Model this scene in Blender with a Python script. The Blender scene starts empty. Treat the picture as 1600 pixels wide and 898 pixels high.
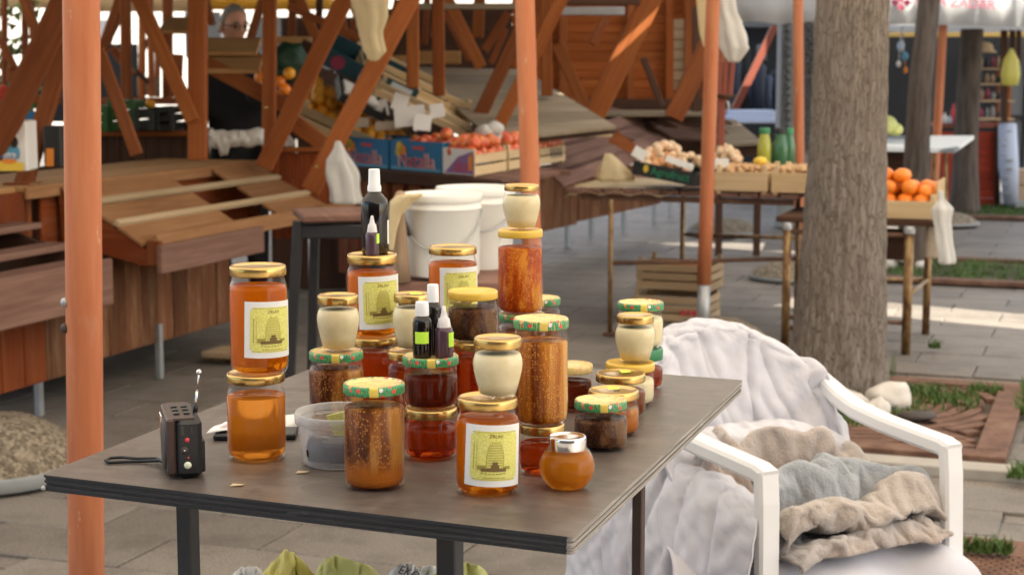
import bpy, bmesh, math, random
import numpy as np
from mathutils import Vector, Matrix, Quaternion, noise as mnoise
random.seed(7)
sc = bpy.context.scene
col = sc.collection
R = math.radians

# ------------------------------------------------------------------ camera
FPX, CH, HOR = 2600.0, 1.47, 100.0          # focal length in photo pixels, eye height, horizon row
PITCH = math.atan((449.0 - HOR) / FPX)
cd = bpy.data.cameras.new('camera')
cam = bpy.data.objects.new('camera', cd); col.objects.link(cam)
cam.location = (0, 0, CH)
cam.rotation_euler = (math.pi / 2 - PITCH, 0, 0)
cd.sensor_width = 36.0; cd.sensor_fit = 'HORIZONTAL'
cd.lens = 36.0 * FPX / 1600.0
cd.clip_start = 0.05; cd.clip_end = 400
cd.dof.use_dof = True; cd.dof.focus_distance = 2.36; cd.dof.aperture_fstop = 8.5; cd.dof.aperture_blades = 7
sc.camera = cam

# ------------------------------------------------------------------ world, sun, exposure
SUN_AZ = Vector((0.815, -0.579)); SUN_EL = R(42)
w = bpy.data.worlds.new('World'); sc.world = w; w.use_nodes = True
nt = w.node_tree; nt.nodes.clear()
sky = nt.nodes.new('ShaderNodeTexSky'); sky.sky_type = 'NISHITA'; sky.sun_disc = False
sky.sun_elevation = SUN_EL; sky.sun_rotation = math.atan2(SUN_AZ.x, SUN_AZ.y)
sky.air_density = 1.0; sky.dust_density = 1.5; sky.ozone_density = 1.0
bg = nt.nodes.new('ShaderNodeBackground'); bg.inputs['Strength'].default_value = 0.10
out = nt.nodes.new('ShaderNodeOutputWorld')
nt.links.new(sky.outputs[0], bg.inputs[0]); nt.links.new(bg.outputs[0], out.inputs[0])
sd = bpy.data.lights.new('sun', 'SUN'); sd.energy = 4.4; sd.angle = R(0.5); sd.color = (1.0, 0.91, 0.76)
sun = bpy.data.objects.new('sun', sd); col.objects.link(sun)
to_sun = Vector((SUN_AZ.x * math.cos(SUN_EL), SUN_AZ.y * math.cos(SUN_EL), math.sin(SUN_EL)))
sun.rotation_euler = to_sun.to_track_quat('Z', 'Y').to_euler(); sun.location = to_sun * 30
sc.view_settings.view_transform = 'Standard'; sc.view_settings.look = 'None'
sc.view_settings.exposure = 2.0; sc.view_settings.gamma = 1.0
sc.cycles.max_bounces = 10; sc.cycles.transparent_max_bounces = 24; sc.cycles.transmission_bounces = 8
sc.cycles.diffuse_bounces = 4; sc.cycles.glossy_bounces = 4
sc.cycles.caustics_reflective = False; sc.cycles.caustics_refractive = False
sc.cycles.use_denoising = True; sc.cycles.sample_clamp_indirect = 8

# ------------------------------------------------------------------ geometry helpers
_f = Vector((0, math.cos(PITCH), -math.sin(PITCH))); _u = Vector((0, math.sin(PITCH), math.cos(PITCH)))
def ray(px, py):
    return _f + Vector((1, 0, 0)) * ((px - 800) / FPX) + _u * ((449 - py) / FPX)
def at(px, py, Y):                      # world point seen at a photo pixel, at distance Y
    d = ray(px, py); return Vector((0, 0, CH)) + d * (Y / d.y)
def gz(px, py, z=0.0):                  # ... at height z
    d = ray(px, py); return Vector((0, 0, CH)) + d * ((z - CH) / d.z)
TH = R(20)
E1 = Vector((math.sin(TH), math.cos(TH), 0))    # along the market rows
E2 = Vector((math.cos(TH), -math.sin(TH), 0))   # across them
UP = Vector((0, 0, 1))

class MB:
    """collects shapes, build() links them as ONE mesh object"""
    def __init__(s):
        s.v = []; s.f = []; s.uv = []; s.m = []; s.sm = []
    def face(s, idx, uv=None, m=0, smooth=False):
        s.f.append(tuple(idx)); s.m.append(m); s.sm.append(smooth)
        s.uv.append(uv if uv else [(0, 0)] * len(idx))
    def box(s, c, size, ax=None, b=0.004, m=0):
        c = Vector(c); hx, hy, hz = [q / 2 for q in size]
        b = min(b, hx * .45, hy * .45, hz * .45)
        if ax is None: ax = (Vector((1, 0, 0)), Vector((0, 1, 0)), Vector((0, 0, 1)))
        L = max(range(3), key=lambda i: size[i]); o1, o2 = [i for i in range(3) if i != L]
        ro = (random.random() * 9, random.random() * 9)
        base = len(s.v); loc = []
        idx = {}
        for sx in (-1, 1):
            for sy in (-1, 1):
                for sz in (-1, 1):
                    for k in range(3):
                        q = [sx * (hx - b), sy * (hy - b), sz * (hz - b)]
                        q[k] = (sx * hx, sy * hy, sz * hz)[k]
                        idx[(sx, sy, sz, k)] = len(loc); loc.append(q)
        for q in loc: s.v.append(c + ax[0] * q[0] + ax[1] * q[1] + ax[2] * q[2])
        fs = []
        S = (-1, 1)
        for k in range(3):
            i, j = [x for x in range(3) if x != k]
            for sg in S:
                quad = []
                for (p, q) in ((-1, -1), (1, -1), (1, 1), (-1, 1)):
                    t = [0, 0, 0]; t[k] = sg; t[i] = p; t[j] = q
                    quad.append(idx[(*t, k)])
                fs.append(quad)
            for si in S:
                for sj in S:   # edge parallel to axis k between faces i and j
                    a = [0, 0, 0]; a[i] = si; a[j] = sj
                    a0 = list(a); a0[k] = -1; a1 = list(a); a1[k] = 1
                    fs.append([idx[(*a0, i)], idx[(*a1, i)], idx[(*a1, j)], idx[(*a0, j)]])
        for sx in S:
            for sy in S:
                for sz in S: fs.append([idx[(sx, sy, sz, k)] for k in range(3)])
        for f in fs:
            p = [Vector(loc[i]) for i in f]
            n = (p[1] - p[0]).cross(p[2] - p[0])
            if n.dot(sum(p, Vector())) < 0: f = f[::-1]
            uv = [(loc[i][L] + ro[0], loc[i][o1] + loc[i][o2] * 1.3 + ro[1]) for i in f]
            s.face([base + i for i in f], uv, m)
        return s
    def beam(s, p1, p2, w_, t, side=None, b=0.004, m=0):
        p1 = Vector(p1); p2 = Vector(p2); d = p2 - p1; L = d.length; x = d / L
        if side is None: side = Vector((0, 1, 0))
        y = side - x * side.dot(x)
        y = y.normalized() if y.length > 1e-4 else x.orthogonal().normalized()
        z = x.cross(y)
        return s.box((p1 + p2) / 2, (L, t, w_), (x, y, z), b, m)
    def lathe(s, prof, c=(0, 0, 0), seg=40, axis=None, m=0, smooth=True, ang=(0, 2 * math.pi), rfun=None):
        c = Vector(c); q = Quaternion((0, 0, 1), 0) if axis is None else Vector((0, 0, 1)).rotation_difference(Vector(axis))
        full = abs(ang[1] - ang[0] - 2 * math.pi) < 1e-6
        n = seg if full else seg + 1
        rings = []
        for k, (r, z) in enumerate(prof):
            if r < 1e-6:
                rings.append([len(s.v)]); s.v.append(c + q @ Vector((0, 0, z))); continue
            ring = []
            for i in range(n):
                a = ang[0] + (ang[1] - ang[0]) * i / seg
                rr = r * (rfun(a, z) if rfun else 1)
                ring.append(len(s.v)); s.v.append(c + q @ Vector((rr * math.cos(a), rr * math.sin(a), z)))
            rings.append(ring)
        for k in range(len(rings) - 1):
            A, B = rings[k], rings[k + 1]
            cnt = seg
            for i in range(cnt):
                j = (i + 1) % n
                if len(A) == 1 and len(B) == 1: continue
                if len(A) == 1: s.face((A[0], B[j], B[i]), None, m, smooth)
                elif len(B) == 1: s.face((A[i], A[j], B[0]), None, m, smooth)
                else:
                    u0, u1 = i / seg, (i + 1) / seg
                    s.face((A[i], A[j], B[j], B[i]), [(u0, prof[k][1]), (u1, prof[k][1]), (u1, prof[k + 1][1]), (u0, prof[k + 1][1])], m, smooth)
        return s
    def tube(s, pts, r, seg=10, m=0, caps=True):
        pts = [Vector(p) for p in pts]; n = len(pts)
        rr = r if isinstance(r, (list, tuple)) else [r] * n
        rings = []; prev = None; L = 0
        for i, p in enumerate(pts):
            t = (pts[min(i + 1, n - 1)] - pts[max(i - 1, 0)]).normalized()
            if prev is None: x = t.orthogonal().normalized()
            else:
                x = prev - t * prev.dot(t)
                x = x.normalized() if x.length > 1e-5 else t.orthogonal().normalized()
            prev = x; y = t.cross(x)
            rings.append([len(s.v) + k for k in range(seg)])
            for k in range(seg):
                a = 2 * math.pi * k / seg
                s.v.append(p + (x * math.cos(a) + y * math.sin(a)) * rr[i])
        for i in range(n - 1):
            l0 = (pts[i] - pts[0]).length; l1 = (pts[i + 1] - pts[0]).length
            for k in range(seg):
                j = (k + 1) % seg
                s.face((rings[i][k], rings[i][j], rings[i + 1][j], rings[i + 1][k]),
                       [(l0, k * .02), (l0, k * .02 + .02), (l1, k * .02 + .02), (l1, k * .02)], m, True)
        if caps:
            s.face(rings[0][::-1], None, m); s.face(rings[-1], None, m)
        return s
    def quad(s, pts, m=0, uv=None):
        b = len(s.v); s.v += [Vector(p) for p in pts]
        s.face(range(b, b + len(pts)), uv or [(0, 0), (1, 0), (1, 1), (0, 1)][:len(pts)] if len(pts) <= 4 else None, m)
        return s
    def prism(s, pts, ext, m=0):          # flat polygon pts extruded by vector ext
        ext = Vector(ext); n = len(pts); b = len(s.v)
        s.v += [Vector(p) for p in pts] + [Vector(p) + ext for p in pts]
        nn = (Vector(pts[1]) - Vector(pts[0])).cross(Vector(pts[2]) - Vector(pts[1]))
        fl = nn.dot(ext) > 0
        uvs = [(Vector(p).x + Vector(p).y, Vector(p).z) for p in pts]
        lo = list(range(b, b + n)); hi = list(range(b + n, b + 2 * n))
        s.face(lo[::-1] if fl else lo, uvs[::-1] if fl else uvs, m); s.face(hi if fl else hi[::-1], uvs if fl else uvs[::-1], m)
        for i in range(n):
            j = (i + 1) % n
            q = (lo[i], lo[j], hi[j], hi[i]); u = [uvs[i], uvs[j], uvs[j], uvs[i]]
            s.face(q if fl else q[::-1], u if fl else u[::-1], m)
        return s
    def grid(s, P, m=0, smooth=True, uvs=(1, 1), flip=False, wrap=False):   # P[i][j] points
        ni, nj = len(P), len(P[0]); b = len(s.v)
        for row in P: s.v += [Vector(p) for p in row]
        for i in range(ni - 1):
            for j in range(nj if wrap else nj - 1):
                j2 = (j + 1) % nj
                q = [b + i * nj + j, b + i * nj + j2, b + (i + 1) * nj + j2, b + (i + 1) * nj + j]
                u = [(uvs[0] * i / (ni - 1), uvs[1] * j / (nj - 1)), (uvs[0] * i / (ni - 1), uvs[1] * (j + 1) / (nj - 1)),
                     (uvs[0] * (i + 1) / (ni - 1), uvs[1] * (j + 1) / (nj - 1)), (uvs[0] * (i + 1) / (ni - 1), uvs[1] * j / (nj - 1))]
                if flip: q = q[::-1]; u = u[::-1]
                s.face(q, u, m, smooth)
        return s
    def ball(s, c, r, sub=2, m=0, fun=None):
        bm = bmesh.new(); bmesh.ops.create_icosphere(bm, subdivisions=sub, radius=1.0)
        b = len(s.v); c = Vector(c)
        rv = Vector(r) if not isinstance(r, (int, float)) else Vector((r, r, r))
        for v in bm.verts:
            k = fun(v.co) if fun else 1
            s.v.append(c + Vector((v.co.x * rv.x, v.co.y * rv.y, v.co.z * rv.z)) * k)
        for f in bm.faces: s.face([b + v.index for v in f.verts], None, m, True)
        bm.free(); return s
    def text(s, txt, size, place, m=0, align='CENTER', depth=0.0):   # flat lettering, place(x, y) -> point
        cu = bpy.data.curves.new('lettering', 'FONT'); cu.body = txt; cu.size = size
        cu.align_x = align; cu.align_y = 'CENTER'; cu.resolution_u = 2
        o = bpy.data.objects.new('lettering', cu); col.objects.link(o)
        me = bpy.data.meshes.new_from_object(o.evaluated_get(bpy.context.evaluated_depsgraph_get()))
        b = len(s.v)
        for v in me.vertices: s.v.append(Vector(place(v.co.x, v.co.y)))
        for p in me.polygons: s.face([b + i for i in p.vertices], None, m)
        bpy.data.objects.remove(o); bpy.data.curves.remove(cu); bpy.data.meshes.remove(me)
        return s
    def build(s, name, mats, parent=None, kind=None, origin=None, label=None, mods=None):
        me = bpy.data.meshes.new(name)
        o0 = Vector(origin) if origin is not None else (WLOC[parent.name] if parent is not None else Vector())
        me.from_pydata([tuple(v - o0) for v in s.v], [], s.f)
        if not isinstance(mats, (list, tuple)): mats = [mats]
        for m_ in mats: me.materials.append(m_)
        me.polygons.foreach_set('material_index', s.m); me.polygons.foreach_set('use_smooth', s.sm)
        uv = me.uv_layers.new(name='UVMap'); flat = []
        for u in s.uv:
            for a in u: flat += [a[0], a[1]]
        uv.data.foreach_set('uv', flat)
        me.update()
        ob = bpy.data.objects.new(name, me); col.objects.link(ob)
        if parent is not None: ob.parent = parent; ob.location = o0 - WLOC[parent.name]; WLOC[ob.name] = Vector(o0)
        else: ob.location = o0; WLOC[ob.name] = Vector(o0)
        if kind: ob['kind'] = kind
        if label: ob['label'] = label
        return ob
WLOC = {}
def tag(o, label, cat, group=None, kind=None):
    o['label'] = label; o['category'] = cat
    if group: o['group'] = group
    if kind: o['kind'] = kind
    return o
def thing(name, loc, label, cat, group=None):
    o = bpy.data.objects.new(name, None); col.objects.link(o)
    o.location = loc; o.empty_display_size = 0.05; WLOC[o.name] = Vector(loc)
    return tag(o, label, cat, group)
def single(name, mb, mats, label, cat, group=None, origin=None):   # a thing that is one mesh
    if origin is None:
        origin = sum(mb.v, Vector()) / len(mb.v); origin.z = min(v.z for v in mb.v)
    o = mb.build(name, mats, None, origin=Vector(origin)); return tag(o, label, cat, group)
def solid(o, t, off=0.0):
    m = o.modifiers.new('thickness', 'SOLIDIFY'); m.thickness = t; m.offset = off; return o
def subsurf(o, n=1):
    m = o.modifiers.new('smooth', 'SUBSURF'); m.levels = n; m.render_levels = n; return o
def nz(p, sc_=1.0): return mnoise.noise(Vector(p) * sc_)
# ------------------------------------------------------------------ materials
class NT:
    def __init__(s, name):
        s.m = bpy.data.materials.new(name); s.m.use_nodes = True; s.t = s.m.node_tree; s.t.nodes.clear()
        s.out = s.n('ShaderNodeOutputMaterial')
    def n(s, typ, **kw):
        nd = s.t.nodes.new(typ)
        for k, v in kw.items():
            if k.startswith('i_'):
                key = k[2:]; key = int(key) if key.isdigit() else key.replace('_', ' ')
                s.put(nd.inputs[key], v)
            else: setattr(nd, k, v)
        return nd
    def put(s, sock, v):
        if isinstance(v, bpy.types.NodeSocket): s.t.links.new(v, sock)
        elif isinstance(v, bpy.types.Node): s.t.links.new(v.outputs[0], sock)
        else:
            if isinstance(v, (tuple, list)) and len(v) == 3 and sock.type == 'RGBA': v = (*v, 1)
            sock.default_value = v
    def ramp(s, fac, stops, interp='LINEAR'):
        r = s.n('ShaderNodeValToRGB'); s.put(r.inputs[0], fac); e = r.color_ramp; e.interpolation = interp
        while len(e.elements) < len(stops): e.elements.new(0.5)
        for el, (p, c) in zip(e.elements, stops):
            el.position = p; el.color = (*c, 1) if len(c) == 3 else c
        return r.outputs[0]
    def mix(s, fac, a, b, blend='MIX'):
        x = s.n('ShaderNodeMix', data_type='RGBA', blend_type=blend)
        s.put(x.inputs[0], fac); s.put(x.inputs[6], a); s.put(x.inputs[7], b); return x.outputs[2]
    def math(s, op, a, b=0.0, c=0.0):
        x = s.n('ShaderNodeMath', operation=op); s.put(x.inputs[0], a); s.put(x.inputs[1], b); s.put(x.inputs[2], c); return x.outputs[0]
    def noise(s, vec, scale, detail=4, rough=.55, dist=0.0):
        x = s.n('ShaderNodeTexNoise'); s.put(x.inputs['Vector'], vec); x.inputs['Scale'].default_value = scale
        x.inputs['Detail'].default_value = detail; x.inputs['Roughness'].default_value = rough; x.inputs['Distortion'].default_value = dist
        return x.outputs[0]
    def mapping(s, vec, scale=(1, 1, 1), rot=(0, 0, 0), loc=(0, 0, 0)):
        x = s.n('ShaderNodeMapping'); s.put(x.inputs[0], vec); x.inputs['Scale'].default_value = scale
        x.inputs['Rotation'].default_value = rot; x.inputs['Location'].default_value = loc; return x.outputs[0]
    def coord(s, which='Object'): return s.n('ShaderNodeTexCoord').outputs[which]
    def pos(s): return s.n('ShaderNodeNewGeometry').outputs['Position']
    def rnd(s): return s.n('ShaderNodeObjectInfo').outputs['Random']
    def bump(s, h, strength=.3, dist=.01):
        x = s.n('ShaderNodeBump'); s.put(x.inputs['Height'], h); x.inputs['Strength'].default_value = strength
        x.inputs['Distance'].default_value = dist; return x.outputs[0]
    def bsdf(s, colr, rough=.6, metal=0.0, normal=None, spec=.5, **kw):
        b = s.n('ShaderNodeBsdfPrincipled'); s.put(b.inputs['Base Color'], colr); s.put(b.inputs['Roughness'], rough)
        b.inputs['Metallic'].default_value = metal; b.inputs['Specular IOR Level'].default_value = spec
        if normal is not None: s.put(b.inputs['Normal'], normal)
        for k, v in kw.items(): s.put(b.inputs[k.replace('_', ' ')], v)
        return b.outputs[0]
    def mixs(s, fac, a, b):
        x = s.n('ShaderNodeMixShader'); s.put(x.inputs[0], fac); s.put(x.inputs[1], a); s.put(x.inputs[2], b); return x.outputs[0]
    def done(s, sh):
        s.put(s.out.inputs[0], sh); return s.m

def vary(t, c, amt=.35, lo=.8):
    """brightness of a colour shifted per object"""
    v = t.math('MULTIPLY_ADD', t.rnd(), amt, lo)
    h = t.n('ShaderNodeHueSaturation'); t.put(h.inputs['Value'], v); t.put(h.inputs['Color'], c); return h.outputs[0]
def wood(name, c1, c2, c3=None, rough=.6, grain=1.0, wear=0.0, wearc=(.35, .26, .18), bump=.25, amt=.35):
    t = NT(name); uv = t.coord('UV')
    g = t.noise(t.mapping(uv, (2.2 * grain, 38 * grain, 1)), 1.0, 6, .6, .4)
    big = t.noise(t.mapping(uv, (1.3, 5, 1)), 1.0, 3)
    f = t.math('MULTIPLY_ADD', big, .5, t.math('MULTIPLY', g, .6))
    c = t.ramp(f, [(.3, c1), (.55, c2), (.78, c3 or tuple(min(1, x * 1.35) for x in c2))])
    if wear:
        wn = t.noise(t.mapping(uv, (3, 14, 1)), 1.0, 5, .7)
        c = t.mix(t.math('MULTIPLY', t.ramp(wn, [(.5, (0, 0, 0)), (.72, (1, 1, 1))]), wear), c, wearc)
    c = vary(t, c, amt, 1 - amt / 2)
    return t.done(t.bsdf(c, t.math('MULTIPLY_ADD', g, .3, rough), 0, t.bump(g, bump, .004), spec=.18))
def plain(name, c, rough=.5, metal=0.0, nscale=0.0, namt=.15, bump=0.0, bscale=60, spec=.5, amt=0.0):
    t = NT(name); cc = c
    p = t.coord('Object')
    if nscale:
        f = t.noise(p, nscale, 5, .6)
        cc = t.mix(f, tuple(x * (1 - namt) for x in c), tuple(min(1, x * (1 + namt)) for x in c))
    if amt: cc = vary(t, cc, amt, 1 - amt / 2)
    nrm = t.bump(t.noise(p, bscale, 4), bump, .003) if bump else None
    return t.done(t.bsdf(cc, rough, metal, nrm, spec))

M = {}
M['red_wood'] = wood('red_wood', (.13, .036, .012), (.215, .064, .02), (.3, .1, .034), .6, wear=.1)
M['beam'] = wood('beam_wood', (.17, .046, .012), (.26, .078, .02), (.34, .125, .037), .6, wear=.06)
M['orange_beam'] = wood('orange_beam_wood', (.23, .064, .017), (.31, .092, .026), (.39, .14, .046), .6)
M['panel'] = wood('weathered_panel_wood', (.09, .033, .016), (.16, .066, .032), (.26, .13, .07), .75, wear=.65, wearc=(.34, .21, .12), amt=.5)
M['panel_red'] = wood('red_panel_wood', (.13, .026, .008), (.21, .048, .013), (.28, .085, .025), .65, wear=.15, amt=.4)
M['slat'] = wood('rack_wood', (.19, .09, .04), (.3, .15, .068), (.39, .215, .105), .65, wear=.2, wearc=(.36, .22, .12))
M['slat_dark'] = wood('dark_rack_wood', (.12, .06, .045), (.19, .105, .08), (.28, .17, .13), .7, wear=.25, wearc=(.26, .16, .12))
M['rail'] = wood('pale_rail_wood', (.38, .26, .15), (.48, .36, .22), (.56, .44, .3), .65)
M['counter'] = wood('counter_wood', (.3, .15, .055), (.41, .22, .085), (.48, .29, .125), .6, wear=.2, wearc=(.55, .42, .27))
M['grey_plank'] = wood('grey_plank_wood', (.16, .125, .085), (.25, .2, .14), (.33, .27, .2), .75, wear=.3, wearc=(.38, .34, .28))
M['crate'] = wood('crate_wood', (.5, .34, .18), (.62, .46, .27), (.7, .56, .36), .7)
M['crate_old'] = wood('old_crate_wood', (.36, .24, .14), (.47, .34, .21), (.55, .43, .29), .7)
M['kiosk'] = wood('kiosk_wood', (.24, .058, .013), (.34, .09, .02), (.42, .14, .036), .6, amt=.25)
M['stool_wood'] = wood('stool_wood', (.2, .12, .07), (.33, .23, .15), (.42, .3, .2), .7)
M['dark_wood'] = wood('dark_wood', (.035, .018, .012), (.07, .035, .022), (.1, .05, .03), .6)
M['red_booth'] = wood('red_booth_wood', (.3, .035, .018), (.42, .055, .026), (.5, .09, .04), .5)

t = NT('post_paint'); p = t.coord('Object')
f = t.noise(t.mapping(p, (14, 14, 1.2)), 1.6, 6, .6); s_ = t.noise(t.mapping(p, (5, 5, 2)), 3.0, 5, .65)
c = t.ramp(f, [(.3, (.42, .13, .055)), (.5, (.51, .175, .078)), (.72, (.56, .23, .11))])
c = t.mix(t.math('MULTIPLY', t.ramp(s_, [(.6, (0, 0, 0)), (.75, (1, 1, 1))]), .35), c, (.55, .33, .22))
chip = t.ramp(t.noise(t.mapping(p, (26, 26, 9)), 1.0, 5, .8), [(.63, (0, 0, 0)), (.66, (1, 1, 1))])
c = t.mix(t.math('MULTIPLY', chip, .55), c, (.62, .4, .26)); dk = t.ramp(t.noise(t.mapping(p, (40, 40, 2)), 1.0, 4, .7), [(.62, (0, 0, 0)), (.7, (1, 1, 1))]); c = t.mix(t.math('MULTIPLY', dk, .35), c, (.26, .09, .045))
M['post'] = t.done(t.bsdf(c, .5, 0, t.bump(f, .15, .003), .25))
M['steel'] = plain('galvanised_steel', (.42, .43, .44), .45, .6, 14, .25)
M['rusty_pipe'] = None
t = NT('worn_brass_pipe'); p = t.coord('Object')
f = t.noise(t.mapping(p, (6, 6, 3)), 4, 6, .65)
c = t.ramp(f, [(.32, (.09, .035, .015)), (.5, (.26, .15, .06)), (.66, (.36, .26, .13))])
M['pipe'] = t.done(t.bsdf(c, .42, .45, t.bump(f, .2, .003)))
t = NT('rust'); p = t.coord('Object')
f = t.noise(p, 9, 6, .7); f2 = t.noise(p, 60, 3)
c = t.ramp(f, [(.3, (.095, .05, .034)), (.52, (.17, .092, .062)), (.7, (.24, .145, .1))])
M['rust'] = t.done(t.bsdf(c, .8, .1, t.bump(f2, .4, .004), spec=.3))
M['black_metal'] = plain('black_metal', (.025, .025, .028), .5, .2, 25, .4, .2)
M['brown_metal'] = plain('brown_metal', (.05, .028, .022), .5, .2, 25, .4, .2)
M['dark_iron'] = plain('dark_iron', (.06, .05, .045), .6, .4, 20, .4, .3)
M['white_plastic'] = plain('white_plastic', (.78, .79, .8), .32, 0, 18, .05)
M['chair_plastic'] = plain('chair_plastic', (.7, .7, .7), .38, 0, 10, .06, .08, 40)
M['bucket_plastic'] = plain('bucket_plastic', (.82, .81, .76), .4, 0, 6, .05)
M['black_plastic'] = plain('black_plastic', (.012, .012, .014), .42, 0, 0, 0, .1, 300)
M['rubber'] = plain('black_rubber', (.012, .012, .013), .6)
M['paper'] = plain('white_paper', (.78, .78, .76), .8)
M['brown_print'] = plain('brown_print', (.17, .11, .035), .8)
M['ink'] = plain('dark_ink', (.03, .02, .015), .8)
M['concrete'] = plain('concrete', (.27, .28, .28), .85, 0, 12, .25, .3, 80)
M['kerb'] = plain('kerb_stone', (.36, .33, .29), .85, 0, 8, .25, .3, 90)
M['limestone'] = plain('limestone', (.46, .42, .38), .85, 0, 14, .35, .5, 40)
M['stone'] = plain('white_stone', (.62, .58, .53), .85, 0, 14, .25, .5, 30)
M['soil'] = plain('soil', (.07, .05, .035), .95, 0, 30, .5, .6, 60)
M['dark_cloth'] = plain('dark_cloth', (.012, .012, .014), .9, 0, 30, .4)
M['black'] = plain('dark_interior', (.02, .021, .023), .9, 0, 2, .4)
M['gold'] = None
t = NT('gold_lid'); p = t.coord('Object'); f = t.noise(p, 40, 4)
M['gold'] = t.done(t.bsdf(t.ramp(f, [(.3, (.5, .31, .09)), (.7, (.62, .43, .16))]), t.math('MULTIPLY_ADD', f, .16, .16), .92))
M['silver'] = plain('silver_lid', (.75, .74, .73), .15, 1.0)
M['chrome'] = plain('chrome', (.7, .7, .7), .15, 1.0)
M['yellow_lid'] = plain('yellow_lid', (.72, .46, .06), .35, 0, 50, .1)
M['green_lid'] = plain('green_lid', (.02, .2, .07), .35)
# lid printed with a flower meadow round the rim
t = NT('meadow_lid'); p = t.coord('Object')
sx = t.n('ShaderNodeSeparateXYZ'); t.put(sx.inputs[0], p)
ang = t.math('ARCTAN2', sx.outputs[1], sx.outputs[0])
rad = t.math('SQRT', t.math('ADD', t.math('MULTIPLY', sx.outputs[0], sx.outputs[0]), t.math('MULTIPLY', sx.outputs[1], sx.outputs[1])))
cmb = t.n('ShaderNodeCombineXYZ'); t.put(cmb.inputs[0], t.math('MULTIPLY', ang, .043)); t.put(cmb.inputs[1], t.math('ADD', sx.outputs[2], t.math('MULTIPLY', rad, -.5)))
v2 = cmb.outputs[0]
grass = t.noise(t.mapping(v2, (420, 60, 1)), 1.0, 3, .6)
gcol = t.ramp(t.noise(t.mapping(v2, (700, 120, 1)), 1.0, 2), [(.35, (.015, .13, .06)), (.55, (.06, .32, .12)), (.7, (.35, .5, .16))])
top = t.ramp(t.noise(t.mapping(p, (60, 60, 60)), 1.0, 3), [(.35, (.7, .42, .13)), (.5, (.74, .58, .2)), (.65, (.72, .4, .2))])
side = t.math('GREATER_THAN', t.math('MULTIPLY_ADD', grass, .012, t.math('MULTIPLY', rad, 1.0)), .0435)
sect = t.math('GREATER_THAN', t.noise(t.mapping(v2, (16, 0, 1), loc=(3.3, 0, 0)), 1.0, 1), .40)
c = t.mix(t.math('MULTIPLY', side, sect), t.mix(side, top, (.74, .55, .1)), gcol)
vo = t.n('ShaderNodeTexVoronoi'); t.put(vo.inputs['Vector'], v2); vo.inputs['Scale'].default_value = 130
fl = t.math('MULTIPLY', t.math('LESS_THAN', vo.outputs['Distance'], .42), t.math('GREATER_THAN', t.math('FRACT', t.math('MULTIPLY', vo.outputs['Color'], 7.3)), .55))
hsv = t.ramp(vo.outputs['Color'], [(.3, (.75, .08, .05)), (.5, (.8, .75, .68)), (.7, (.8, .35, .06))], 'CONSTANT')
zone = t.math('GREATER_THAN', rad, .036)
c = t.mix(t.math('MULTIPLY', t.math('MULTIPLY', fl, zone), sect), c, hsv)
M['meadow_lid'] = t.done(t.bsdf(c, .35))

def thin_glass(name, tint=(1, 1, 1), refl=1.0, rough=.02, base=.05):
    t = NT(name)
    lw = t.n('ShaderNodeLayerWeight'); lw.inputs['Blend'].default_value = .5
    f = t.math('MULTIPLY_ADD', t.math('POWER', lw.outputs['Facing'], 4.0), .75 * refl, base)
    tr = t.n('ShaderNodeBsdfTransparent'); t.put(tr.inputs[0], tint)
    gl = t.n('ShaderNodeBsdfGlossy'); gl.inputs['Roughness'].default_value = rough; t.put(gl.inputs[0], (1, 1, 1))
    return t.done(t.mixs(f, tr.outputs[0], gl.outputs[0]))
M['glass'] = thin_glass('jar_glass', (.985, .985, .98), .8, base=.012)
M['dark_glass'] = None
t = NT('dark_bottle_glass'); M['dark_glass'] = t.done(t.bsdf((.006, .004, .004), .06))
def honey(name, c, transl=.35, trans=.55, mottle=0.0, c2=None, rough=.1):
    t = NT(name); p = t.coord('Object'); cc = c
    if mottle:
        f = t.noise(p, 22, 4); cc = t.mix(t.math('MULTIPLY', f, mottle), c, c2)
    b = t.bsdf(cc, rough, 0, None, .08, Transmission_Weight=trans, IOR=1.2)
    tl = t.n('ShaderNodeBsdfTranslucent'); t.put(tl.inputs[0], cc)
    return t.done(t.mixs(transl, b, tl.outputs[0]))
M['honey_orange'] = honey('orange_honey', (.96, .37, .015), .42, .9, .6, (.94, .29, .008), .06)
M['honey_amber'] = honey('amber_honey', (.95, .42, .06), .3, .85, .5, (.95, .34, .025))
M['honey_red'] = honey('red_honey', (.66, .1, .01), .25, .9, .6, (.5, .055, .005), .06)
M['honey_brown'] = honey('brown_honey', (.6, .18, .03), .3, .8, .6, (.4, .09, .015), .08)
M['honey_dark'] = honey('dark_honey', (.3, .05, .014), .25, .8, .6, (.16, .025, .008), .08)
M['honey_cloudy'] = honey('cloudy_honey', (.97, .48, .045), .5, .85, .5, (.95, .4, .025), .25)
M['honey_cream'] = None
t = NT('creamed_honey'); p = t.coord('Object'); f = t.noise(p, 45, 4)
M['honey_cream'] = t.done(t.bsdf(t.ramp(f, [(.3, (.7, .59, .34)), (.7, (.78, .68, .44))]), .45, 0, None, .4, Subsurface_Weight=.3, Subsurface_Radius=(.012, .008, .004)))
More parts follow.
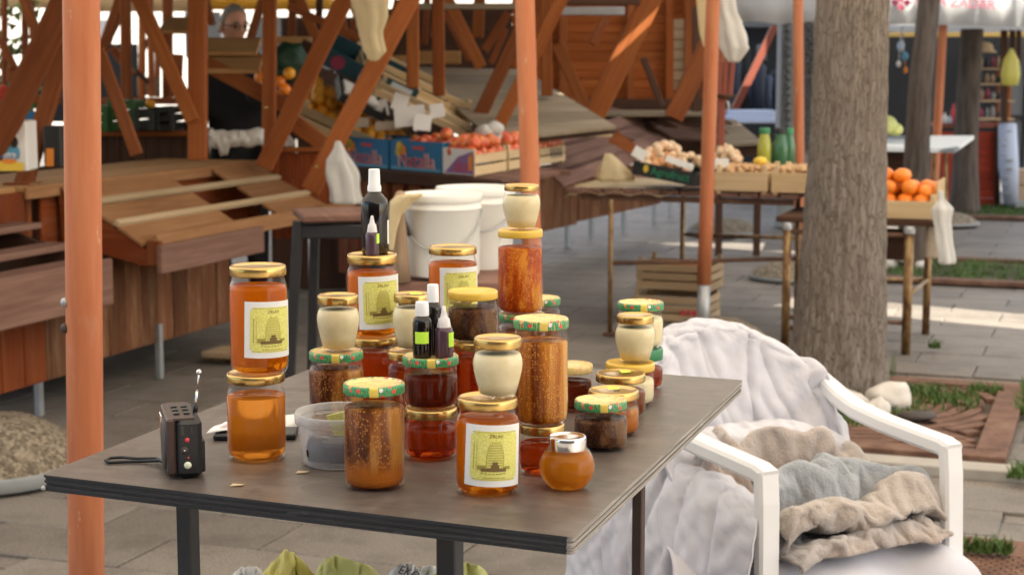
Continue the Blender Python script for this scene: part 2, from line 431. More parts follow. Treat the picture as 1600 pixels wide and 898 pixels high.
def comb(name, dark, mid, light, amount=.5, bands=14.0, cells=300.0, vs=1.1, clear=0.0, cc=(.62, .2, .03)):
    t = NT(name); p = t.coord('Object')
    band = t.noise(t.mapping(p, (bands * 3, bands * 3, bands * vs)), 1.0, 4, .6)
    vo = t.n('ShaderNodeTexVoronoi'); t.put(vo.inputs['Vector'], t.mapping(p, (1, 1, .8))); vo.inputs['Scale'].default_value = cells; vo.inputs['Randomness'].default_value = .7
    cell = t.ramp(vo.outputs['Distance'], [(.18, (1, 1, 1)), (.55, (0, 0, 0))])
    pick = t.math('GREATER_THAN', t.math('FRACT', t.math('MULTIPLY', vo.outputs['Color'], 5.7)), .35)
    base = t.ramp(band, [(.36, dark), (.5, mid), (.64, light)])
    msk = t.math('MULTIPLY', t.math('MULTIPLY', cell, pick), t.ramp(t.noise(t.mapping(p, (34, 34, 20)), 1.0, 3), [(.38, (0, 0, 0)), (.55, (1, 1, 1))]))
    c = t.mix(t.math('MULTIPLY', msk, amount), base, tuple(min(1, x * 1.25) for x in light))
    if clear:
        sz = t.n('ShaderNodeSeparateXYZ'); t.put(sz.inputs[0], p)
        k = t.math('MULTIPLY_ADD', t.noise(t.mapping(p, (60, 60, 18)), 1.0, 3), .035, sz.outputs[2])
        c = t.mix(t.ramp(k, [(clear, (1, 1, 1)), (clear + .022, (0, 0, 0))]), c, cc)
    b = t.bsdf(c, .15, 0, t.bump(cell, .3, .003), .12)
    tl = t.n('ShaderNodeBsdfTranslucent'); t.put(tl.inputs[0], c)
    return t.done(t.mixs(.35, b, tl.outputs[0]))
M['comb_brown'] = comb('brown_comb_honey', (.09, .024, .008), (.25, .07, .015), (.58, .27, .06), .8, vs=.4, clear=.042, cc=(.56, .17, .02))
M['comb_dark'] = comb('dark_comb_honey', (.035, .014, .01), (.1, .035, .016), (.24, .12, .05), .4)
M['comb_red'] = comb('red_comb_honey', (.36, .05, .006), (.58, .11, .009), (.85, .36, .05), .6)
M['comb_gold'] = comb('golden_comb_honey', (.17, .035, .008), (.55, .19, .02), (.82, .44, .09), .45, 12.0, vs=.12)
M['comb_mahogany'] = comb('mahogany_comb_honey', (.1, .026, .01), (.2, .06, .02), (.36, .16, .06), .45)
M['label_yellow'] = None
t = NT('label_yellow_print'); p = t.coord('UV')
vo = t.n('ShaderNodeTexVoronoi', feature='DISTANCE_TO_EDGE'); t.put(vo.inputs['Vector'], t.coord('Object')); vo.inputs['Scale'].default_value = 210
f = t.ramp(vo.outputs['Distance'], [(.03, (.58, .56, .08)), (.12, (.76, .72, .16))])
g = t.noise(t.coord('Object'), 60, 2)
M['label_yellow'] = t.done(t.bsdf(t.mix(t.math('MULTIPLY', g, .6), f, (.74, .7, .3)), .6))
M['hive_print'] = plain('hive_print', (.5, .45, .1), .7, 0, 300, .4)
M['olive_print'] = plain('olive_print', (.33, .27, .05), .7)
M['neon'] = plain('neon_tag', (.55, .9, .06), .6)
t = NT('clear_plastic')
tr = t.n('ShaderNodeBsdfTransparent'); t.put(tr.inputs[0], (.93, .93, .93))
df = t.bsdf((.75, .75, .76), .25)
lw = t.n('ShaderNodeLayerWeight'); lw.inputs['Blend'].default_value = .4
M['clear_plastic'] = t.done(t.mixs(t.math('MULTIPLY_ADD', lw.outputs['Facing'], .45, .24), tr.outputs[0], df))
M['purple_liquid'] = plain('purple_bottle', (.075, .035, .05), .25)
t = NT('translucent_nozzle')
M['nozzle'] = t.done(t.bsdf((.66, .64, .64), .35, 0, None, .5, Subsurface_Weight=.3, Subsurface_Radius=(.01, .01, .01)))
# table board
t = NT('film_faced_board'); p = t.pos()
q = t.mapping(p, (1, 1, 1), (0, 0, R(20)))
gr = t.noise(t.mapping(q, (5, 90, 1)), 1.0, 5, .65); bl = t.noise(q, 5, 5, .65); sp = t.noise(q, 240, 2)
c = t.ramp(t.math('MULTIPLY_ADD', gr, .5, t.math('MULTIPLY', bl, .5)), [(.3, (.06, .048, .04)), (.5, (.098, .08, .068)), (.72, (.15, .128, .112))])
c = t.mix(t.ramp(sp, [(.74, (0, 0, 0)), (.8, (1, 1, 1))]), c, (.4, .36, .32))
sc1_ = t.noise(t.mapping(p, (3, 160, 1), (0, 0, R(52))), 1.0, 2, .5); sc2_ = t.noise(t.mapping(p, (4, 210, 1), (0, 0, R(-20))), 1.0, 2, .5); dp = t.noise(q, 3.2, 4, .7); dq = t.noise(q, 11, 5, .75)
scr = t.math('MULTIPLY', t.math('MAXIMUM', t.ramp(sc1_, [(.7, (0, 0, 0)), (.74, (1, 1, 1))]), t.ramp(sc2_, [(.71, (0, 0, 0)), (.75, (1, 1, 1))])), t.ramp(dp, [(.45, (0, 0, 0)), (.65, (1, 1, 1))]))
c = t.mix(t.math('MULTIPLY', scr, .5), c, (.36, .32, .28))
c = t.mix(t.math('MULTIPLY', t.ramp(dq, [(.5, (0, 0, 0)), (.72, (1, 1, 1))]), .45), c, (.24, .2, .165))
c = t.mix(t.math('MULTIPLY', t.ramp(dp, [(.52, (0, 0, 0)), (.62, (1, 1, 1))]), .35), c, (.055, .042, .034))
wv = t.n('ShaderNodeTexVoronoi', feature='DISTANCE_TO_EDGE'); t.put(wv.inputs['Vector'], q); wv.inputs['Scale'].default_value = 4.2
vr = t.n('ShaderNodeTexVoronoi'); t.put(vr.inputs['Vector'], q); vr.inputs['Scale'].default_value = 6.5
ring = t.ramp(vr.outputs['Distance'], [(.26, (0, 0, 0)), (.275, (1, 1, 1)), (.29, (1, 1, 1)), (.305, (0, 0, 0))])
c = t.mix(t.math('MULTIPLY', t.math('MULTIPLY', ring, t.ramp(bl, [(.45, (0, 0, 0)), (.6, (1, 1, 1))])), .3), c, (.3, .25, .2))
M['board'] = t.done(t.bsdf(c, t.math('MULTIPLY_ADD', dq, .35, .24), 0, t.bump(gr, .12, .002), .5))
def ply(name, a, b):
    t = NT(name); p = t.coord('UV'); g = t.noise(t.mapping(p, (6, 200, 1)), 1.0, 4, .7)
    n2 = t.noise(t.mapping(p, (14, 60, 1)), 1.0, 5, .8)
    c = t.ramp(g, [(.35, a), (.65, b)]); c = t.mix(t.ramp(n2, [(.62, (0, 0, 0)), (.75, (1, 1, 1))]), c, tuple(min(1, x * 2.2 + .05) for x in b))
    return t.done(t.bsdf(c, .7, 0, t.bump(g, .5, .003)))
M['ply_dark'] = ply('dark_ply_edge', (.012, .012, .013), (.03, .03, .032))
M['ply_grey'] = ply('grey_ply_edge', (.17, .15, .13), (.4, .37, .33))
# cloths
t = NT('white_cotton'); p = t.coord('Object'); uv = t.coord('UV')
f = t.noise(p, 7, 5, .6); wv = t.noise(t.mapping(uv, (260, 260, 1)), 1.0, 2)
c = t.ramp(f, [(.3, (.49, .475, .5)), (.55, (.55, .55, .6)), (.75, (.59, .58, .61))])
wr0 = t.noise(p, 9, 3, .55, 1.6); wr1 = t.noise(p, 22, 3, .55, 1.2)
rdg = lambda q: t.ramp(t.math('ABSOLUTE', t.math('SUBTRACT', q, .5)), [(.0, (0, 0, 0)), (.06, (1, 1, 1))])
wr = t.math('MULTIPLY_ADD', rdg(wr1), .4, rdg(wr0))
M['cotton'] = t.done(t.bsdf(c, .9, 0, t.bump(t.math('MULTIPLY_ADD', wr1, .7, t.math('MULTIPLY', wv, .25)), .3, .004), .2, Sheen_Weight=.15))
t = NT('felted_wool'); p = t.coord('Object'); uv = t.coord('UV')
sx = t.n('ShaderNodeSeparateXYZ'); t.put(sx.inputs[0], uv)
k = t.math('ADD', sx.outputs[1], t.math('MULTIPLY', t.noise(uv, 6, 4, .6), .14))
c = t.ramp(k, [(.0, (.4, .33, .29)), (.16, (.45, .4, .37)), (.27, (.4, .3, .25)), (.38, (.24, .27, .3)), (.5, (.36, .39, .42)), (.6, (.47, .42, .38)), (.72, (.44, .37, .32)), (.84, (.31, .34, .37)), (1., (.42, .34, .29))])
fz = t.noise(p, 170, 3, .7)
c = t.mix(t.math('MULTIPLY', fz, .5), c, t.mix(.5, c, (.62, .58, .54)))
M['wool'] = t.done(t.bsdf(c, .95, 0, t.bump(fz, .9, .006), .1, Sheen_Weight=.4))
def bagmat(name, c, transp=.25, rough=.35):
    t = NT(name); p = t.coord('Object'); f = t.noise(p, 28, 4, .6, 1.5)
    b = t.bsdf(c, rough, 0, t.bump(f, .6, .008), .5); tl = t.n('ShaderNodeBsdfTranslucent'); t.put(tl.inputs[0], c)
    return t.done(t.mixs(transp, b, tl.outputs[0]))
M['bag_white'] = bagmat('white_bag_film', (.76, .75, .72), .3)
M['bag_yellow'] = bagmat('yellow_bag_film', (.86, .8, .28), .5)
M['bag_lime'] = bagmat('lime_bag_film', (.82, .82, .36), .5)
M['bag_cream'] = bagmat('cream_bag_film', (.76, .64, .4), .35)
M['bag_beige'] = bagmat('beige_bag_paper', (.45, .36, .27), .1, .8)
# canopies: white fabric that lets part of the sun through
def canopy(name, c, tr):
    t = NT(name); b = t.bsdf(c, .8, 0, None, .2); tl = t.n('ShaderNodeBsdfTranslucent'); t.put(tl.inputs[0], c)
    return t.done(t.mixs(tr, b, tl.outputs[0]))
M['canopy'] = canopy('white_canopy_cloth', (.76, .77, .78), .5)
M['canopy_warm'] = canopy('warm_white_canopy_cloth', (.8, .73, .62), .5)
M['canopy_yellow'] = canopy('yellow_canopy_cloth', (.75, .48, .08), .5)
M['canopy_cream'] = canopy('cream_canopy_cloth', (.74, .6, .4), .5)
# ground
def slabmat(name, use_brick):
    t = NT(name); p = t.pos()
    q = t.mapping(p, (1, 1, 1), (0, 0, R(20)))
    ag = t.n('ShaderNodeTexVoronoi'); t.put(ag.inputs['Vector'], p); ag.inputs['Scale'].default_value = 110
    sp = t.noise(p, 130, 3, .7); big = t.noise(p, .9, 5, .6); st = t.noise(p, 4.5, 5, .7)
    c = t.ramp(sp, [(.3, (.11, .094, .079)), (.5, (.182, .158, .135)), (.7, (.28, .248, .216))])
    c = t.mix(t.math('MULTIPLY', t.ramp(st, [(.47, (0, 0, 0)), (.64, (1, 1, 1))]), .5), c, (.085, .072, .06))
    c = t.mix(t.math('MULTIPLY', t.ramp(big, [(.4, (0, 0, 0)), (.65, (1, 1, 1))]), .3), c, (.25, .235, .215))
    if use_brick:
        br = t.n('ShaderNodeTexBrick'); t.put(br.inputs['Vector'], q); br.inputs['Scale'].default_value = 1.0
        br.inputs['Brick Width'].default_value = .606; br.inputs['Row Height'].default_value = .306; br.inputs['Mortar Size'].default_value = .006
        t.put(br.inputs['Color1'], (.85, .85, .85)); t.put(br.inputs['Color2'], (1.12, 1.1, 1.08)); t.put(br.inputs['Mortar'], (.35, .33, .3))
        c = t.mix(1.0, c, br.outputs[0], 'MULTIPLY')
    else: c = vary(t, c, .3, .86)
    return t.done(t.bsdf(c, .62, 0, t.bump(sp, .3, .003), .4))
M['slab'] = slabmat('terrazzo_slab', False)
M['far_paving'] = slabmat('terrazzo_paving', True)
M['mortar'] = plain('joint_mortar', (.07, .06, .05), .95, 0, 30, .4)
t = NT('pebble_dash'); p = t.coord('Object')
vo = t.n('ShaderNodeTexVoronoi'); t.put(vo.inputs['Vector'], p); vo.inputs['Scale'].default_value = 75
c = t.ramp(vo.outputs['Color'], [(.2, (.13, .1, .068)), (.5, (.24, .19, .13)), (.8, (.36, .3, .22))])
M['pebble'] = t.done(t.bsdf(c, .85, 0, t.bump(vo.outputs['Distance'], 1.0, -.012)))
t = NT('grass'); 
M['grass'] = t.done(t.bsdf(t.ramp(t.noise(t.pos(), 40, 3), [(.3, (.04, .085, .015)), (.6, (.09, .155, .035)), (.8, (.17, .18, .06))]), .6, spec=.3))
t = NT('bark'); p = t.coord('Object')
wq = t.n('ShaderNodeVectorMath', operation='ADD'); wn = t.n('ShaderNodeTexNoise'); t.put(wn.inputs['Vector'], p); wn.inputs['Scale'].default_value = 9; wn.inputs['Detail'].default_value = 4
ws = t.n('ShaderNodeVectorMath', operation='SCALE'); t.put(ws.inputs[0], wn.outputs['Color']); ws.inputs['Scale'].default_value = .07
t.put(wq.inputs[0], p); t.put(wq.inputs[1], ws.outputs[0])
vo = t.n('ShaderNodeTexVoronoi', feature='DISTANCE_TO_EDGE'); t.put(vo.inputs['Vector'], t.mapping(wq.outputs[0], (64, 64, 8))); vo.inputs['Scale'].default_value = 1.0
vc = t.n('ShaderNodeTexVoronoi'); t.put(vc.inputs['Vector'], t.mapping(wq.outputs[0], (64, 64, 8))); vc.inputs['Scale'].default_value = 1.0
crk = t.ramp(vo.outputs['Distance'], [(.0, (.25, .25, .25)), (.12, (1, 1, 1))])
f = t.noise(t.mapping(p, (60, 60, 10)), 1.0, 6, .7); g = t.noise(p, 120, 4, .75); h = t.noise(t.mapping(p, (4, 4, 1.6)), 1.0, 4)
c = t.ramp(f, [(.3, (.125, .105, .09)), (.5, (.21, .182, .16)), (.7, (.32, .288, .26))])
c = t.mix(.22, c, t.ramp(vc.outputs['Color'], [(.2, (.14, .105, .082)), (.8, (.34, .29, .245))]))
c = t.mix(t.math('MULTIPLY', g, .4), c, (.3, .26, .225)); c = t.mix(t.math('MULTIPLY', h, .35), c, (.17, .135, .108))
c = t.mix(crk, (.1, .076, .06), c)
hh = t.math('MULTIPLY_ADD', g, .35, t.math('MULTIPLY_ADD', f, .5, crk))
M['bark'] = t.done(t.bsdf(c, .92, 0, t.bump(hh, .55, .01), .12))
t = NT('dark_bark'); p = t.coord('Object')
f = t.noise(t.mapping(p, (20, 20, 3)), 1.0, 5, .65)
M['bark_dark'] = t.done(t.bsdf(t.ramp(f, [(.35, (.045, .033, .026)), (.6, (.11, .085, .068))]), .9))
t = NT('leaf'); M['leaf'] = None
df = t.bsdf(t.ramp(t.noise(t.pos(), 3, 3), [(.3, (.035, .07, .016)), (.7, (.075, .13, .03))]), .6); tl = t.n('ShaderNodeBsdfTranslucent'); t.put(tl.inputs[0], (.1, .2, .03))
M['leaf'] = t.done(t.mixs(.3, df, tl.outputs[0]))
# fruit
def fruit(name, c1, c2, bump=.15, rough=.4):
    t = NT(name); p = t.coord('Object'); f = t.noise(p, 1.4, 3); c = t.mix(t.ramp(f, [(.35, (0, 0, 0)), (.65, (1, 1, 1))]), c1, c2)
    return t.done(t.bsdf(vary(t, c, .25, .88), rough, 0, t.bump(t.noise(p, 9, 2), bump, .05)))
M['orange'] = fruit('orange_peel', (.82, .2, .012), (.85, .27, .02))
M['yellow_orange'] = fruit('yellow_orange_peel', (.86, .36, .02), (.88, .42, .03))
M['apple'] = fruit('apple_skin', (.6, .05, .03), (.75, .27, .07), .03, .3)
M['melon'] = fruit('gourd_skin', (.42, .46, .12), (.56, .56, .2), .1)
M['garlic'] = fruit('garlic_skin', (.72, .6, .44), (.62, .36, .18), .1, .6)
M['onion'] = fruit('onion_skin', (.48, .2, .07), (.62, .34, .16), .1, .5)
M['nut'] = fruit('nut_shell', (.48, .27, .12), (.6, .38, .19), .2, .6)
M['skin'] = plain('skin', (.66, .34, .23), .5, 0, 20, .12)
M['hair'] = plain('grey_hair', (.27, .25, .225), .7, 0, 90, .4, .5, 200)
def flat(name, c, rough=.6): M[name] = plain(name, c, rough); return M[name]
flat('blue_card', (.012, .16, .36)); flat('light_blue', (.1, .33, .5)); flat('red_print', (.62, .06, .07)); flat('white_print', (.8, .78, .76))
flat('orange_print', (.8, .26, .03)); flat('yellow_print', (.8, .55, .06)); flat('violet_print', (.26, .14, .36)); flat('green_print', (.01, .27, .13))
flat('black_card', (.018, .02, .02)); flat('teal_card', (.012, .055, .075)); flat('dark_green', (.012, .045, .024)); flat('card_brown', (.36, .25, .16))
flat('mustard', (.52, .35, .1)); flat('shop_grey', (.12, .125, .135)); flat('navy', (.014, .02, .04)); flat('denim', (.03, .045, .09)); flat('wine_print', (.3, .04, .09))
flat('green_crate', (.025, .1, .022)); flat('dark_crate', (.015, .018, .014)); flat('red_plastic', (.55, .05, .03)); flat('pale_blue', (.5, .6, .75)); flat('grey_top', (.16, .17, .185), .5)
flat('glass_green', (.05, .16, .08), .1); flat('glass_yellow', (.4, .42, .06), .1); flat('facade', (.58, .55, .5), .9); flat('lens', (.05, .03, .03), .1); flat('white_led', (.75, .8, .6), .2)
flat('parasol_red', (.24, .06, .035)); flat('clothes_pale', (.45, .5, .62), .9)
# ------------------------------------------------------------------ ground and paving
mb = MB(); mb.quad([(-70, -12, -.012), (70, -12, -.012), (70, 110, -.012), (-70, 110, -.012)])
ground = mb.build('ground', M['far_paving'], None, 'structure')
GRATE_T = gz(1318, 622)                                  # foot of the big tree
GR_C = GRATE_T + E1 * -.31; GR_H = .76                   # tree grate: centre, half side
GR2_C = gz(1470, 424); GR2_H = .72
GR3_C = gz(1540, 332); GR3_H = .75
def in_sq(p, c, h):
    d = p - c; return abs(d.dot(E1)) < h and abs(d.dot(E2)) < h
def proj(p):
    d = Vector(p) - Vector((0, 0, CH)); return 800 + FPX * d.x / d.dot(_f), 449 - FPX * d.dot(_u) / d.dot(_f)
sm = MB(); sm.box((0, 0, -.02), (.598, .298, .04), b=.003)
SLAB_ME = None
cand = []
for i in range(-2, 60):
    for j in range(-30, 30):
        c = E1 * (3 + i * .306) + E2 * ((j + .5 * (i % 2)) * .606); c.z = 0
        if c.y < 3.2: continue
        x, y = proj(c)
        if -90 < x < 1690 and y < 1010 and not any(in_sq(c, g, h + .22) for g, h in ((GR_C, GR_H), (GR2_C, GR2_H), (GR3_C, GR3_H))):
            cand.append((c.y, c))
cand.sort(key=lambda q: q[0])
for k, (_, c) in enumerate(cand[:292]):
    if SLAB_ME is None:
        o = sm.build('slab', M['slab'], ground, origin=c); SLAB_ME = o.data
        o.data.transform(Matrix.Translation(c))
    else:
        o = bpy.data.objects.new('slab', SLAB_ME); col.objects.link(o); o.parent = ground
    o.location = c + Vector((0, 0, random.uniform(-.0012, .0012))); o.rotation_euler = (random.uniform(-.002, .002), random.uniform(-.002, .002), -TH)

# kerb strips and pale stone paving beside the tree pit
for nm, p0, p1, wd, zt, mt in (('kerb', GR_C + E1 * (-GR_H - .13) + E2 * -1.2, GR_C + E1 * (-GR_H - .13) + E2 * 2.4, .12, .012, 'kerb'),
                               ('kerb', GR_C + E2 * (GR_H + .14) + E1 * -.82, GR_C + E2 * (GR_H + .14) + E1 * 1.1, .1, .01, 'kerb')):
    m_ = MB(); m_.beam(p0 + Vector((0, 0, zt / 2)), p1 + Vector((0, 0, zt / 2)), zt + .03, wd, side=(p1 - p0).cross(UP)); m_.build(nm, M[mt], None, 'structure')
for k in range(3):
    c = GR_C + E2 * (GR_H + .56) + E1 * (-.45 + k * .62); m_ = MB(); m_.box(c + Vector((0, 0, -.006)), (.66, .6, .03), (E2, E1, UP), .004); m_.build('paving_stone', M['limestone'], ground)

# ------------------------------------------------------------------ tree pits with rusty grates
def tree_grate(c, h, label, arcs=True):
    g = thing('tree_grate', c, label, 'tree grate')
    Z = .034
    for k in range(4):
        a, b_ = ((E1, E2), (E2, E1), (-E1, E2), (-E2, E1))[k]
        L = h if k % 2 == 0 else h - .12
        m_ = MB(); m_.box(c + a * (h - .06) + UP * (Z / 2), (L * 2 - .002, .118, Z), (b_, a, UP), .004); m_.build('frame_plate', M['rust'], g)
    if arcs:
        m_ = MB(); cc = c + E1 * .2
        for r in np.arange(.32, 1.35, .066):
            n = int(2 * math.pi * r / .07)
            for i in range(n):
                a = 2 * math.pi * (i + .5) / n
                if (a * 8 / (2 * math.pi)) % 1 < .1: continue
                p = cc + E1 * (r * math.cos(a)) + E2 * (r * math.sin(a))
                if not in_sq(p, c, h - .13): continue
                d = (-E1 * math.sin(a) + E2 * math.cos(a))
                m_.box(p + UP * (Z / 2 - .002), (.076, .05, Z - .004), (d, d.cross(UP), UP), .002)
        for k in range(8):
            a = 2 * math.pi * (k + .05) / 8; d = E1 * math.cos(a) + E2 * math.sin(a)
            pts = [r for r in np.arange(.3, 1.4, .05) if in_sq(cc + d * r, c, h - .12)]
            if pts: m_.beam(cc + d * pts[0] + UP * .013, cc + d * pts[-1] + UP * .013, .02, .05, side=d.cross(UP))
        m_.build('arched_bars', M['rust'], g)
    m_ = MB(); m_.box(c + UP * .002, (2 * h - .24, 2 * h - .24, .012), (E1, E2, UP), .002); m_.build('soil', M['soil'], g)
    return g
tree_grate(GR_C, GR_H, 'rusty square iron grate with curved slots round the thick tree')
tree_grate(GR2_C, GR2_H, 'rust edged square plant bed of grass behind the orange crate table', False)
tree_grate(GR3_C, GR3_H, 'farthest grassy tree pit in front of the red counter', False)
def grass_patch(name, spots, n, hh, seed):
    rng = random.Random(seed); m_ = MB()
    for k in range(n):
        c, rad_ = spots[rng.randrange(len(spots))]
        a = rng.random() * 6.283; r = rad_ * math.sqrt(rng.random())
        p = c + Vector((r * math.cos(a), r * math.sin(a), .006))
        h = hh * rng.uniform(.4, 1.2); wv = rng.uniform(.003, .006); d = rng.random() * 6.283
        s_ = Vector((math.cos(d), math.sin(d), 0)); ln = Vector((math.cos(d + 1.3), math.sin(d + 1.3), 0)) * h * rng.uniform(.1, .8)
        b = len(m_.v); m_.v += [p - s_ * wv, p + s_ * wv, p + ln * .4 + UP * h * .6 + s_ * wv * .6, p + ln + UP * h]
        m_.face((b, b + 1, b + 2)); m_.face((b, b + 2, b + 3))
    return tag(m_.build(name, M['grass'], None, 'stuff'), 'short green grass', 'grass')
def S(px, py, r, z=.02): return (gz(px, py, z), r)
o = grass_patch('grass', [S(1420, 622, .16), S(1460, 632, .2), S(1400, 645, .14), S(1470, 618, .16), S(1430, 612, .12), S(1320, 660, .12), S(1490, 626, .12), S(1540, 612, .08), S(1300, 650, .12)], 1700, .034, 3)
o['label'] = 'green grass tufts growing through the rusty tree grate'
o = grass_patch('grass', [(GR_C + E2 * (GR_H + .045) + E1 * s_, .06) for s_ in (.2, .35, .5, .62, .7)], 750, .06, 4)
o['label'] = 'strip of bright grass along the right edge of the grate'
o = grass_patch('grass', [(GR2_C + E1 * a + E2 * b, .3) for a in (-.4, 0, .4) for b in (-.4, 0, .4)] + [(GR2_C + E2 * .78 + E1 * a, .08) for a in (-.4, 0, .4)], 3600, .042, 5)
o['label'] = 'green grass filling the plant bed behind the orange table'
o = grass_patch('grass', [(GR3_C + E1 * a + E2 * b, .3) for a in (-.4, 0, .4) for b in (-.4, 0, .4)], 2200, .05, 6)
o['label'] = 'grass round the foot of the farthest dark tree'
o = grass_patch('grass', [S(1515, 862, .03), S(1540, 864, .03), S(1566, 866, .03), S(1590, 748, .04), S(1600, 742, .04), S(1460, 545, .03)], 420, .045, 8)
o['label'] = 'weeds sprouting from the joints of the grey paving'
m_ = MB(); 
for (px, py) in ((1391, 598), (1395, 596), (1388, 600)):
    p = gz(px, py); m_.tube([p, p + Vector((.01, 0, .07)), p + Vector((random.uniform(-.01, .05), 0, .14))], [.004, .003, .001], 4)
single('grass_tuft', m_, M['grass'], 'single tall weed stalk by the right foot of the big tree', 'weed')
m_ = MB(); p = gz(1432, 655, .04)
m_.ball(p + UP * .015, (.085, .05, .022), 2, fun=lambda v: 1 + .35 * nz(v, 2.2)); single('dry_leaf', m_, M['dark_iron'], 'dark curled leaf lying on the rusty grate', 'leaf')
STN = [(1392, 630, .1, .07), (1372, 645, .05, .05), (1330, 636, .06, .05), (1352, 650, .05, .04), (1317, 625, .05, .045), (1341, 640, .05, .05)]
for k, (px, py, r, h) in enumerate(STN):
    m_ = MB(); c = gz(px, py + 5, .03); m_.ball(c + UP * h * .55, (r, r * .8, h), 3, fun=lambda v, k=k: 1 + .28 * nz(v + Vector((k * 7, 0, 0)), 1.6) + .08 * nz(v, 5))
    single('stone', m_, M['stone'], ['biggest white stone beside the right foot of the big tree', 'white stone next to the biggest stone by the tree', 'white stone behind the chair arm against the trunk', 'small pale stone in front of the tree trunk', 'pale stone at the left of the stones by the trunk', 'white stone in the middle of the row by the trunk'][k], 'stone', 'white stones round the big tree')
rng = random.Random(4)
for k in range(22):
    px = rng.uniform(1376, 1446); py = rng.uniform(396, 418); m_ = MB(); c = gz(px, py + 4, .0); r = rng.uniform(.03, .06)
    m_.ball(c + UP * (r * .6 + rng.choice((0, 0, .06))), (r, r, r * .8), 2, fun=lambda v, k=k: 1 + .3 * nz(v + Vector((k * 5, 2, 0)), 1.6))
    single('stone', m_, M['stone'], 'white stone in the heap under the orange crate table', 'stone', 'white stones heaped at the second tree')

# round manhole ring and red cast cover
c = gz(887, 842); m_ = MB(); m_.lathe([(.0, .002), (.075, .002), (.08, .006), (.098, .006), (.1, .0)], c + UP * .001, 40)
single('drain_cover', m_, M['rust'], 'round iron drain cover flush with the paving under the table corner', 'drain cover')
c = gz(1580, 893); g = thing('cast_cover', c, 'red brown cast iron cover with brick pattern at the bottom right', 'cover')
m_ = MB(); m_.box(c + UP * .003, (.62, .5, .012), (E1, E2, UP), .003); m_.build('plate', M['rust'], g)
m_ = MB()
for i in range(-8, 9):
    for j in range(-5, 6):
        m_.box(c + E2 * (i * .03 + (.015 if j % 2 else 0)) * .98 + E1 * (j * .026) + UP * .011, (.024, .019, .006), (E2, E1, UP), .002)
m_.build('raised_studs', M['rust'], g, 'stuff')
m_ = MB(); m_.box(c + E2 * .12 + E1 * -.14 + UP * .013, (.12, .09, .012), (E2, E1, UP), .003); m_.build('lift_plate', M['dark_iron'], g)

# ------------------------------------------------------------------ unseen canopies, placed and shaped for shade and soft light
g_ = Vector((.815, -.579, 0)); n_ = Vector((.579, .815, 0)); S0 = Vector((2.26, 9.98, 0))
def canopy(u0, u1, n0, n1, z, dz, label):
    P = []
    for i in range(13):
        row = []
        for j in range(13):
            a, b_ = i / 12, j / 12
            hgt = z + dz * (1 - abs(2 * a - 1)) + .04 * math.sin(b_ * 12.6)
            row.append(S0 + g_ * (u0 + (u1 - u0) * a) + n_ * (n0 + (n1 - n0) * b_) + UP * hgt)
        P.append(row)
    m_ = MB(); m_.grid(P); return single('shade_canopy', m_, M['canopy_warm' if 'honey' in label else 'canopy'], label, 'canopy')
canopy(-8.5, 6.4, -9.7, -.27, 2.62, .35, 'unseen white canopy over the honey table, sized to shade it')
canopy(-11, 11, .27, 2.4, 2.62, .3, 'unseen white canopy sized to shade the far stalls')
canopy(1.3, 11, 2.42, 7.5, 2.62, .25, 'unseen white canopy added to shade the right far ground')
canopy(-5, 11, 5.0, 9.8, 2.75, .25, 'unseen white canopy added to shade the shops')
canopy(-10, -.825, -.6, .6, 2.55, .02, 'narrow unseen canopy strip added to close the sun gap at the left')
canopy(-.755, 2.2, -.6, .6, 2.55, .02, 'short unseen canopy strip added to shorten the sun gap')

# ------------------------------------------------------------------ orange posts on pebble bases
def post(px0, py0, px1, py1, Y, r, label, z1=2.6, sleeve=0.0, mat='post', bolts=0):
    a = at(px0, py0, Y); b_ = at(px1, py1, Y); d = (a - b_).normalized()
    foot = b_ - d * (b_.z / d.z); head = b_ + d * ((z1 - b_.z) / d.z)
    t_ = thing('canopy_post', foot, label, 'post', 'orange posts that carry the canopies')
    m_ = MB(); s0 = foot + d * (sleeve if sleeve else .02)
    m_.tube([s0 + (head - s0) * k / 6 for k in range(7)], r, 20); m_.build('pole', M[mat], t_)
    if sleeve:
        m_ = MB(); m_.tube([foot + d * .02, foot + d * (sleeve + .03)], r * .92, 18); m_.build('sleeve', M['steel'], t_)
    for k in range(bolts):
        p = at(104, (471, 511)[k], Y) ; m_ = MB(); m_.lathe([(0, 0), (.011, .001), (.009, .007), (.004, .010), (0, .0105)], p + Vector((.002, -.012, 0)), 12, axis=(-.75, -.66, 0)); m_.build('bolt', M['steel' if k == 0 else 'dark_iron'], t_)
    return foot
def pebble_base(c, r, h, label):
    t_ = thing('concrete_base', c, label, 'concrete base', 'round pebble topped post bases')
    m_ = MB(); m_.lathe([(0, .012), (r * .98, .012), (r, .02), (r, h * .26), (r * .985, h * .3), (0, h * .3)], c, 40); m_.build('rim', M['concrete'], t_)
    m_ = MB(); m_.lathe([(r * .965, h * .301), (r * .8, h * .62), (r * .5, h * .92), (r * .2, h), (0, h)], c, 48, rfun=lambda a, z: 1 + .03 * nz((math.cos(a) * 6, math.sin(a) * 6, z * 20)))
    m_.build('pebble_top', M['pebble'], t_)
post(127, 0, 135, 898, 3.33, .0365, 'thick orange post in the foreground beside the radio', bolts=2)
f2 = post(1114, 0, 1099, 480, 8.62, .0365, 'orange post with grey sleeve in front of the vegetable table', sleeve=.33)
post(820, 0, 828, 285, 6.4, .0375, 'orange post rising behind the stacked comb honey jars')
f4 = post(1247, 0, 1249, 300, 11.3, .034, 'slim orange post left of the big tree', sleeve=.2)
f5 = post(1126, 140, 1122, 330, 15.0, .036, 'orange post far behind the vegetable table', sleeve=.5)
post(1474, 30, 1464, 210, 15.2, .04, 'brown orange post between the two far trees', mat='post')
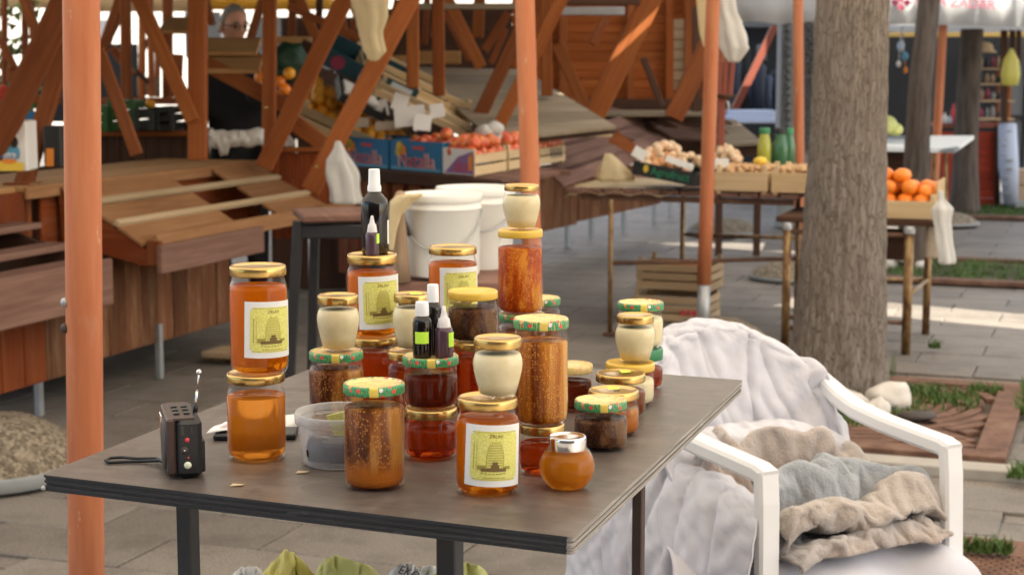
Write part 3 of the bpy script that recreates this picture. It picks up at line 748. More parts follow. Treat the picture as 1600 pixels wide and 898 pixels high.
pebble_base(f2 + Vector((.06, 0.02, 0)), .3, .15, 'pebble topped base of the post by the vegetable table')
pebble_base(f4 + Vector((-.05, .05, 0)), .29, .13, 'pebble base under the vegetable table right end')
pebble_base(gz(1130, 366), .32, .14, 'pale pebble base far behind the vegetable table')
pebble_base(gz(-22, 742), .37, .215, 'large heaped pebble base at the left edge')
pebble_base(gz(1478, 352), .3, .12, 'blue grey base beside the farthest tree')

# ------------------------------------------------------------------ trees
def tree(path, label, mat, flare=.35, amp=.02, ridges=15, seg=170, rings=190, z1=None, crown=None, seed=0):
    """path: [(point, radius)...] from the foot up"""
    foot = path[0][0]
    t_ = thing('tree', foot, label, 'tree', 'tree trunks of the market')
    m_ = MB(); P = []
    zs = np.linspace(0, 1, rings) ** 1.25
    pz = [p.z for p, r in path]
    for k in zs:
        z = pz[0] + (pz[-1] - pz[0]) * k
        i = max(0, min(len(path) - 2, sum(1 for q in pz[1:-1] if q <= z))); f = (z - pz[i]) / (pz[i + 1] - pz[i])
        c = path[i][0].lerp(path[i + 1][0], f); r = path[i][1] * (1 - f) + path[i + 1][1] * f
        fl = flare * math.exp(-(z - pz[0]) / .22); row = []
        for j in range(seg):
            a = 2 * math.pi * j / seg
            u = Vector((math.cos(a), math.sin(a), 0))
            ca, sa = math.cos(a), math.sin(a)
            rg = nz((ca * ridges / 4, sa * ridges / 4, z * 1.1 + seed)) ; r2 = nz((ca * ridges / 2, sa * ridges / 2, z * 2.4 + 9 + seed))
            q = nz((ca * 12, sa * 12, z * 9 + 3)); lobes = .5 + .5 * nz((ca * 2.2, sa * 2.2, 4 + seed))
            rr = r * (1 + fl * (.3 + 1.1 * lobes)) + amp * (abs(rg) * -1.2 + .35 + .8 * -abs(r2) + .45 * q - .7 * abs(nz((ca * 9, sa * 9, z * 3.2 + 31)))) * (1 + 1.2 * math.exp(-(z - pz[0]) / .4))
            row.append(Vector((c.x, c.y, z)) + u * rr)
        P.append(row)
    m_.grid(P, wrap=True); m_.build('trunk', M[mat], t_)
    if crown:
        top = path[-1][0]; rng = random.Random(seed + 5); m_ = MB(); tips = []
        for k in range(7):
            a = k * .9 + rng.random(); L = rng.uniform(1.2, 2.2); p0 = top - UP * rng.uniform(0, .5)
            e = p0 + Vector((math.cos(a) * L * .8, math.sin(a) * L * .8, L * rng.uniform(.5, 1)))
            m_.tube([p0, p0.lerp(e, .5) + Vector((0, 0, -.1)), e], [path[-1][1] * .55, path[-1][1] * .3, .02], 8); tips.append(e); tips.append(p0.lerp(e, .6))
        m_.build('limb', M[mat], t_)
        m_ = MB()
        for k in range(2600):
            e = tips[rng.randrange(len(tips))]; p = e + Vector((rng.gauss(0, .55), rng.gauss(0, .55), rng.gauss(.2, .4)))
            d = Vector((rng.gauss(0, 1), rng.gauss(0, 1), rng.gauss(0, .6))).normalized(); s2 = d.orthogonal().normalized(); L = rng.uniform(.06, .13)
            b = len(m_.v); m_.v += [p, p + d * L * .5 + s2 * L * .4, p + d * L, p + d * L * .5 - s2 * L * .4]; m_.face((b, b + 1, b + 2, b + 3))
        m_.build('crown', M['leaf'], t_)
    return t_
Y1 = GRATE_T.y
def pth(Y, rows):
    return [(at(x, y, Y), wpx / 2 / FPX * Y) for x, y, wpx in rows]
p1 = pth(Y1, [(1308, 640, 146), (1311, 560, 142), (1316, 430, 134), (1326, 200, 118), (1332, 0, 112)])
p1[0] = (Vector((p1[0][0].x, p1[0][0].y, -.03)), p1[0][1]); d = (p1[-1][0] - p1[-2][0]).normalized()
p1.append((p1[-1][0] + d * 2.6, .13)); 
tree(p1, 'thick tree trunk with fissured grey brown bark beside the chair', 'bark', crown=True, seed=1, amp=.011, flare=.26)
p2 = pth(12.0, [(1425, 420, 44), (1430, 290, 42), (1438, 135, 36), (1452, 0, 34)]); d = (p2[-1][0] - p2[-2][0]).normalized()
p2[0] = (Vector((p2[0][0].x, p2[0][0].y, -.02)), p2[0][1]); p2.append((p2[-1][0] + d * 2.2, .07))
tree(p2, 'leaning brown tree trunk behind the crate of oranges', 'bark_dark', crown=True, seed=2, seg=40, rings=50, amp=.008)
p3 = pth(16.4, [(1506, 330, 40), (1510, 200, 38), (1520, 30, 34)]); d = (p3[-1][0] - p3[-2][0]).normalized()
p3[0] = (Vector((p3[0][0].x, p3[0][0].y, -.02)), p3[0][1]); p3.append((p3[-1][0] + d * 2.4, .09))
tree(p3, 'dark straight tree trunk beside the red counter', 'bark_dark', crown=True, seed=3, seg=40, rings=50, amp=.008)
# ------------------------------------------------------------------ wooden market stalls
def plank(parent, name, mat, c, size, ax, b=.004, label=None):
    m_ = MB(); m_.box(c, size, ax, b); return m_.build(name, M[mat], parent, label=label)
def px_beam(parent, name, mat, x1, y1, x2, y2, Y, wpx, t_=.06, Y2=None, ext=0.0):
    a = at(x1, y1, Y); b_ = at(x2, y2, Y2 or Y)
    if ext: b_ = b_ + (b_ - a).normalized() * ext
    m_ = MB(); m_.beam(a, b_, wpx / FPX * (Y + (Y2 or Y)) / 2, t_, b=.006); return m_.build(name, M[mat], parent)
AX = (E1, E2, UP)
Q = gz(60, 290, .95)
def LA(s, t_, z): return Vector((Q.x, Q.y, 0)) + E1 * s + E2 * t_ + UP * z

# --- stall A, nearest on the left
sa = thing('market_stall', LA(1, -.3, 0), 'nearest red brown wooden stall with slatted sloping rack left of the jars', 'market stall', 'wooden market stalls')
for k in range(4): plank(sa, 'table_board', 'counter', LA(.95 if k else .97, -.62 + .155 * k + .075, .935), (2.1 if k else 2.06, .152, .03), AX)
plank(sa, 'table_edge', 'slat', LA(.95, .012, .925), (2.12, .02, .055), AX)
for (px, py) in ((62, 650), (250, 591)):
    p = gz(px, py); m_ = MB(); m_.box(p + UP * .13, (.03, .03, .26), AX, .003); m_.build('leg', M['steel'], sa)
p = gz(62, 650); m_ = MB(); m_.beam(p + UP * .19 - E1 * 1.4, p + UP * .19, .03, .03, b=.003); m_.build('steel_rail', M['steel'], sa)
for s_ in (.35, 1.5): m_ = MB(); m_.box(LA(s_, -.5, .1), (.03, .03, .2), AX, .003); m_.build('leg', M['steel'], sa)
for k in range(10): plank(sa, 'front_plank', 'panel', LA(.06 + k * .135, .15 + random.uniform(-.002, .002), .39), (.131, .022, .44), AX)
plank(sa, 'plinth_rail', 'dark_wood', LA(.62, .12, .2), (1.5, .03, .05), AX)
plank(sa, 'base_board', 'dark_wood', LA(.7, -.28, .2), (1.9, .6, .03), AX)
plank(sa, 'back_panel', 'panel_red', LA(1.02, -.03, .75), (1.95, .02, .3), AX)
for s_ in (.3, 1.05, 1.9): plank(sa, 'upright', 'red_wood', LA(s_, .0, .72), (.05, .05, .38), AX)
def rack_pt(s_, f, lift=0.0, zt=.93, zb=.68, t0=.03, t1=.46): return LA(s_, t0 + (t1 - t0) * f, zt + (zb - zt) * f + lift)
sl = (rack_pt(0, 1) - rack_pt(0, 0)).normalized(); nrm = E1.cross(sl); nrm = nrm if nrm.z > 0 else -nrm; AXR = (E1, sl, nrm)
for s0, s1 in ((.12, .98), (1.42, 2.1)):
    for f in (.14, .47, .8): plank(sa, 'rack_board', 'slat', rack_pt((s0 + s1) / 2, f), (s1 - s0, .145, .018), AXR)
for f in (.3, .64): plank(sa, 'rack_rail', 'rail', rack_pt(1.11, f, .016), (1.98, .03, .026), AXR)
plank(sa, 'rack_lip', 'slat', rack_pt(1.16, 1.0, .02) + E2 * .012, (2.0, .024, .075), AX)
plank(sa, 'drop_board', 'slat_dark', LA(.58, .515, .635), (.92, .026, .125), AX)
plank(sa, 'end_block', 'red_wood', LA(.135, .485, .66), (.024, .07, .11), AX)
for s_ in (.13, 1.0, 2.09):
    m_ = MB(); m_.prism([rack_pt(s_, -.05, -.012), rack_pt(s_, 1.0, -.012), LA(s_, .46, .6), LA(s_, .02, .69)], E1 * .022); m_.build('rack_side', M['panel_red'], sa)
px_beam(sa, 'brace', 'red_wood', -14, 245, 118, -30, 7.05, 40, .06, 6.8, .9)
px_beam(sa, 'brace', 'red_wood', 18, 350, 118, 20, 7.3, 27, .05, 7.7)
px_beam(sa, 'brace', 'red_wood', 214, 242, 153, 75, 7.9, 19, .04)
for (px, py) in ((13, 318), (13, 322)): m_ = MB(); m_.ball(at(px, py, 7.2), .01, 1); m_.build('bolt', M['gold'], sa)

for k in range(10): plank(sa, 'shade_roof_board', 'dark_wood', LA(.6, 1.0 - k * .36, 2.2 + .03 * k), (4.8, .355, .022), AX)  # roof out of view, added and stretched outwards to dim stall and ground
# --- stall at the left edge with stepped rack
s0 = thing('market_stall', LA(-.8, 0, 0), 'purple brown stall with a stepped rack cut off by the left edge', 'market stall', 'wooden market stalls')
for k, (t_, z) in enumerate(((.09, .8), (.27, .725), (.42, .665))): plank(s0, 'step_board', 'slat_dark', LA(-.95 - .03 * k, t_, z), (1.5, .135, .026), AX)
plank(s0, 'step_front', 'slat_dark', LA(-.93, .5, .585), (1.4, .03, .19), AX)
m_ = MB(); m_.prism([LA(-.3, 0, .8), LA(-.3, .5, .66), LA(-.3, .5, .5), LA(-.3, 0, .55)], E1 * .03); m_.build('rack_side', M['dark_wood'], s0)
for k in range(8): plank(s0, 'front_plank', 'panel_red' if k > 1 else 'panel', LA(-.2 - k * .145, .3, .39), (.141, .022, .4), AX)
for k in range(3): plank(s0, 'table_board', 'counter', LA(-.86, -.62 + .2 * k + .1, .935), (1.46, .196, .03), AX)
for k in range(4): plank(s0, 'back_plank', 'panel_red', LA(-.2 - k * .2, -.01, .8), (.196, .02, .26), AX)
plank(sa, 'dark_backing_board', 'dark_wood', LA(.4, -1.3, .45), (3.6, .03, .9), AX)  # dark board added behind the stall to keep the space beneath dark
px_beam(s0, 'upright', 'red_wood', 60, 285, 66, 372, 7.35, 14, .05)
px_beam(s0, 'upright', 'red_wood', 25, 285, 30, 372, 7.2, 40, .04)

# --- stall B, behind: posts and braces in the middle of the picture, fruit rack
sb = thing('market_stall', gz(560, 420), 'red brown stall carrying the sloping fruit crates and blue boxes', 'market stall', 'wooden market stalls')
px_beam(sb, 'post', 'orange_beam', 309, 250, 309, -30, 8.3, 27, .09, None, .8)
px_beam(sb, 'post', 'orange_beam', 420, 255, 422, -30, 8.8, 20, .07, None, .8)
px_beam(sb, 'brace', 'beam', 302, 190, 214, -8, 8.25, 22, .05, None, .3)
px_beam(sb, 'brace', 'orange_beam', 412, 262, 545, -15, 8.6, 27, .05, None, .3)
px_beam(sb, 'brace', 'orange_beam', 485, 298, 655, -28, 8.3, 29, .06, None, .3)
px_beam(sb, 'post', 'beam', 645, 138, 645, -20, 9.6, 19, .07, None, .8)
px_beam(sb, 'post', 'beam', 686, 150, 684, -20, 9.7, 19, .07, None, .8)
for p in (at(494, 261, 8.22), at(416, 168, 8.7)): m_ = MB(); m_.ball(p, .011, 1); m_.build('bolt', M['gold'], sb)
C0 = gz(742, 276, .87); Cd = (gz(545, 259, .87) - C0).normalized()
def LB(u, v, z): p = C0 + Cd * u + E1 * v; return Vector((p.x, p.y, z))
AB = (Cd, UP.cross(Cd), UP)
for k in range(5): plank(sb, 'table_board', 'slat_dark', LB(.6, .1 + k * .2, .85), (1.75, .19, .03), (Cd, E1 - Cd * E1.dot(Cd), UP))
plank(sb, 'table_edge', 'dark_wood', LB(.45, -.02, .825), (1.5, .025, .06), AB)
for k in range(7): plank(sb, 'slatted_front', 'orange_beam', LB(.1 + k * .16, .03, .73), (.1, .02, .13), AB)
plank(sb, 'front_rail', 'orange_beam', LB(.55, .02, .64), (1.4, .03, .05), AB)
for k in range(10): plank(sb, 'front_plank', 'panel_red', LB(1.42 - k * .12, .16, .5), (.116, .02, .62), AB)
for k in range(9): plank(sb, 'side_plank', 'panel_red', at(432 + k * 12.2, 300, 8.9) + UP * -.02, (.0405, .02, .46), ((Vector((1, -.1, 0))).normalized(), Vector((.1, 1, 0)).normalized(), UP))
plank(sb, 'panel_cap', 'beam', at(484, 234, 8.9), (.42, .06, .025), None)
for (x1, y1, x2, y2, Y, wpx, mt) in ((322, 100, 445, 165, 8.9, 24, 'beam'), (440, 178, 505, 225, 8.9, 26, 'beam'), (450, 10, 560, 60, 10.6, 12, 'red_wood'), (470, 70, 560, 115, 10.4, 20, 'dark_wood')):
    px_beam(sb, 'rack_beam', mt, x1, y1, x2, y2, Y, wpx, .05)
# sloping rack that carries the fruit crates (plane through three seen points)
RA = at(456, 196, 9.9); RB = at(600, 262, 10.1); RC = at(560, 75, 11.9)
ru = (RB - RA).normalized(); rv = RC - RA; rv = (rv - ru * rv.dot(ru)); rl = rv.length; rv.normalize(); rn = ru.cross(rv); rn = rn if rn.z > 0 else -rn
for k in range(4): plank(sb, 'rack_plank', 'dark_wood', RA + ru * .5 + rv * (.15 + k * .36) - rn * .06, (1.2, .3, .02), (ru, rv, rn))
for k in range(6): plank(sb, 'dark_backing_plank', 'dark_wood', at(370 + k * 62, 215, 12.4), (.28, .02, 1.0), None)  # dark backing added to block the bright background
for k in range(5): plank(sb, 'dark_backing_plank', 'dark_wood', at(452 + k * 60, 330, 10.9) + UP * -.25, (.24, .02, .8), None)  # low dark backing added so the space under the stall stays dark
# shelf boards behind which the man stands
for (x1, x2, y, Y, dy) in ((322, 396, 73, 9.2, 18), (330, 400, 100, 9.0, 16), (262, 305, 40, 9.6, 12)):
    a = at(x1, y, Y); b_ = at(x2, y, Y); plank(sb, 'shelf_board', 'counter', (a + b_) / 2, ((b_ - a).length + .06, .3, .022), (Vector((1, .05, 0)).normalized(), Vector((-.05, .96, .28)).normalized(), Vector((0, -.28, .96)).normalized()))

for k in range(10): plank(sb, 'shade_roof_board', 'dark_wood', LA(4.1, .8 - k * .36, 2.4 + .03 * k), (2.1, .355, .022), AX)  # roof out of view, added to dim this stall
# --- stall C: grey planked slope in the middle
sc_ = thing('market_stall', gz(880, 400), 'stall with a wide grey planked slope behind the round orange post', 'market stall', 'wooden market stalls')
GA, GB, GC, GD = at(838, 214, 9.9), at(962, 198, 10.6), at(812, 112, 11.6), at(636, 108, 11.2)
def gq(u, v): return GA.lerp(GB, u).lerp(GD.lerp(GC, u), v)
P4 = [at(770, 218, 9.6), at(962, 197, 10.2), at(815, 108, 11.8), at(640, 104, 11.6)]
def bil(P, u, v): return P[0].lerp(P[1], u).lerp(P[3].lerp(P[2], u), v)
nP = 8
for k in range(nP):
    v0, v1 = k / nP, (k + .93) / nP; m_ = MB()
    q = [bil(P4, 0, v0), bil(P4, 1, v0), bil(P4, 1, v1), bil(P4, 0, v1)]
    nn = (q[1] - q[0]).cross(q[3] - q[0]).normalized(); nn = nn if nn.z > 0 else -nn
    m_.prism(q, nn * -.02)
    m_.uv = [[(0, 0)] * len(f) for f in m_.f]
    m_.uv = [[((m_.v[i] - q[0]).dot((q[1] - q[0]).normalized()) + k * 3.1, (m_.v[i] - q[0]).dot((q[3] - q[0]).normalized()) + k) for i in f] for f in m_.f]
    m_.build('slope_plank', M['grey_plank'], sc_)
P5 = [at(842, 214, 9.9), at(962, 201, 10.3), at(962, 209, 10.3), at(842, 222, 9.9)]
m_ = MB(); m_.prism([P5[0], P5[1], P5[2], P5[3]], Vector((0, .03, 0))); m_.build('slope_edge', M['dark_wood'], sc_)
for (x1, y1, x2, y2, Y, wpx, mt, t_) in ((752, 106, 690, -20, 11.2, 18, 'beam', .05), (733, 96, 693, 20, 11.4, 8, 'red_wood', .05), (745, 190, 822, 30, 10.3, 22, 'red_wood', .06),
        (772, 212, 888, -22, 9.9, 20, 'beam', .06), (746, 60, 750, -10, 12.2, 18, 'beam', .07), (855, 150, 852, -12, 10.8, 17, 'beam', .07), (680, 60, 685, -10, 11.9, 14, 'beam', .07),
        (756, 80, 795, 20, 11.6, 14, 'red_wood', .05), (767, 100, 790, 45, 11.7, 10, 'red_wood', .05)):
    px_beam(sc_, 'brace' if abs(x1 - x2) > 8 else 'post', mt, x1, y1, x2, y2, Y, wpx, t_)
for (x1, x2, y1, y2, Y, mt) in ((640, 812, 6, 15, 10.6, 'grey_plank'), (655, 720, 80, 100, 11.8, 'counter'), (868, 1000, -6, 8, 11.0, 'dark_wood'), (868, 975, 12, 24, 11.4, 'steel')):
    a = at(x1, (y1 + y2) / 2, Y); b_ = at(x2, (y1 + y2) / 2, Y); plank(sc_, 'roof_edge', mt, (a + b_) / 2, ((b_ - a).length, .1, (y2 - y1) / FPX * Y), None)
def front(parent, x1, yb1, x2, yb2, zb, zt, n, mat, legs=()):
    a = gz(x1, yb1, zb); b_ = gz(x2, yb2, zb); d = b_ - a; L = d.length; d.normalize(); s_ = UP.cross(d)
    for k in range(n):
        plank(parent, 'front_plank', mat, a + d * (L * (k + .5) / n) + UP * (zt - zb) / 2, (L / n * .97, .022, zt - zb), (d, s_, UP))
    for (px, py) in legs:
        p = gz(px, py); m_ = MB(); m_.box(p + UP * .14, (.035, .035, .28), (d, s_, UP), .003); m_.build('leg', M['steel'], parent)
    return a, d, L
front(sc_, 826, 366, 900, 350, .22, .62, 6, 'panel', ((886, 387),))
a = at(742, 282, 9.3); b_ = at(868, 262, 10.6); plank(sc_, 'counter_edge', 'dark_wood', (a + b_) / 2, ((b_ - a).length, .04, .05), ((b_ - a).normalized(), UP.cross((b_ - a).normalized()), UP))

for k in range(8): plank(sc_, 'shade_roof_board', 'dark_wood', LA(6.0, .5 - k * .36, 2.45 + .02 * k), (1.6, .355, .022), AX)  # unseen roof over the slope, added to lower its light
# --- stall D: dark slatted racks farther along the row
s_d = thing('market_stall', gz(960, 372), 'farther stall with dark slatted racks left of the vegetable table', 'market stall', 'wooden market stalls')
front(s_d, 902, 346, 1030, 318, .24, .62, 8, 'panel', ((923, 373), (974, 360), (1022, 347), (1047, 337)))
def slat_rack(parent, A, B_, C_, n, mat, w=.7, name='rack_slat'):    # A left front, B right front, C left back (points); slats parallel to A-B
    d = (B_ - A); L = d.length; d.normalize(); v = C_ - A
    y = (v - d * v.dot(d)).normalized(); z = d.cross(y); z = z if z.z > 0 else -z
    for k in range(n):
        c = A + v * ((k + .5) / n) + d * (L / 2); plank(parent, name, mat, c, (L, v.length / n * w, .02), (d, y, z))
slat_rack(s_d, at(868, 292, 10.4), at(1010, 244, 12.0), at(872, 212, 11.2), 4, 'slat_dark', .62)
slat_rack(s_d, at(1010, 240, 11.6), at(1052, 215, 12.6), at(930, 178, 12.6), 4, 'slat_dark', .6)
m_ = MB(); m_.prism([at(965, 205, 11.2), at(1012, 240, 11.2), at(1010, 252, 11.2), at(950, 222, 11.2)], Vector((0, .05, 0))); m_.build('rack_side', M['red_wood'], s_d)
a = at(860, 212, 10.6); b_ = at(938, 206, 10.9); plank(s_d, 'tray_board', 'crate', (a + b_) / 2 + UP * .01, ((b_ - a).length, .3, .05), None)
a = at(935, 180, 12.4); b_ = at(1100, 176, 12.8); plank(s_d, 'counter_board', 'grey_plank', (a + b_) / 2, ((b_ - a).length, .5, .03), None)
plank(s_d, 'dark_backing_board', 'dark_wood', at(1010, 205, 13.1), (1.1, .02, .5), None)  # dark backing added to hide the sunlit ground behind the rack
for (x1, y1, x2, y2, Y, wpx, mt) in ((928, 182, 1022, -12, 11.0, 33, 'beam'), (1052, 185, 1112, 60, 12.0, 30, 'red_wood'), (950, 20, 925, 70, 12.2, 14, 'red_wood'), (870, 70, 915, 170, 12.3, 18, 'beam'), (1005, 90, 1035, 168, 12.5, 10, 'dark_wood'), (1088, 176, 1088, 10, 12.6, 12, 'dark_wood')):
    px_beam(s_d, 'brace', mt, x1, y1, x2, y2, Y, wpx, .06)
slat_rack(s_d, at(1030, 215, 11.8), at(1110, 222, 12.2), at(1062, 172, 12.9), 3, 'dark_wood', .5)

# --- stall E: grey sloping table right of the post
s_e = thing('market_stall', gz(1150, 372), 'small grey planked sloping table right of the post with grey sleeve', 'market stall', 'wooden market stalls')
P6 = [at(1118, 228, 12.6), at(1192, 222, 12.6), at(1148, 186, 13.6), at(1092, 186, 13.6)]
for k in range(5):
    v0, v1 = k / 5, (k + .93) / 5; m_ = MB(); q = [bil(P6, 0, v0), bil(P6, 1, v0), bil(P6, 1, v1), bil(P6, 0, v1)]; m_.prism(q, Vector((0, .005, -.02))); m_.build('slope_plank', M['grey_plank'], s_e)
a = at(1155, 236, 12.7); plank(s_e, 'front_board', 'dark_wood', a, (.36, .03, .08), None)
for px in (1125, 1185): m_ = MB(); p = at(px, 236, 12.8); m_.box(Vector((p.x, p.y, p.z / 2)), (.05, .05, p.z), None); m_.build('leg', M['dark_wood'], s_e)

# --- stall frames far left against the bright street
s_f = thing('stall_frame', gz(240, 330), 'row of thin dark stall uprights behind the foreground post against the bright street', 'stall frame', 'wooden stall frames')
for (x1, y1, x2, y2, Y, wpx, mt) in ((198, 160, 196, -20, 11.0, 15, 'red_wood'), (237, 152, 234, -20, 12.5, 8, 'orange_beam'), (262, 156, 262, -20, 13.0, 15, 'red_wood'), (222, 165, 222, -20, 12.8, 9, 'orange_beam'),
        (157, 90, 195, -20, 11.2, 16, 'red_wood'), (160, 80, 185, 30, 11.5, 10, 'red_wood'), (176, 75, 208, 118, 11.6, 12, 'red_wood'), (218, 90, 244, 40, 12.9, 6, 'dark_wood'), (246, 152, 246, 60, 13.4, 7, 'red_wood'), (275, 152, 278, 85, 12.6, 16, 'red_wood'), (212, 110, 232, 130, 12.4, 6, 'dark_wood')):
    px_beam(s_f, 'post' if abs(x1 - x2) < 8 else 'brace', mt, x1, y1, x2, y2, Y, wpx, .06)
a = at(160, 158, 12.2); b_ = at(300, 158, 12.2); plank(s_f, 'cross_rail', 'red_wood', (a + b_) / 2, ((b_ - a).length, .05, .05), None)
a = at(215, 135, 12.9); b_ = at(248, 135, 12.9); plank(s_f, 'slatted_panel', 'grey_plank', (a + b_) / 2, ((b_ - a).length, .04, .14), None)
s_g = thing('stall_frame', gz(30, 330), 'leftmost stall uprights with a bracing strut against the bright street', 'stall frame', 'wooden stall frames')
for (x1, y1, x2, y2, Y, wpx, mt) in ((7, 200, 7, -20, 11.6, 7, 'red_wood'), (39, 100, 39, -20, 11.8, 8, 'red_wood'), (34, -10, 60, 60, 11.2, 14, 'red_wood'), (0, 60, 24, 110, 11.4, 10, 'red_wood'), (50, 0, 50, 60, 12.2, 6, 'red_wood'), (82, 60, 96, 130, 11.8, 12, 'beam'), (22, 105, 22, 130, 11.4, 20, 'red_wood')):
    px_beam(s_g, 'post' if abs(x1 - x2) < 8 else 'brace', mt, x1, y1, x2, y2, Y, wpx, .06)
a = at(0, 158, 11.5); b_ = at(95, 152, 11.5); plank(s_g, 'cross_rail', 'beam', (a + b_) / 2, ((b_ - a).length, .06, .06), None)
s_h = thing('stall_frame', gz(560, 330), 'stall uprights and struts behind the fruit rack in the upper middle', 'stall frame', 'wooden stall frames')
for (x1, y1, x2, y2, Y, wpx, mt) in ((457, 58, 457, -20, 12.0, 12, 'red_wood'), (465, -8, 494, 60, 11.6, 15, 'beam'), (498, 40, 500, -20, 12.4, 10, 'dark_wood'), (540, 80, 528, 20, 12.0, 20, 'beam'), (548, 5, 572, 70, 12.3, 8, 'red_wood'), (552, 62, 552, 30, 12.6, 8, 'orange_beam'), (385, 80, 410, 0, 11.6, 12, 'red_wood'), (332, 40, 320, -10, 11.8, 10, 'red_wood'), (612, 60, 625, 0, 12.4, 18, 'red_wood'), (663, 70, 668, -10, 12.4, 10, 'red_wood')):
    px_beam(s_h, 'post' if abs(x1 - x2) < 8 else 'brace', mt, x1, y1, x2, y2, Y, wpx, .06)
for (x1, x2, y, Y, hpx, mt) in ((430, 485, 64, 11.2, 12, 'counter'), (510, 590, 75, 11.4, 14, 'counter'), (440, 480, 78, 11.3, 6, 'counter'), (600, 640, 92, 11.6, 10, 'counter')):
    a = at(x1, y, Y); b_ = at(x2, y, Y); plank(s_h, 'shelf_board', mt, (a + b_) / 2, ((b_ - a).length, .25, hpx / FPX * Y), None)
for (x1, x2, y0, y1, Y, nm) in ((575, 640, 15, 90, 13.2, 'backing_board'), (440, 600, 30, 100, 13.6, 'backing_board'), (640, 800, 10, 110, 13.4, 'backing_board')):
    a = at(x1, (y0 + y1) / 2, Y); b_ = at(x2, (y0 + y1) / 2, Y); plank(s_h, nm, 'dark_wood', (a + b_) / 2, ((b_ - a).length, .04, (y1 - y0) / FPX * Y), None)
# dark counter with crates on the far left
s_i = thing('market_counter', gz(220, 330), 'dark brown counter carrying the green crates behind the nearest stall', 'counter')
a = at(150, 208, 9.6); b_ = at(330, 208, 9.6); plank(s_i, 'counter_top', 'beam', (a + b_) / 2 + Vector((0, .2, 0)), ((b_ - a).length, .6, .03), None)
n = 9
for k in range(n):
    c = a.lerp(b_, (k + .5) / n); plank(s_i, 'front_plank', 'dark_wood', Vector((c.x, c.y - .05, .58)), ((b_ - a).length / n * .97, .02, 1.0), None)
def fold_crate(name, x1, x2, y1, y2, Y, mat, label, grp=None):
    a = at(x1, y2, Y); b_ = at(x2, y1, Y); t_ = thing(name, Vector(((a.x + b_.x) / 2, Y, a.z)), label, 'crate', grp); h = b_.z - a.z; n = max(2, int(h / .045))
    for k in range(n):
        m_ = MB(); m_.box(Vector(((a.x + b_.x) / 2, Y, a.z + h * (k + .5) / n)), (b_.x - a.x, .35, h / n * .8), None, .004); m_.build('side_slat', M[mat], t_)
    for xx in (a.x + .012, b_.x - .012):
        m_ = MB(); m_.box(Vector((xx, Y - .178, a.z + h / 2)), (.03, .02, h), None, .004); m_.build('corner_post', M[mat], t_)
    return t_
fold_crate('plastic_crate', 154, 178, 164, 204, 9.5, 'green_crate', 'green plastic crate just right of the foreground post')
fold_crate('plastic_crate', 181, 220, 155, 204, 9.55, 'green_crate', 'larger green plastic crate left of the black crates')
fold_crate('plastic_crate', 222, 250, 168, 203, 9.5, 'dark_crate', 'black crate beside the larger green crate')
fold_crate('plastic_crate', 252, 281, 165, 203, 9.55, 'dark_crate', 'black crate at the right end of the dark counter')
m_ = MB(); m_.ball(at(235, 163, 9.5), .03, 2); single('orange', m_, M['yellow_orange'], 'single orange lying on the black crate', 'orange')

# --- wooden kiosk, awnings and buildings closing the view
kk = thing('wooden_kiosk', gz(960, 330), 'orange brown kiosk wall of horizontal boards behind the stalls', 'kiosk')
for k in range(15):
    y = 190 - k * 14.5; a = at(800, y, 13.4); b_ = at(1066, y, 13.4); plank(kk, 'wall_board', 'kiosk', (a + b_) / 2 + UP * .0, ((b_ - a).length, .03, .0735), None, .008)
plank(kk, 'inner_wall', 'kiosk', at(1085, 80, 13.6), (.3, .03, 1.3), None)
for (px, wd, mt) in ((1046, 12, 'kiosk'), (985, 10, 'orange_beam'), (880, 12, 'orange_beam'), (1076, 12, 'orange_beam'), (1106, 14, 'kiosk')):
    a = at(px, 190, 13.3); b_ = at(px, -30, 13.3); m_ = MB(); m_.beam(a, b_, wd / FPX * 13.3, .06); m_.build('frame_post', M[mt], kk)
for k in range(7):
    y = 38 + k * 16; a = at(1052, y, 13.36); b_ = at(1071, y, 13.36); plank(kk, 'window_slat', 'rail', (a + b_) / 2, ((b_ - a).length, .02, .074), None)
for k in range(9):
    y = 20 + k * 18; a = at(1082, y, 13.38); b_ = at(1102, y, 13.38); plank(kk, 'side_board', 'kiosk', (a + b_) / 2, ((b_ - a).length, .03, .085), None)
a = at(955, 176, 13.0); b_ = at(1040, 176, 13.0); plank(kk, 'sill', 'rail', (a + b_) / 2, ((b_ - a).length, .2, .03), None)
def px_sheet(name, pts, mat, label, cat, parent=None, thick=.02, wave=.0):
    m_ = MB(); m_.prism([at(*p) for p in pts], Vector((0, thick, 0)))
    return single(name, m_, M[mat], label, cat) if parent is None else m_.build(name, M[mat], parent)
# yellow awning, bright strip of far awnings
aw = thing('awning', at(330, 4, 14.5), 'yellow awning band above the man with the grey hair', 'awning')
a = at(296, -8, 14.5); b_ = at(520, -8, 14.5); m_ = MB()
m_.grid([[a.lerp(b_, j / 20) + Vector((0, .04 * math.sin(j * 1.3), -k * .13)) for j in range(21)] for k in range(2)]); solid(m_.build('valance', M['canopy_yellow'], aw), .01)
m_ = MB(); m_.grid([[a.lerp(b_, j / 8) + Vector((0, k * 1.2, k * .3 + .01)) for j in range(9)] for k in range(2)]); solid(m_.build('roof_cloth', M['canopy_yellow'], aw), .01)
aw = thing('awning', at(200, 10, 13.8), 'cream awning band at the upper left behind the stall uprights', 'awning')
a = at(-30, -20, 13.8); b_ = at(310, -20, 13.8); m_ = MB()
m_.grid([[a.lerp(b_, j / 24) + Vector((0, .05 * math.sin(j * 1.1), -k * (.17 if j < 8 else .2))) for j in range(25)] for k in range(2)]); solid(m_.build('valance', M['canopy_cream'], aw), .01)
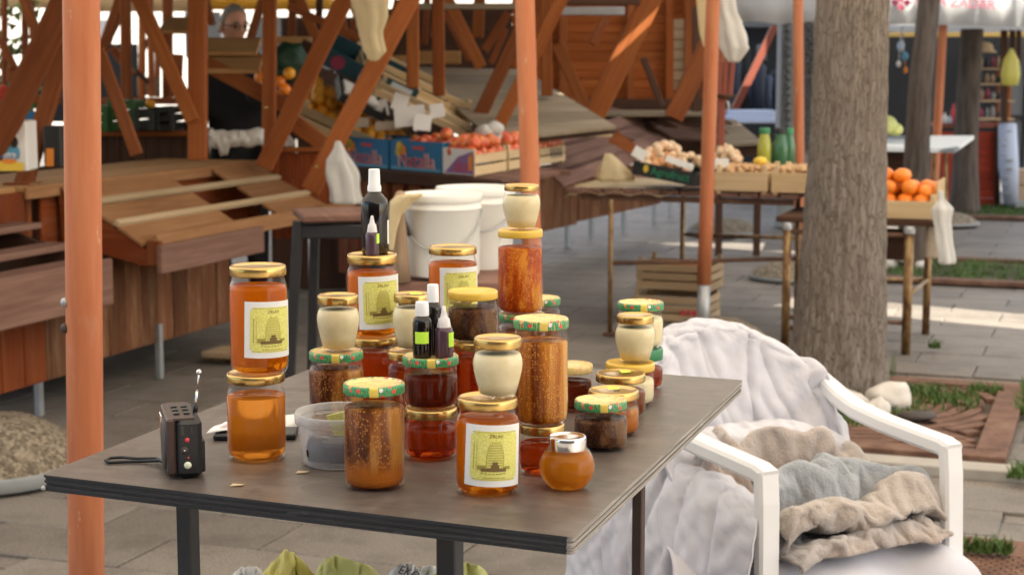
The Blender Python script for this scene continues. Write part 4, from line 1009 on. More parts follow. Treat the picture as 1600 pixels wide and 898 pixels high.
m_ = MB(); m_.grid([[a.lerp(b_, j / 8) + Vector((0, k * 1.4, k * .3 + .01)) for j in range(9)] for k in range(2)]); solid(m_.build('roof_cloth', M['canopy_cream'], aw), .01)

# unseen hall added behind the viewer to cut frontal fill and darken reflections
mh = thing('unseen_hall', Vector((0, -11, 0)), 'long brownish unseen hall added behind the viewer to darken reflections', 'building')
m_ = MB(); m_.box((-1, -12, 4), (30, 1.2, 8), None, .02); m_.build('wall', M['card_brown'], mh)
for k in range(9):
    m_ = MB(); m_.box((-13 + k * 3, -11.38, 1.4), (1.9, .08, 2.6), None, .01); m_.build('arched_opening', M['black'], mh)
    m_ = MB(); m_.box((-13 + k * 3, -11.38, 5.2), (1.2, .08, 1.8), None, .01); m_.build('window', M['shop_grey'], mh)
m_ = MB(); m_.box((-1, -11.8, 8.2), (30.6, 2.2, .4), None, .02); m_.build('cornice', M['kerb'], mh)
# sunlit building across the street at the far left
fb = thing('street_building', Vector((-9, 34, 0)), 'pale sunlit building across the street glimpsed through the stall posts', 'building')
m_ = MB(); m_.box((-8, 34.5, 5), (26, 1, 10), None, .02); m_.build('wall', M['facade'], fb)
for k in range(9):
    for z in (1.6, 4.6):
        m_ = MB(); m_.box((-19 + k * 2.6, 33.99, z), (.9, .06, 1.5), None, .01); f_ = m_.build('window', M['shop_grey'], fb); m_ = MB(); m_.box((-19 + k * 2.6, 33.97, z - .8), (1.1, .14, .08), None, .01); m_.build('sill', M['facade'], f_)
# things and goods seen between the far posts
bk = thing('street_shop', Vector((-3.2, 19.5, 0)), 'dark shop front behind the far left stalls', 'shop')
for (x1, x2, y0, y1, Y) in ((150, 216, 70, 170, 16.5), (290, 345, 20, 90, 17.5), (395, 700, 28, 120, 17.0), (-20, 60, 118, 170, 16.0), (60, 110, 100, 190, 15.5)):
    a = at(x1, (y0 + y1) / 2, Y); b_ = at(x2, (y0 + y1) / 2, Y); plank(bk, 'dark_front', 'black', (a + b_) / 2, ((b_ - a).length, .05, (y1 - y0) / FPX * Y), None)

# --- right hand background: shop front, white lettered canopy, red counter
sh = thing('shop_front', Vector((5, 19, 0)), 'dark shop front with a mustard fascia under the white canopy', 'shop')
def shpanel(x1, x2, y0, y1, Y, mat, name, th=.05):
    a = at(x1, (y0 + y1) / 2, Y); b_ = at(x2, (y0 + y1) / 2, Y); plank(sh, name, mat, (a + b_) / 2, ((b_ - a).length, th, abs(y1 - y0) / FPX * Y), None, .006)
shpanel(1340, 1640, 46, 58, 18.6, 'mustard', 'fascia', .3)
shpanel(1340, 1565, 58, 330, 19.5, 'black', 'dark_interior')  # flat black panel, the unlit interior is put into its colour
shpanel(1562, 1640, 58, 262, 19.0, 'shop_grey', 'grey_door')
for px in (1575, 1600): shpanel(px, px + 3, 58, 262, 18.96, 'black', 'door_stile')
shpanel(1562, 1640, 180, 186, 18.95, 'black', 'door_rail')
shpanel(1120, 1226, 30, 330, 19.6, 'black', 'dark_interior')  # another black sheet coloured as the dark inside of the shop
shpanel(1130, 1340, -40, 42, 19.2, 'shop_grey', 'upper_wall')
for k, (px, y0, y1, mt) in enumerate(((1150, 90, 180, 'navy'), (1163, 70, 170, 'black'), (1176, 115, 178, 'denim'), (1188, 100, 178, 'navy'), (1199, 118, 180, 'denim'), (1212, 110, 180, 'navy'), (1146, 60, 80, 'shop_grey'), (1190, 70, 95, 'shop_grey'))):
    m_ = MB(); a = at(px, (y0 + y1) / 2, 18.4 + .1 * (k % 3)); hh = (y1 - y0) / FPX * 18.4
    m_.lathe([(.0, hh / 2), (.03, hh / 2), (.06, hh * .42), (.05, 0), (.06, -hh / 2), (0, -hh / 2)], a, 10); single('hanging_garment', m_, M[mt], ['navy garment at the left of the clothes in the dark shop', 'black garment second from the left in the dark shop', 'blue jeans hanging low behind the red strut', 'tall navy garment in the middle of the dark shop', 'second pair of blue jeans in the dark shop', 'navy garment at the right beside the patterned pillar', 'grey garment hanging high left in the dark shop', 'grey garment hanging high right of the red strut'][k], 'garment', 'dark clothes hanging in the shop')
pl = thing('patterned_pillar', gz(1250, 330), 'grey patterned pillar beside the big tree with zigzag relief', 'pillar')
a = at(1219, 120, 15.0); b_ = at(1282, 120, 15.0); m_ = MB(); m_.box((a.x / 2 + b_.x / 2, 15.1, 1.3), (b_.x - a.x, .25, 2.6), None, .01); m_.build('shaft', M['concrete'], pl)
m_ = MB()
for k in range(34):
    for j, px in enumerate((1226, 1232, 1260, 1266, 1272)):
        c = at(px, 30 + k * 6.2, 14.95); c.z += (.012 if (k + j) % 2 else 0); m_.box(c, (.05, .03, .012), (Vector((.8, 0, .6 if (k + j) % 2 else -.6)).normalized(), Vector((0, 1, 0)), Vector((-.6 if (k + j) % 2 else .6, 0, .8)).normalized()), .002)
m_.build('zigzag_relief', M['shop_grey'], pl, 'stuff')
# white canopy with lettering
cv = thing('lettered_canopy', at(1400, 20, 13.0), 'white canopy with wine red logo and market lettering at the upper right', 'canopy')
def cvp(px, py, Y): return at(px, py, Y)
rows = [[cvp(1148 + (1650 - 1148) * j / 24, (-45 if k == 0 else (-10 if k == 1 else (36 + (0 if j < 9 else 8 * (j - 9) / 15 if j < 20 else 6) - (4 * math.sin(j * 1.4)) * .5 * (j < 9)))), 12.6 + .05 * math.sin(j * 1.9)) for j in range(25)] for k in range(3)]
m_ = MB(); m_.grid(rows); solid(m_.build('valance', M['canopy'], cv), .008)
m_ = MB(); m_.grid([[cvp(1340 + 300 * j / 6, 24 + (26 * k), 12.9 + k * 4.6) for j in range(7)] for k in range(2)]); solid(m_.build('underside', M['canopy'], cv), .008)
m_ = MB(); m_.grid([[cvp(1100 + 540 * j / 6, -45, 12.6) + Vector((0, k * 2.6, k * .35)) for j in range(7)] for k in range(2)]); solid(m_.build('roof_cloth', M['canopy'], cv), .008)
sc1 = 12.52 / FPX
o0 = at(1472, 3, 12.5); tx = Vector((1, 0, -.075)).normalized(); tz = Vector((.075, 0, 1)).normalized()
m_ = MB(); m_.text('TRŽNICA ZADAR', 21 * sc1, lambda x, y: o0 + tx * x + tz * y); m_.build('lettering', M['wine_print'], cv)
m_ = MB()
for dx, dy in ((0, 0), (9, 7), (-9, 7), (0, 14)): 
    c = at(1408 + dx, 12 - dy, 12.5); r = 6.2 * sc1; m_.quad([c + Vector((r, 0, 0)), c + Vector((0, 0, r)), c - Vector((r, 0, 0)), c - Vector((0, 0, r))])
m_.build('logo', M['wine_print'], cv)
# red counter, shelves, goods
rb = thing('red_counter', gz(1520, 332), 'red painted wooden counter by the farthest tree', 'counter')
for (x1, x2, n) in ((1470, 1500, 3), (1512, 1556, 4)):
    for k in range(9):
        y = 316 - k * 13; a = at(x1, y, 17.2); b_ = at(x2, y, 17.2); plank(rb, 'board', 'red_booth', (a + b_) / 2, ((b_ - a).length, .03, .082), None, .006)
a = at(1468, 196, 17.2); b_ = at(1560, 196, 17.2); plank(rb, 'counter_top', 'parasol_red', (a + b_) / 2 + Vector((0, .2, 0)), ((b_ - a).length, .5, .05), None)
a = at(1558, 320, 17.15); b_ = at(1558, 196, 17.15); m_ = MB(); m_.beam(a, b_, .05, .05); m_.build('corner_post', M['dark_wood'], rb)
sf = thing('goods_shelf', at(1540, 195, 17.3), 'wooden shelf stacked with small goods on the red counter', 'shelf')
for (x1, y1, x2, y2) in ((1558, 196, 1560, 90), (1576, 196, 1578, 95)):
    m_ = MB(); m_.beam(at(x1, y1, 17.3), at(x2, y2, 17.3), .03, .03); m_.build('shelf_post', M['orange_beam'], sf)
for y in (186, 158, 132, 108):
    a = at(1520, y, 17.35); b_ = at(1580, y, 17.35); plank(sf, 'shelf_board', 'crate_old', (a + b_) / 2, ((b_ - a).length, .25, .02), None)
rng = random.Random(9)
for y in (183, 155, 129, 105):
    for k in range(6):
        px = 1524 + k * 9 + rng.uniform(-1, 1); h = rng.uniform(.06, .12); c = at(px, y, 17.3); m_ = MB(); r = rng.uniform(.018, .028)
        m_.lathe([(0, 0), (r, 0), (r, h * .7), (r * .6, h * .85), (r * .6, h), (0, h)], c, 10)
        single('goods_jar', m_, M[rng.choice(['black_card', 'card_brown', 'shop_grey', 'card_brown', 'glass_green', 'wine_print', 'concrete', 'black_card', 'navy'])], 'small jar of goods on the wooden shelf of the red counter', 'jar', 'small goods on the shelf')
hat = MB(); c = at(1537, 78, 17.3); hat.lathe([(.11, -.03), (.14, -.03), (.1, 0), (.085, .05), (.05, .075), (0, .08)], c, 16); single('straw_hat', hat, M['crate'], 'pale straw hat hanging above the goods shelf', 'hat')
t_ = thing('hanging_bag', at(1580, 80, 16.6), 'yellow bag hanging from a hook at the upper right', 'bag')
m_ = MB(); m_.lathe([(.01, .1), (.03, .05), (.06, -.02), (.075, -.15), (.06, -.26), (0, -.27)], at(1580, 92, 16.6), 14, rfun=lambda a, z: 1 + .3 * math.cos(a * 2) + .15 * nz((math.cos(a) * 3, math.sin(a) * 3, z * 9))); m_.build('bag_body', M['bag_yellow'], t_)
m_ = MB(); m_.tube([at(1578, 40, 16.6), at(1579, 76, 16.6)], .008, 6); m_.build('hook_cord', M['dark_wood'], t_)
for k, px in enumerate((1569, 1583, 1592)):
    m_ = MB(); m_.beam(at(px, 100 if k else 190, 16.8), at(px, 34, 16.8), .04 if k else .06, .04); single('dark_pole', m_, M['dark_wood'], ['dark wooden pole right of the goods shelf', 'first short dark slat by the yellow bag', 'second short dark slat by the yellow bag'][k], 'pole')
t_ = thing('wrapped_roll', gz(1575, 326), 'tall white printed roll leaning beside the red counter', 'roll')
m_ = MB(); m_.tube([at(1580, 318, 16.8), at(1576, 260, 16.8), at(1574, 195, 16.9)], [.07, .1, .09], 14); m_.build('wrapping', M['clothes_pale'], t_)
m_ = MB()
for k in range(9): m_.box(at(1572 + random.uniform(-5, 5), 206 + k * 12 + random.uniform(-3, 3), 16.69), (random.uniform(.03, .09), .012, random.uniform(.008, .025)), None, .002)
m_.build('print', M['concrete'], t_)
for k in range(2):
    m_ = MB(); c = at(1598, 300 - 24 * k, 17.0); m_.box(c, (.24, .25, .15), None, .006); single('cardboard_box', m_, M['card_brown'], ['lower brown cardboard box at the right edge', 'upper brown cardboard box at the right edge'][k], 'box')
m_ = MB(); c = at(1598, 318, 16.9); m_.box(c, (.24, .25, .07), None, .006); single('grey_tub', m_, M['concrete'], 'grey tub under the cardboard boxes at the right edge', 'tub')
gt = thing('grey_table', gz(1450, 390), 'grey topped table behind the crate of oranges', 'table')
P7 = [at(1368, 230, 12.6), at(1492, 233, 12.6), at(1522, 212, 14.2), at(1368, 212, 14.2)]
m_ = MB(); m_.prism(P7, Vector((0, 0, -.03))); m_.build('table_top', M['grey_top'], gt)
for (x, y0, y1, Y) in ((1460, 232, 318, 12.9), (1478, 232, 330, 12.7), (1380, 230, 360, 12.7), (1385, 228, 318, 13.8)): m_ = MB(); m_.beam(at(x, y1, Y), at(x, y0 + 2, Y), .022, .022); m_.build('leg', M['pipe'], gt)
a = at(1360, 262, 13.6); b_ = at(1440, 262, 13.6); m_ = MB(); m_.box((a + b_) / 2, ((b_ - a).length, .3, .26), None, .01); single('dark_chest', m_, M['dark_wood'], 'dark wooden box under the grey table', 'box')
for k, (px, py, r) in enumerate(((1384, 196, .09), (1399, 203, .06), (1376, 205, .06))):
    m_ = MB(); m_.ball(at(px, py, 13.2), (r, r, r * .85), 3, fun=lambda v: 1 + .04 * math.cos(8 * math.atan2(v.y, v.x))); single('gourd', m_, M['melon'], ['large pale green gourd on the grey table', 'small gourd at the right of the gourds', 'small gourd partly behind the big tree'][k], 'gourd', 'gourds on the grey table')
for k, (px, py, r, mt) in enumerate(((1408, 72, .035, 'pale_blue'), (1414, 88, .03, 'light_blue'), (1404, 100, .02, 'white_print'), (1415, 110, .02, 'orange_print'))):
    m_ = MB(); m_.ball(at(px, py, 15.5), (r, r, r * 1.5), 2, fun=lambda v, k=k: 1 + .3 * nz(v + Vector((k, 0, 0)), 2)); m_.tube([at(px, py, 15.5), at(1409, 40, 15.5)], .004, 5)
    single('hanging_toy', m_, M[mt], ['pale blue ornament hanging left of the second tree', 'bright blue ornament hanging left of the second tree', 'white ornament hanging left of the second tree', 'orange ornament lowest of the hanging ones'][k], 'ornament', 'ornaments hanging by the second tree')
for k, (px, mt, h) in enumerate(((1476, 'white_print', .11), (1484, 'pale_blue', .08), (1489, 'red_print', .2), (1495, 'glass_green', .17))):
    m_ = MB(); c = at(px, 193, 17.1); m_.lathe([(0, 0), (.03, 0), (.03, h * .6), (.012, h * .8), (.012, h), (0, h)], c, 12); single('counter_bottle', m_, M[mt], ['white tub on the red counter', 'pale blue tub on the red counter', 'red bottle on the red counter', 'green bottle on the red counter'][k], 'bottle', 'bottles on the red counter')
st_ = MB()
for k in range(5): st_.box(at(1170 + (k % 2) * 6, 190 - k * 4, 17.0 + .1 * k), (.5, .35, .024), (Vector((1, .1 * (k % 3), 0)).normalized(), Vector((-.1 * (k % 3), 1, 0)).normalized(), UP), .006)
single('folded_clothes', st_, M['clothes_pale'], 'stack of pale blue folded clothes in front of the dark shop', 'clothes')
px_sheet('red_strut', [(1143, 170, 16.0), (1154, 172, 16.0), (1218, 40, 16.0), (1206, 40, 16.0)], 'parasol_red', 'dark red slanting strut in front of the dark shop', 'strut', thick=.06)
pr = thing('folded_parasol', at(1128, 225, 9.3), 'folded red brown frame strapped behind the sleeved post', 'parasol frame')
for (x1, y1, x2, y2, wpx) in ((1122, 95, 1124, 160, 9), (1134, 95, 1131, 160, 8), (1145, 95, 1140, 150, 8), (1128, 150, 1126, 228, 11)):
    m_ = MB(); m_.beam(at(x1, y1, 9.3), at(x2, y2, 9.3), wpx / FPX * 9.3, .03); m_.build('frame_arm', M['parasol_red'], pr)
m_ = MB(); m_.tube([at(1120, 150, 9.25), at(1134, 152, 9.22), at(1146, 150, 9.25)], .012, 8); m_.build('strap', M['dark_wood'], pr)
m_ = MB(); m_.tube([at(1137, 158, 9.2), at(1139, 168, 9.2), at(1134, 174, 9.2)], .006, 6); m_.build('snap_hook', M['steel'], pr)
# ------------------------------------------------------------------ crates and produce
def crate(label, P, u, v, lu, lv, h, mat='crate', slats=2, n=None, group='wooden crates of produce', name='wooden_crate', posts=True):
    """P bottom corner, u/v horizontal directions, lengths, height"""
    n = n or u.cross(v); n = n if n.z > 0 else -n
    t_ = thing(name, P, label, 'crate', group); th = .009
    m_ = MB(); m_.box(P + u * lu / 2 + v * lv / 2 + n * .006, (lu, lv, .01), (u, v, n), .002); m_.build('bottom', M[mat], t_)
    for k in range(slats):
        z = h * (k + .5) / slats; hh = h / slats * .82
        for off in (th / 2, lv - th / 2):
            m_ = MB(); m_.box(P + u * lu / 2 + v * off + n * z, (lu, th, hh), (u, v, n), .002); m_.build('side_slat', M[mat], t_)
        for off in (th / 2, lu - th / 2):
            m_ = MB(); m_.box(P + u * off + v * lv / 2 + n * z, (th, lv - .02, hh), (u, v, n), .002); m_.build('end_slat', M[mat], t_)
    if posts:
        for a in (.022, lu - .022):
            for b_ in (.022, lv - .022):
                m_ = MB(); m_.box(P + u * a + v * b_ + n * (h * .56), (.026, .026, h * 1.12 + .03), (u, v, n), .003); m_.build('corner_post', M[mat], t_)
    return t_
def carton(name, label, P, u, v, lu, lv, h, mat, group=None, n=None):
    n = n or u.cross(v); n = n if n.z > 0 else -n
    t_ = thing(name, P, label, 'box', group); th = .006
    for k, (c, s_) in enumerate(((u * lu / 2 + v * th / 2, (lu, th, h)), (u * lu / 2 + v * (lv - th / 2), (lu, th, h)), (u * th / 2 + v * lv / 2, (th, lv - 2 * th, h)), (u * (lu - th / 2) + v * lv / 2, (th, lv - 2 * th, h)))):
        m_ = MB(); m_.box(P + c + n * h / 2, s_, (u, v, n), .002); m_.build('side_panel', M[mat], t_)
    m_ = MB(); m_.box(P + u * lu / 2 + v * lv / 2 + n * .004, (lu - .014, lv - .014, .006), (u, v, n), .001); m_.build('bottom', M[mat], t_)
    return t_
FR = {}
def fruits(name, mat, r, spots, label, cat, group, squash=.93):
    for p in spots:
        key = (name, mat)
        if key not in FR:
            m_ = MB(); m_.ball((0, 0, 0), (1, 1, squash), 3, fun=lambda v: 1 - .05 * math.exp(-((abs(v.z) - 1) ** 2 + v.x ** 2 + v.y ** 2) * 12) + .015 * nz(v, 2)); o = m_.build(name, M[mat], None, origin=Vector()); FR[key] = o.data; o.location = p
        else: o = bpy.data.objects.new(name, FR[key]); col.objects.link(o); o.location = p
        o.scale = (r * random.uniform(.93, 1.06),) * 3; o.rotation_euler = (random.uniform(-1, 1), random.uniform(-1, 1), random.uniform(0, 6))
        tag(o, label, cat, group)
def heap(P, u, v, lu, lv, r, base, n, layers=2, inset=.0, nrm=UP, seed=1, crown=.5):
    rng = random.Random(seed); out_ = []
    for L in range(layers):
        nu = max(1, int((lu - L * r * 2 * crown) / (2 * r))); nv = max(1, int((lv - L * r * 2 * crown) / (2 * r)))
        for i in range(nu):
            for j in range(nv):
                a = lu / 2 + (i - (nu - 1) / 2) * 2.02 * r + rng.uniform(-.3, .3) * r; b_ = lv / 2 + (j - (nv - 1) / 2) * 2.02 * r + rng.uniform(-.3, .3) * r
                out_.append(P + u * a + v * b_ + nrm * (base + r + L * r * 1.55 + rng.uniform(-.3, .3) * r))
    return out_[:n]

# blue fruit cartons with lettering on stall B (the row runs along Cd, away to the left)
nCd = UP.cross(Cd); nCd = nCd if nCd.dot(E1) > 0 else -nCd
def natalla(u0, label, lu=.5, h=.17):
    P = LB(u0, 0, .87); t_ = carton('fruit_carton', label, P, Cd, nCd, lu, .36, h, 'blue_card', 'blue fruit cartons in a row')
    pl_ = lambda x, y: P + Cd * (lu / 2 - x) - nCd * .0025 + UP * (h / 2 + y)      # seen from the front, x to the right
    pl2 = lambda x, y: pl_(x, y) - nCd * .0015
    pl3 = lambda x, y: pl_(x, y) - nCd * .003
    m_ = MB(); m_.text('Natalla', .13, lambda x, y: pl_(x * 1.0 + .01, y * .95 - .028)); 
    m_.build('lettering_outline', M['white_print'], t_)
    for dx, dy in ((.003, 0), (-.003, 0), (0, .003), (0, -.003)): pass
    m_ = MB(); m_.text('Natalla', .122, lambda x, y: pl2(x * 1.0 + .01, y * .95 - .028)); m_.build('lettering', M['red_print'], t_)
    m_ = MB()
    for (cx, cy, r, mt) in ((-.15, .045, .034, 0), (-.115, .032, .03, 1), (-.165, .02, .024, 0)):
        b = len(m_.v); n = 18; m_.v += [pl3(cx + r * math.cos(6.283 * i / n), cy + r * math.sin(6.283 * i / n)) for i in range(n)]; m_.face(range(b, b + n), None, mt)
    m_.build('fruit_print', [M['yellow_print'], M['orange_print']], t_)
    m_ = MB(); m_.quad([pl3(-.02, .04), pl3(.09, .036), pl3(.09, .056), pl3(-.02, .056)]); m_.build('small_print', M['red_print'], t_)
    m_ = MB(); m_.quad([pl_(-lu / 2 + .01, -h / 2 + .004), pl_(lu / 2 - .01, -h / 2 + .004), pl_(lu / 2 - .01, -h / 2 + .022), pl_(-lu / 2 + .01, -h / 2 + .022)]); m_.build('stripe', M['light_blue'], t_)
    return P
P = natalla(.3, 'blue fruit carton with red lettering nearest the wooden crates'); fruits('apple', 'apple', .038, heap(P, Cd, nCd, .46, .34, .038, .06, 40, 3, seed=2), 'red and yellow apple in the right blue carton', 'apple', 'apples in the right blue carton')
P = natalla(.82, 'blue fruit carton with red lettering farther left'); 
# white paper/card signs and trays lying on the cartons
for k, (x, y, wpx, hpx, Y, tl) in enumerate(((640, 190, 60, 50, 9.5, .1), (625, 168, 30, 40, 9.7, -.3), (592, 178, 36, 40, 9.9, .2), (660, 200, 34, 40, 9.4, -.1), (683, 182, 28, 34, 9.45, .2), (606, 205, 50, 22, 9.6, .05), (560, 200, 40, 24, 9.7, .0))):
    c = at(x, y, Y); m_ = MB(); ax = Vector((math.cos(tl), 0, math.sin(tl))); nn = Vector((-math.sin(tl) * .9, .45, math.cos(tl) * .9)); nn = (nn - ax * nn.dot(ax)).normalized()
    m_.box(c + UP * .03, (wpx * .8 / FPX * Y, hpx * .7 / FPX * Y, .008), (ax, nn, ax.cross(nn)), .002)
    single('price_card', m_, M['white_print'] if k < 5 else M['bag_beige'], ['large white card propped on the fruit cartons', 'tall white card behind the large card', 'white card left of the other cards', 'white card before the right propped card', 'rightmost white card by the green tray', 'pale lid lying over the left carton', 'pale board under the orange crate'][k], 'card', 'white cards among the fruit')
# wooden crates of apples along the aisle
P = Vector((C0.x, C0.y, .87))
for k, (s_, L, lab) in enumerate(((0, .5, 'pale wooden crate of apples with a printed end at the corner of the fruit stall'), (.53, .48, 'second wooden crate of apples behind the round orange post'), (1.06, .5, 'wooden crate with dark lettering right of the round orange post'))):
    p = P + E1 * s_; t_ = crate(lab, p, E1, Cd, L, .29, .14 if k < 2 else .12, 'crate')
    fruits('apple', 'apple', .038, heap(p, E1, Cd, L - .03, .27, .038, .075, 34, 2, seed=5 + k, crown=.3), ['red apple in the corner crate', 'apple in the crate behind the round post', 'apple in the lettered crate'][k], 'apple', ['apples in the corner crate', 'apples in the second crate', 'apples in the lettered crate'][k])
    if k == 0:
        q = lambda x, y: P + Cd * (.145 - x) - nCd * .004 + UP * (.08 + y)
        m_ = MB(); m_.quad([q(-.14, -.075), q(.14, -.075), q(.14, .065), q(-.14, .065)]); m_.build('end_paper', M['white_print'], t_)
        m_ = MB(); m_.quad([q(-.12, -.07), q(.138, -.07), q(.138, .055), q(-.0, .02)]); m_.v = [v - nCd * .002 for v in m_.v]; m_.build('violet_print', M['violet_print'], t_)
        m_ = MB(); m_.text('aks', .1, lambda x, y: q(x + .03, y - .03) - nCd * .004); m_.build('lettering', M['red_print'], t_)
        m_ = MB(); m_.quad([q(.095, -.05), q(.132, -.05), q(.132, .045), q(.095, .02)]); m_.v = [v - nCd * .004 for v in m_.v]; m_.build('orange_print', M['orange_print'], t_)
    if k == 2:
        m_ = MB()
        for j in range(4): m_.box(p + E1 * (.22 + .06 * j) + E2 * .003 + UP * .06, (.016, .004, .06), ((E1 * .9 + UP * .3).normalized(), E2, (UP * .9 - E1 * .3).normalized()), .001)
        m_.build('print', M['black_card'], t_)
m_ = MB(); c = P + E1 * .6 - E2 * .15 + UP * .17
for k in range(4): m_.ball(c + Vector((.03 * math.cos(k * 2), .03 * math.sin(k * 2), .02 * k)), (.06, .05, .05), 2, fun=lambda v, k=k: 1 + .4 * nz(v + Vector((k, 1, 0)), 2))
single('paper_bag', m_, M['bag_white'], 'crumpled white bag on the apples of the corner crate', 'bag')
# sloping crate of yellow oranges, boxes on the rack
p = RA + rn * .02; t_ = crate('long pale crate of yellow oranges tilted on the sloping rack', p, ru, rv, .78, .42, .13, 'crate', n=rn)
fruits('yellow_orange', 'yellow_orange', .04, heap(p, ru, rv, .74, .38, .04, .07, 44, 2, nrm=rn, seed=9), 'yellow orange in the tilted crate', 'orange', 'yellow oranges in the tilted crate')
def rackbox(x, y, Y, L, D, H, mat, label, name='produce_box', d1=None):
    c = at(x, y, Y); m_ = MB(); t_ = carton(name, label, c, ru, rv, L, D, H, mat, n=rn); return c, t_
c, t_ = rackbox(500, 100, 10.0, .62, .34, .11, 'teal_card', 'dark teal carton with round pink logo high on the rack')
m_ = MB(); q = lambda a, z: c + ru * a + rn * z - rv * .004
n = 16; b = 0
m_.v += [q(.09 + .045 * math.cos(6.283 * i / n), .055 + .045 * math.sin(6.283 * i / n)) for i in range(n)]; m_.face(range(n), None, 0)
m_.build('logo_print', M['wine_print'], t_)
for x0, x1 in ((.24, .36), (.44, .58)):
    m_ = MB(); m_.quad([q(x0, .015), q(x1, .015), q(x1, .1), q(x0, .1)]); m_.build('pale_print', M['pale_blue'], t_)
c, t_ = rackbox(528, 158, 9.7, .0001 + .3, .3, .05, 'black_card', 'shallow black tray with a white pack on the rack')
m_ = MB(); m_.box(c + ru * .13 + rv * .14 + rn * .05, (.22, .16, .03), (ru, rv, rn), .006); single('white_pack', m_, M['paper'], 'white pack lying in the shallow black tray', 'pack')
p = at(556, 118, 10.2); crate('pale empty crate upper in the pile on the rack', p, ru, rv, .62, .36, .1, 'crate', n=rn)
p = at(582, 148, 9.9); crate('pale empty crate lower in the pile on the rack', p, ru, rv, .68, .36, .1, 'crate', n=rn)
c, t_ = rackbox(658, 182, 10.3, .3, .3, .09, 'dark_green', 'dark green carton at the right end of the rack')
m_ = MB(); 
for k, (px, py, r, mt) in enumerate(((437, 128, .035, 'orange'), (445, 140, .035, 'orange'), (452, 115, .035, 'yellow_orange'), (432, 148, .03, 'onion'), (408, 120, .04, 'orange'), (404, 132, .035, 'onion'))):
    m_ = MB(); m_.ball(at(px, py, 9.3), r, 2); single('orange', m_, M[mt], 'orange among the dark bags behind the braces', 'orange', 'oranges among dark bags')
for k, (px, py, a, b_, c_) in enumerate(((450, 95, .12, .1, .1), (440, 110, .09, .08, .07), (437, 160, .1, .08, .08), (395, 118, .06, .05, .14))):
    m_ = MB(); m_.ball(at(px, py, 9.5), (a, b_, c_), 3, fun=lambda v, k=k: 1 + .3 * nz(v + Vector((k * 4, 0, 0)), 1.8)); single('dark_bag', m_, M['dark_green'] if k < 2 else M['dark_cloth'], ['upper dark green bag behind the brace', 'lower dark green bag behind the brace', 'black bag low behind the braces', 'tall dark bag beside the second post'][k], 'bag', 'dark bags behind the braces')

# hanging and lying plastic bags
def plastic_bag(label, rows, mat, Y, depth=.5, seed=0, wr=.2, name='plastic_bag', cat='bag'):
    """rows: (px centre, py, half width px) from the top down"""
    rng = random.Random(seed); m_ = MB(); P = []
    n = 26; dense = []
    for i in range(len(rows) - 1):
        for k in range(5): f = k / 5; dense.append(tuple(rows[i][q] * (1 - f) + rows[i + 1][q] * f for q in range(3)))
    dense.append(rows[-1])
    for (x, y, hw) in dense:
        c = at(x, y, Y); r = hw / FPX * Y; row = []
        for j in range(n):
            a = 2 * math.pi * j / n; q = Vector((math.cos(a), math.sin(a), 0))
            k = 1 + wr * nz((q.x * 2.1 + seed, q.y * 2.1, c.z * 9)) + wr * .6 * math.cos(5 * a + seed + c.z * 4)
            row.append(c + Vector((q.x * r * k, q.y * r * depth * k, .012 * nz((q.x * 5, q.y * 5, seed)))))
        P.append(row)
    m_.grid(P, wrap=True); b = len(m_.v)
    m_.face(range(b - n, b)); m_.face(range(n - 1, -1, -1))
    o = single(name, m_, M[mat], label, cat); subsurf(o, 1); return o
plastic_bag('long cream plastic bag draped from the brace in the upper middle', [(570, -25, 26), (577, 0, 27), (582, 25, 24), (580, 50, 17), (585, 80, 17), (583, 96, 6)], 'bag_cream', 8.0, .35, 1, .26)
plastic_bag('side flap of the cream bag hanging from the brace', [(594, -20, 10), (598, 0, 10), (598, 20, 8), (594, 34, 3)], 'bag_cream', 8.02, .3, 7, .2)
plastic_bag('white plastic bag hanging on the brace left of the blue cartons', [(528, 220, 4), (530, 232, 9), (528, 250, 20), (534, 280, 23), (542, 320, 26)], 'bag_white', 8.1, .45, 2, .34)
plastic_bag('white bundle hanging on the sleeved post near the top', [(1132, -25, 12), (1135, 20, 15), (1143, 45, 20), (1148, 75, 21), (1147, 98, 8)], 'bag_white', 9.0, .6, 3, .38)
plastic_bag('cream cloth strip hanging left of the sleeved post', [(1095, -25, 9), (1098, 20, 9), (1101, 55, 8), (1103, 74, 4)], 'bag_cream', 8.9, .3, 5, .1)
plastic_bag('small pale bag behind the second post on the stall', [(437, 205, 6), (440, 212, 14), (445, 222, 16), (445, 229, 14)], 'bag_white', 9.0, .6, 4, .25)
# white cloth draped over the stall behind the second post
m_ = MB(); P = []
for i in range(9):
    row = []
    for j in range(26):
        px = 328 + 84 * j / 25; top = 204 + 3 * nz((j * .16, 1, 3)) * 3 + (-3 if j < 2 else 0) ; bot = 228 + 8 * nz((j * .15, 7, 3)) + (14 if 4 < j < 9 else 0)
        p = at(px, top + (bot - top) * i / 8, 8.45); row.append(p + Vector((0, -.035 * math.sin(i / 8 * 3.0) + .02 * nz((j * .5, i * .5, 2)), 0)))
    P.append(row)
m_.grid(P); o = single('white_cloth', m_, M['bag_white'], 'crumpled white cloth lying on the stall behind the second post', 'cloth'); solid(o, .012)

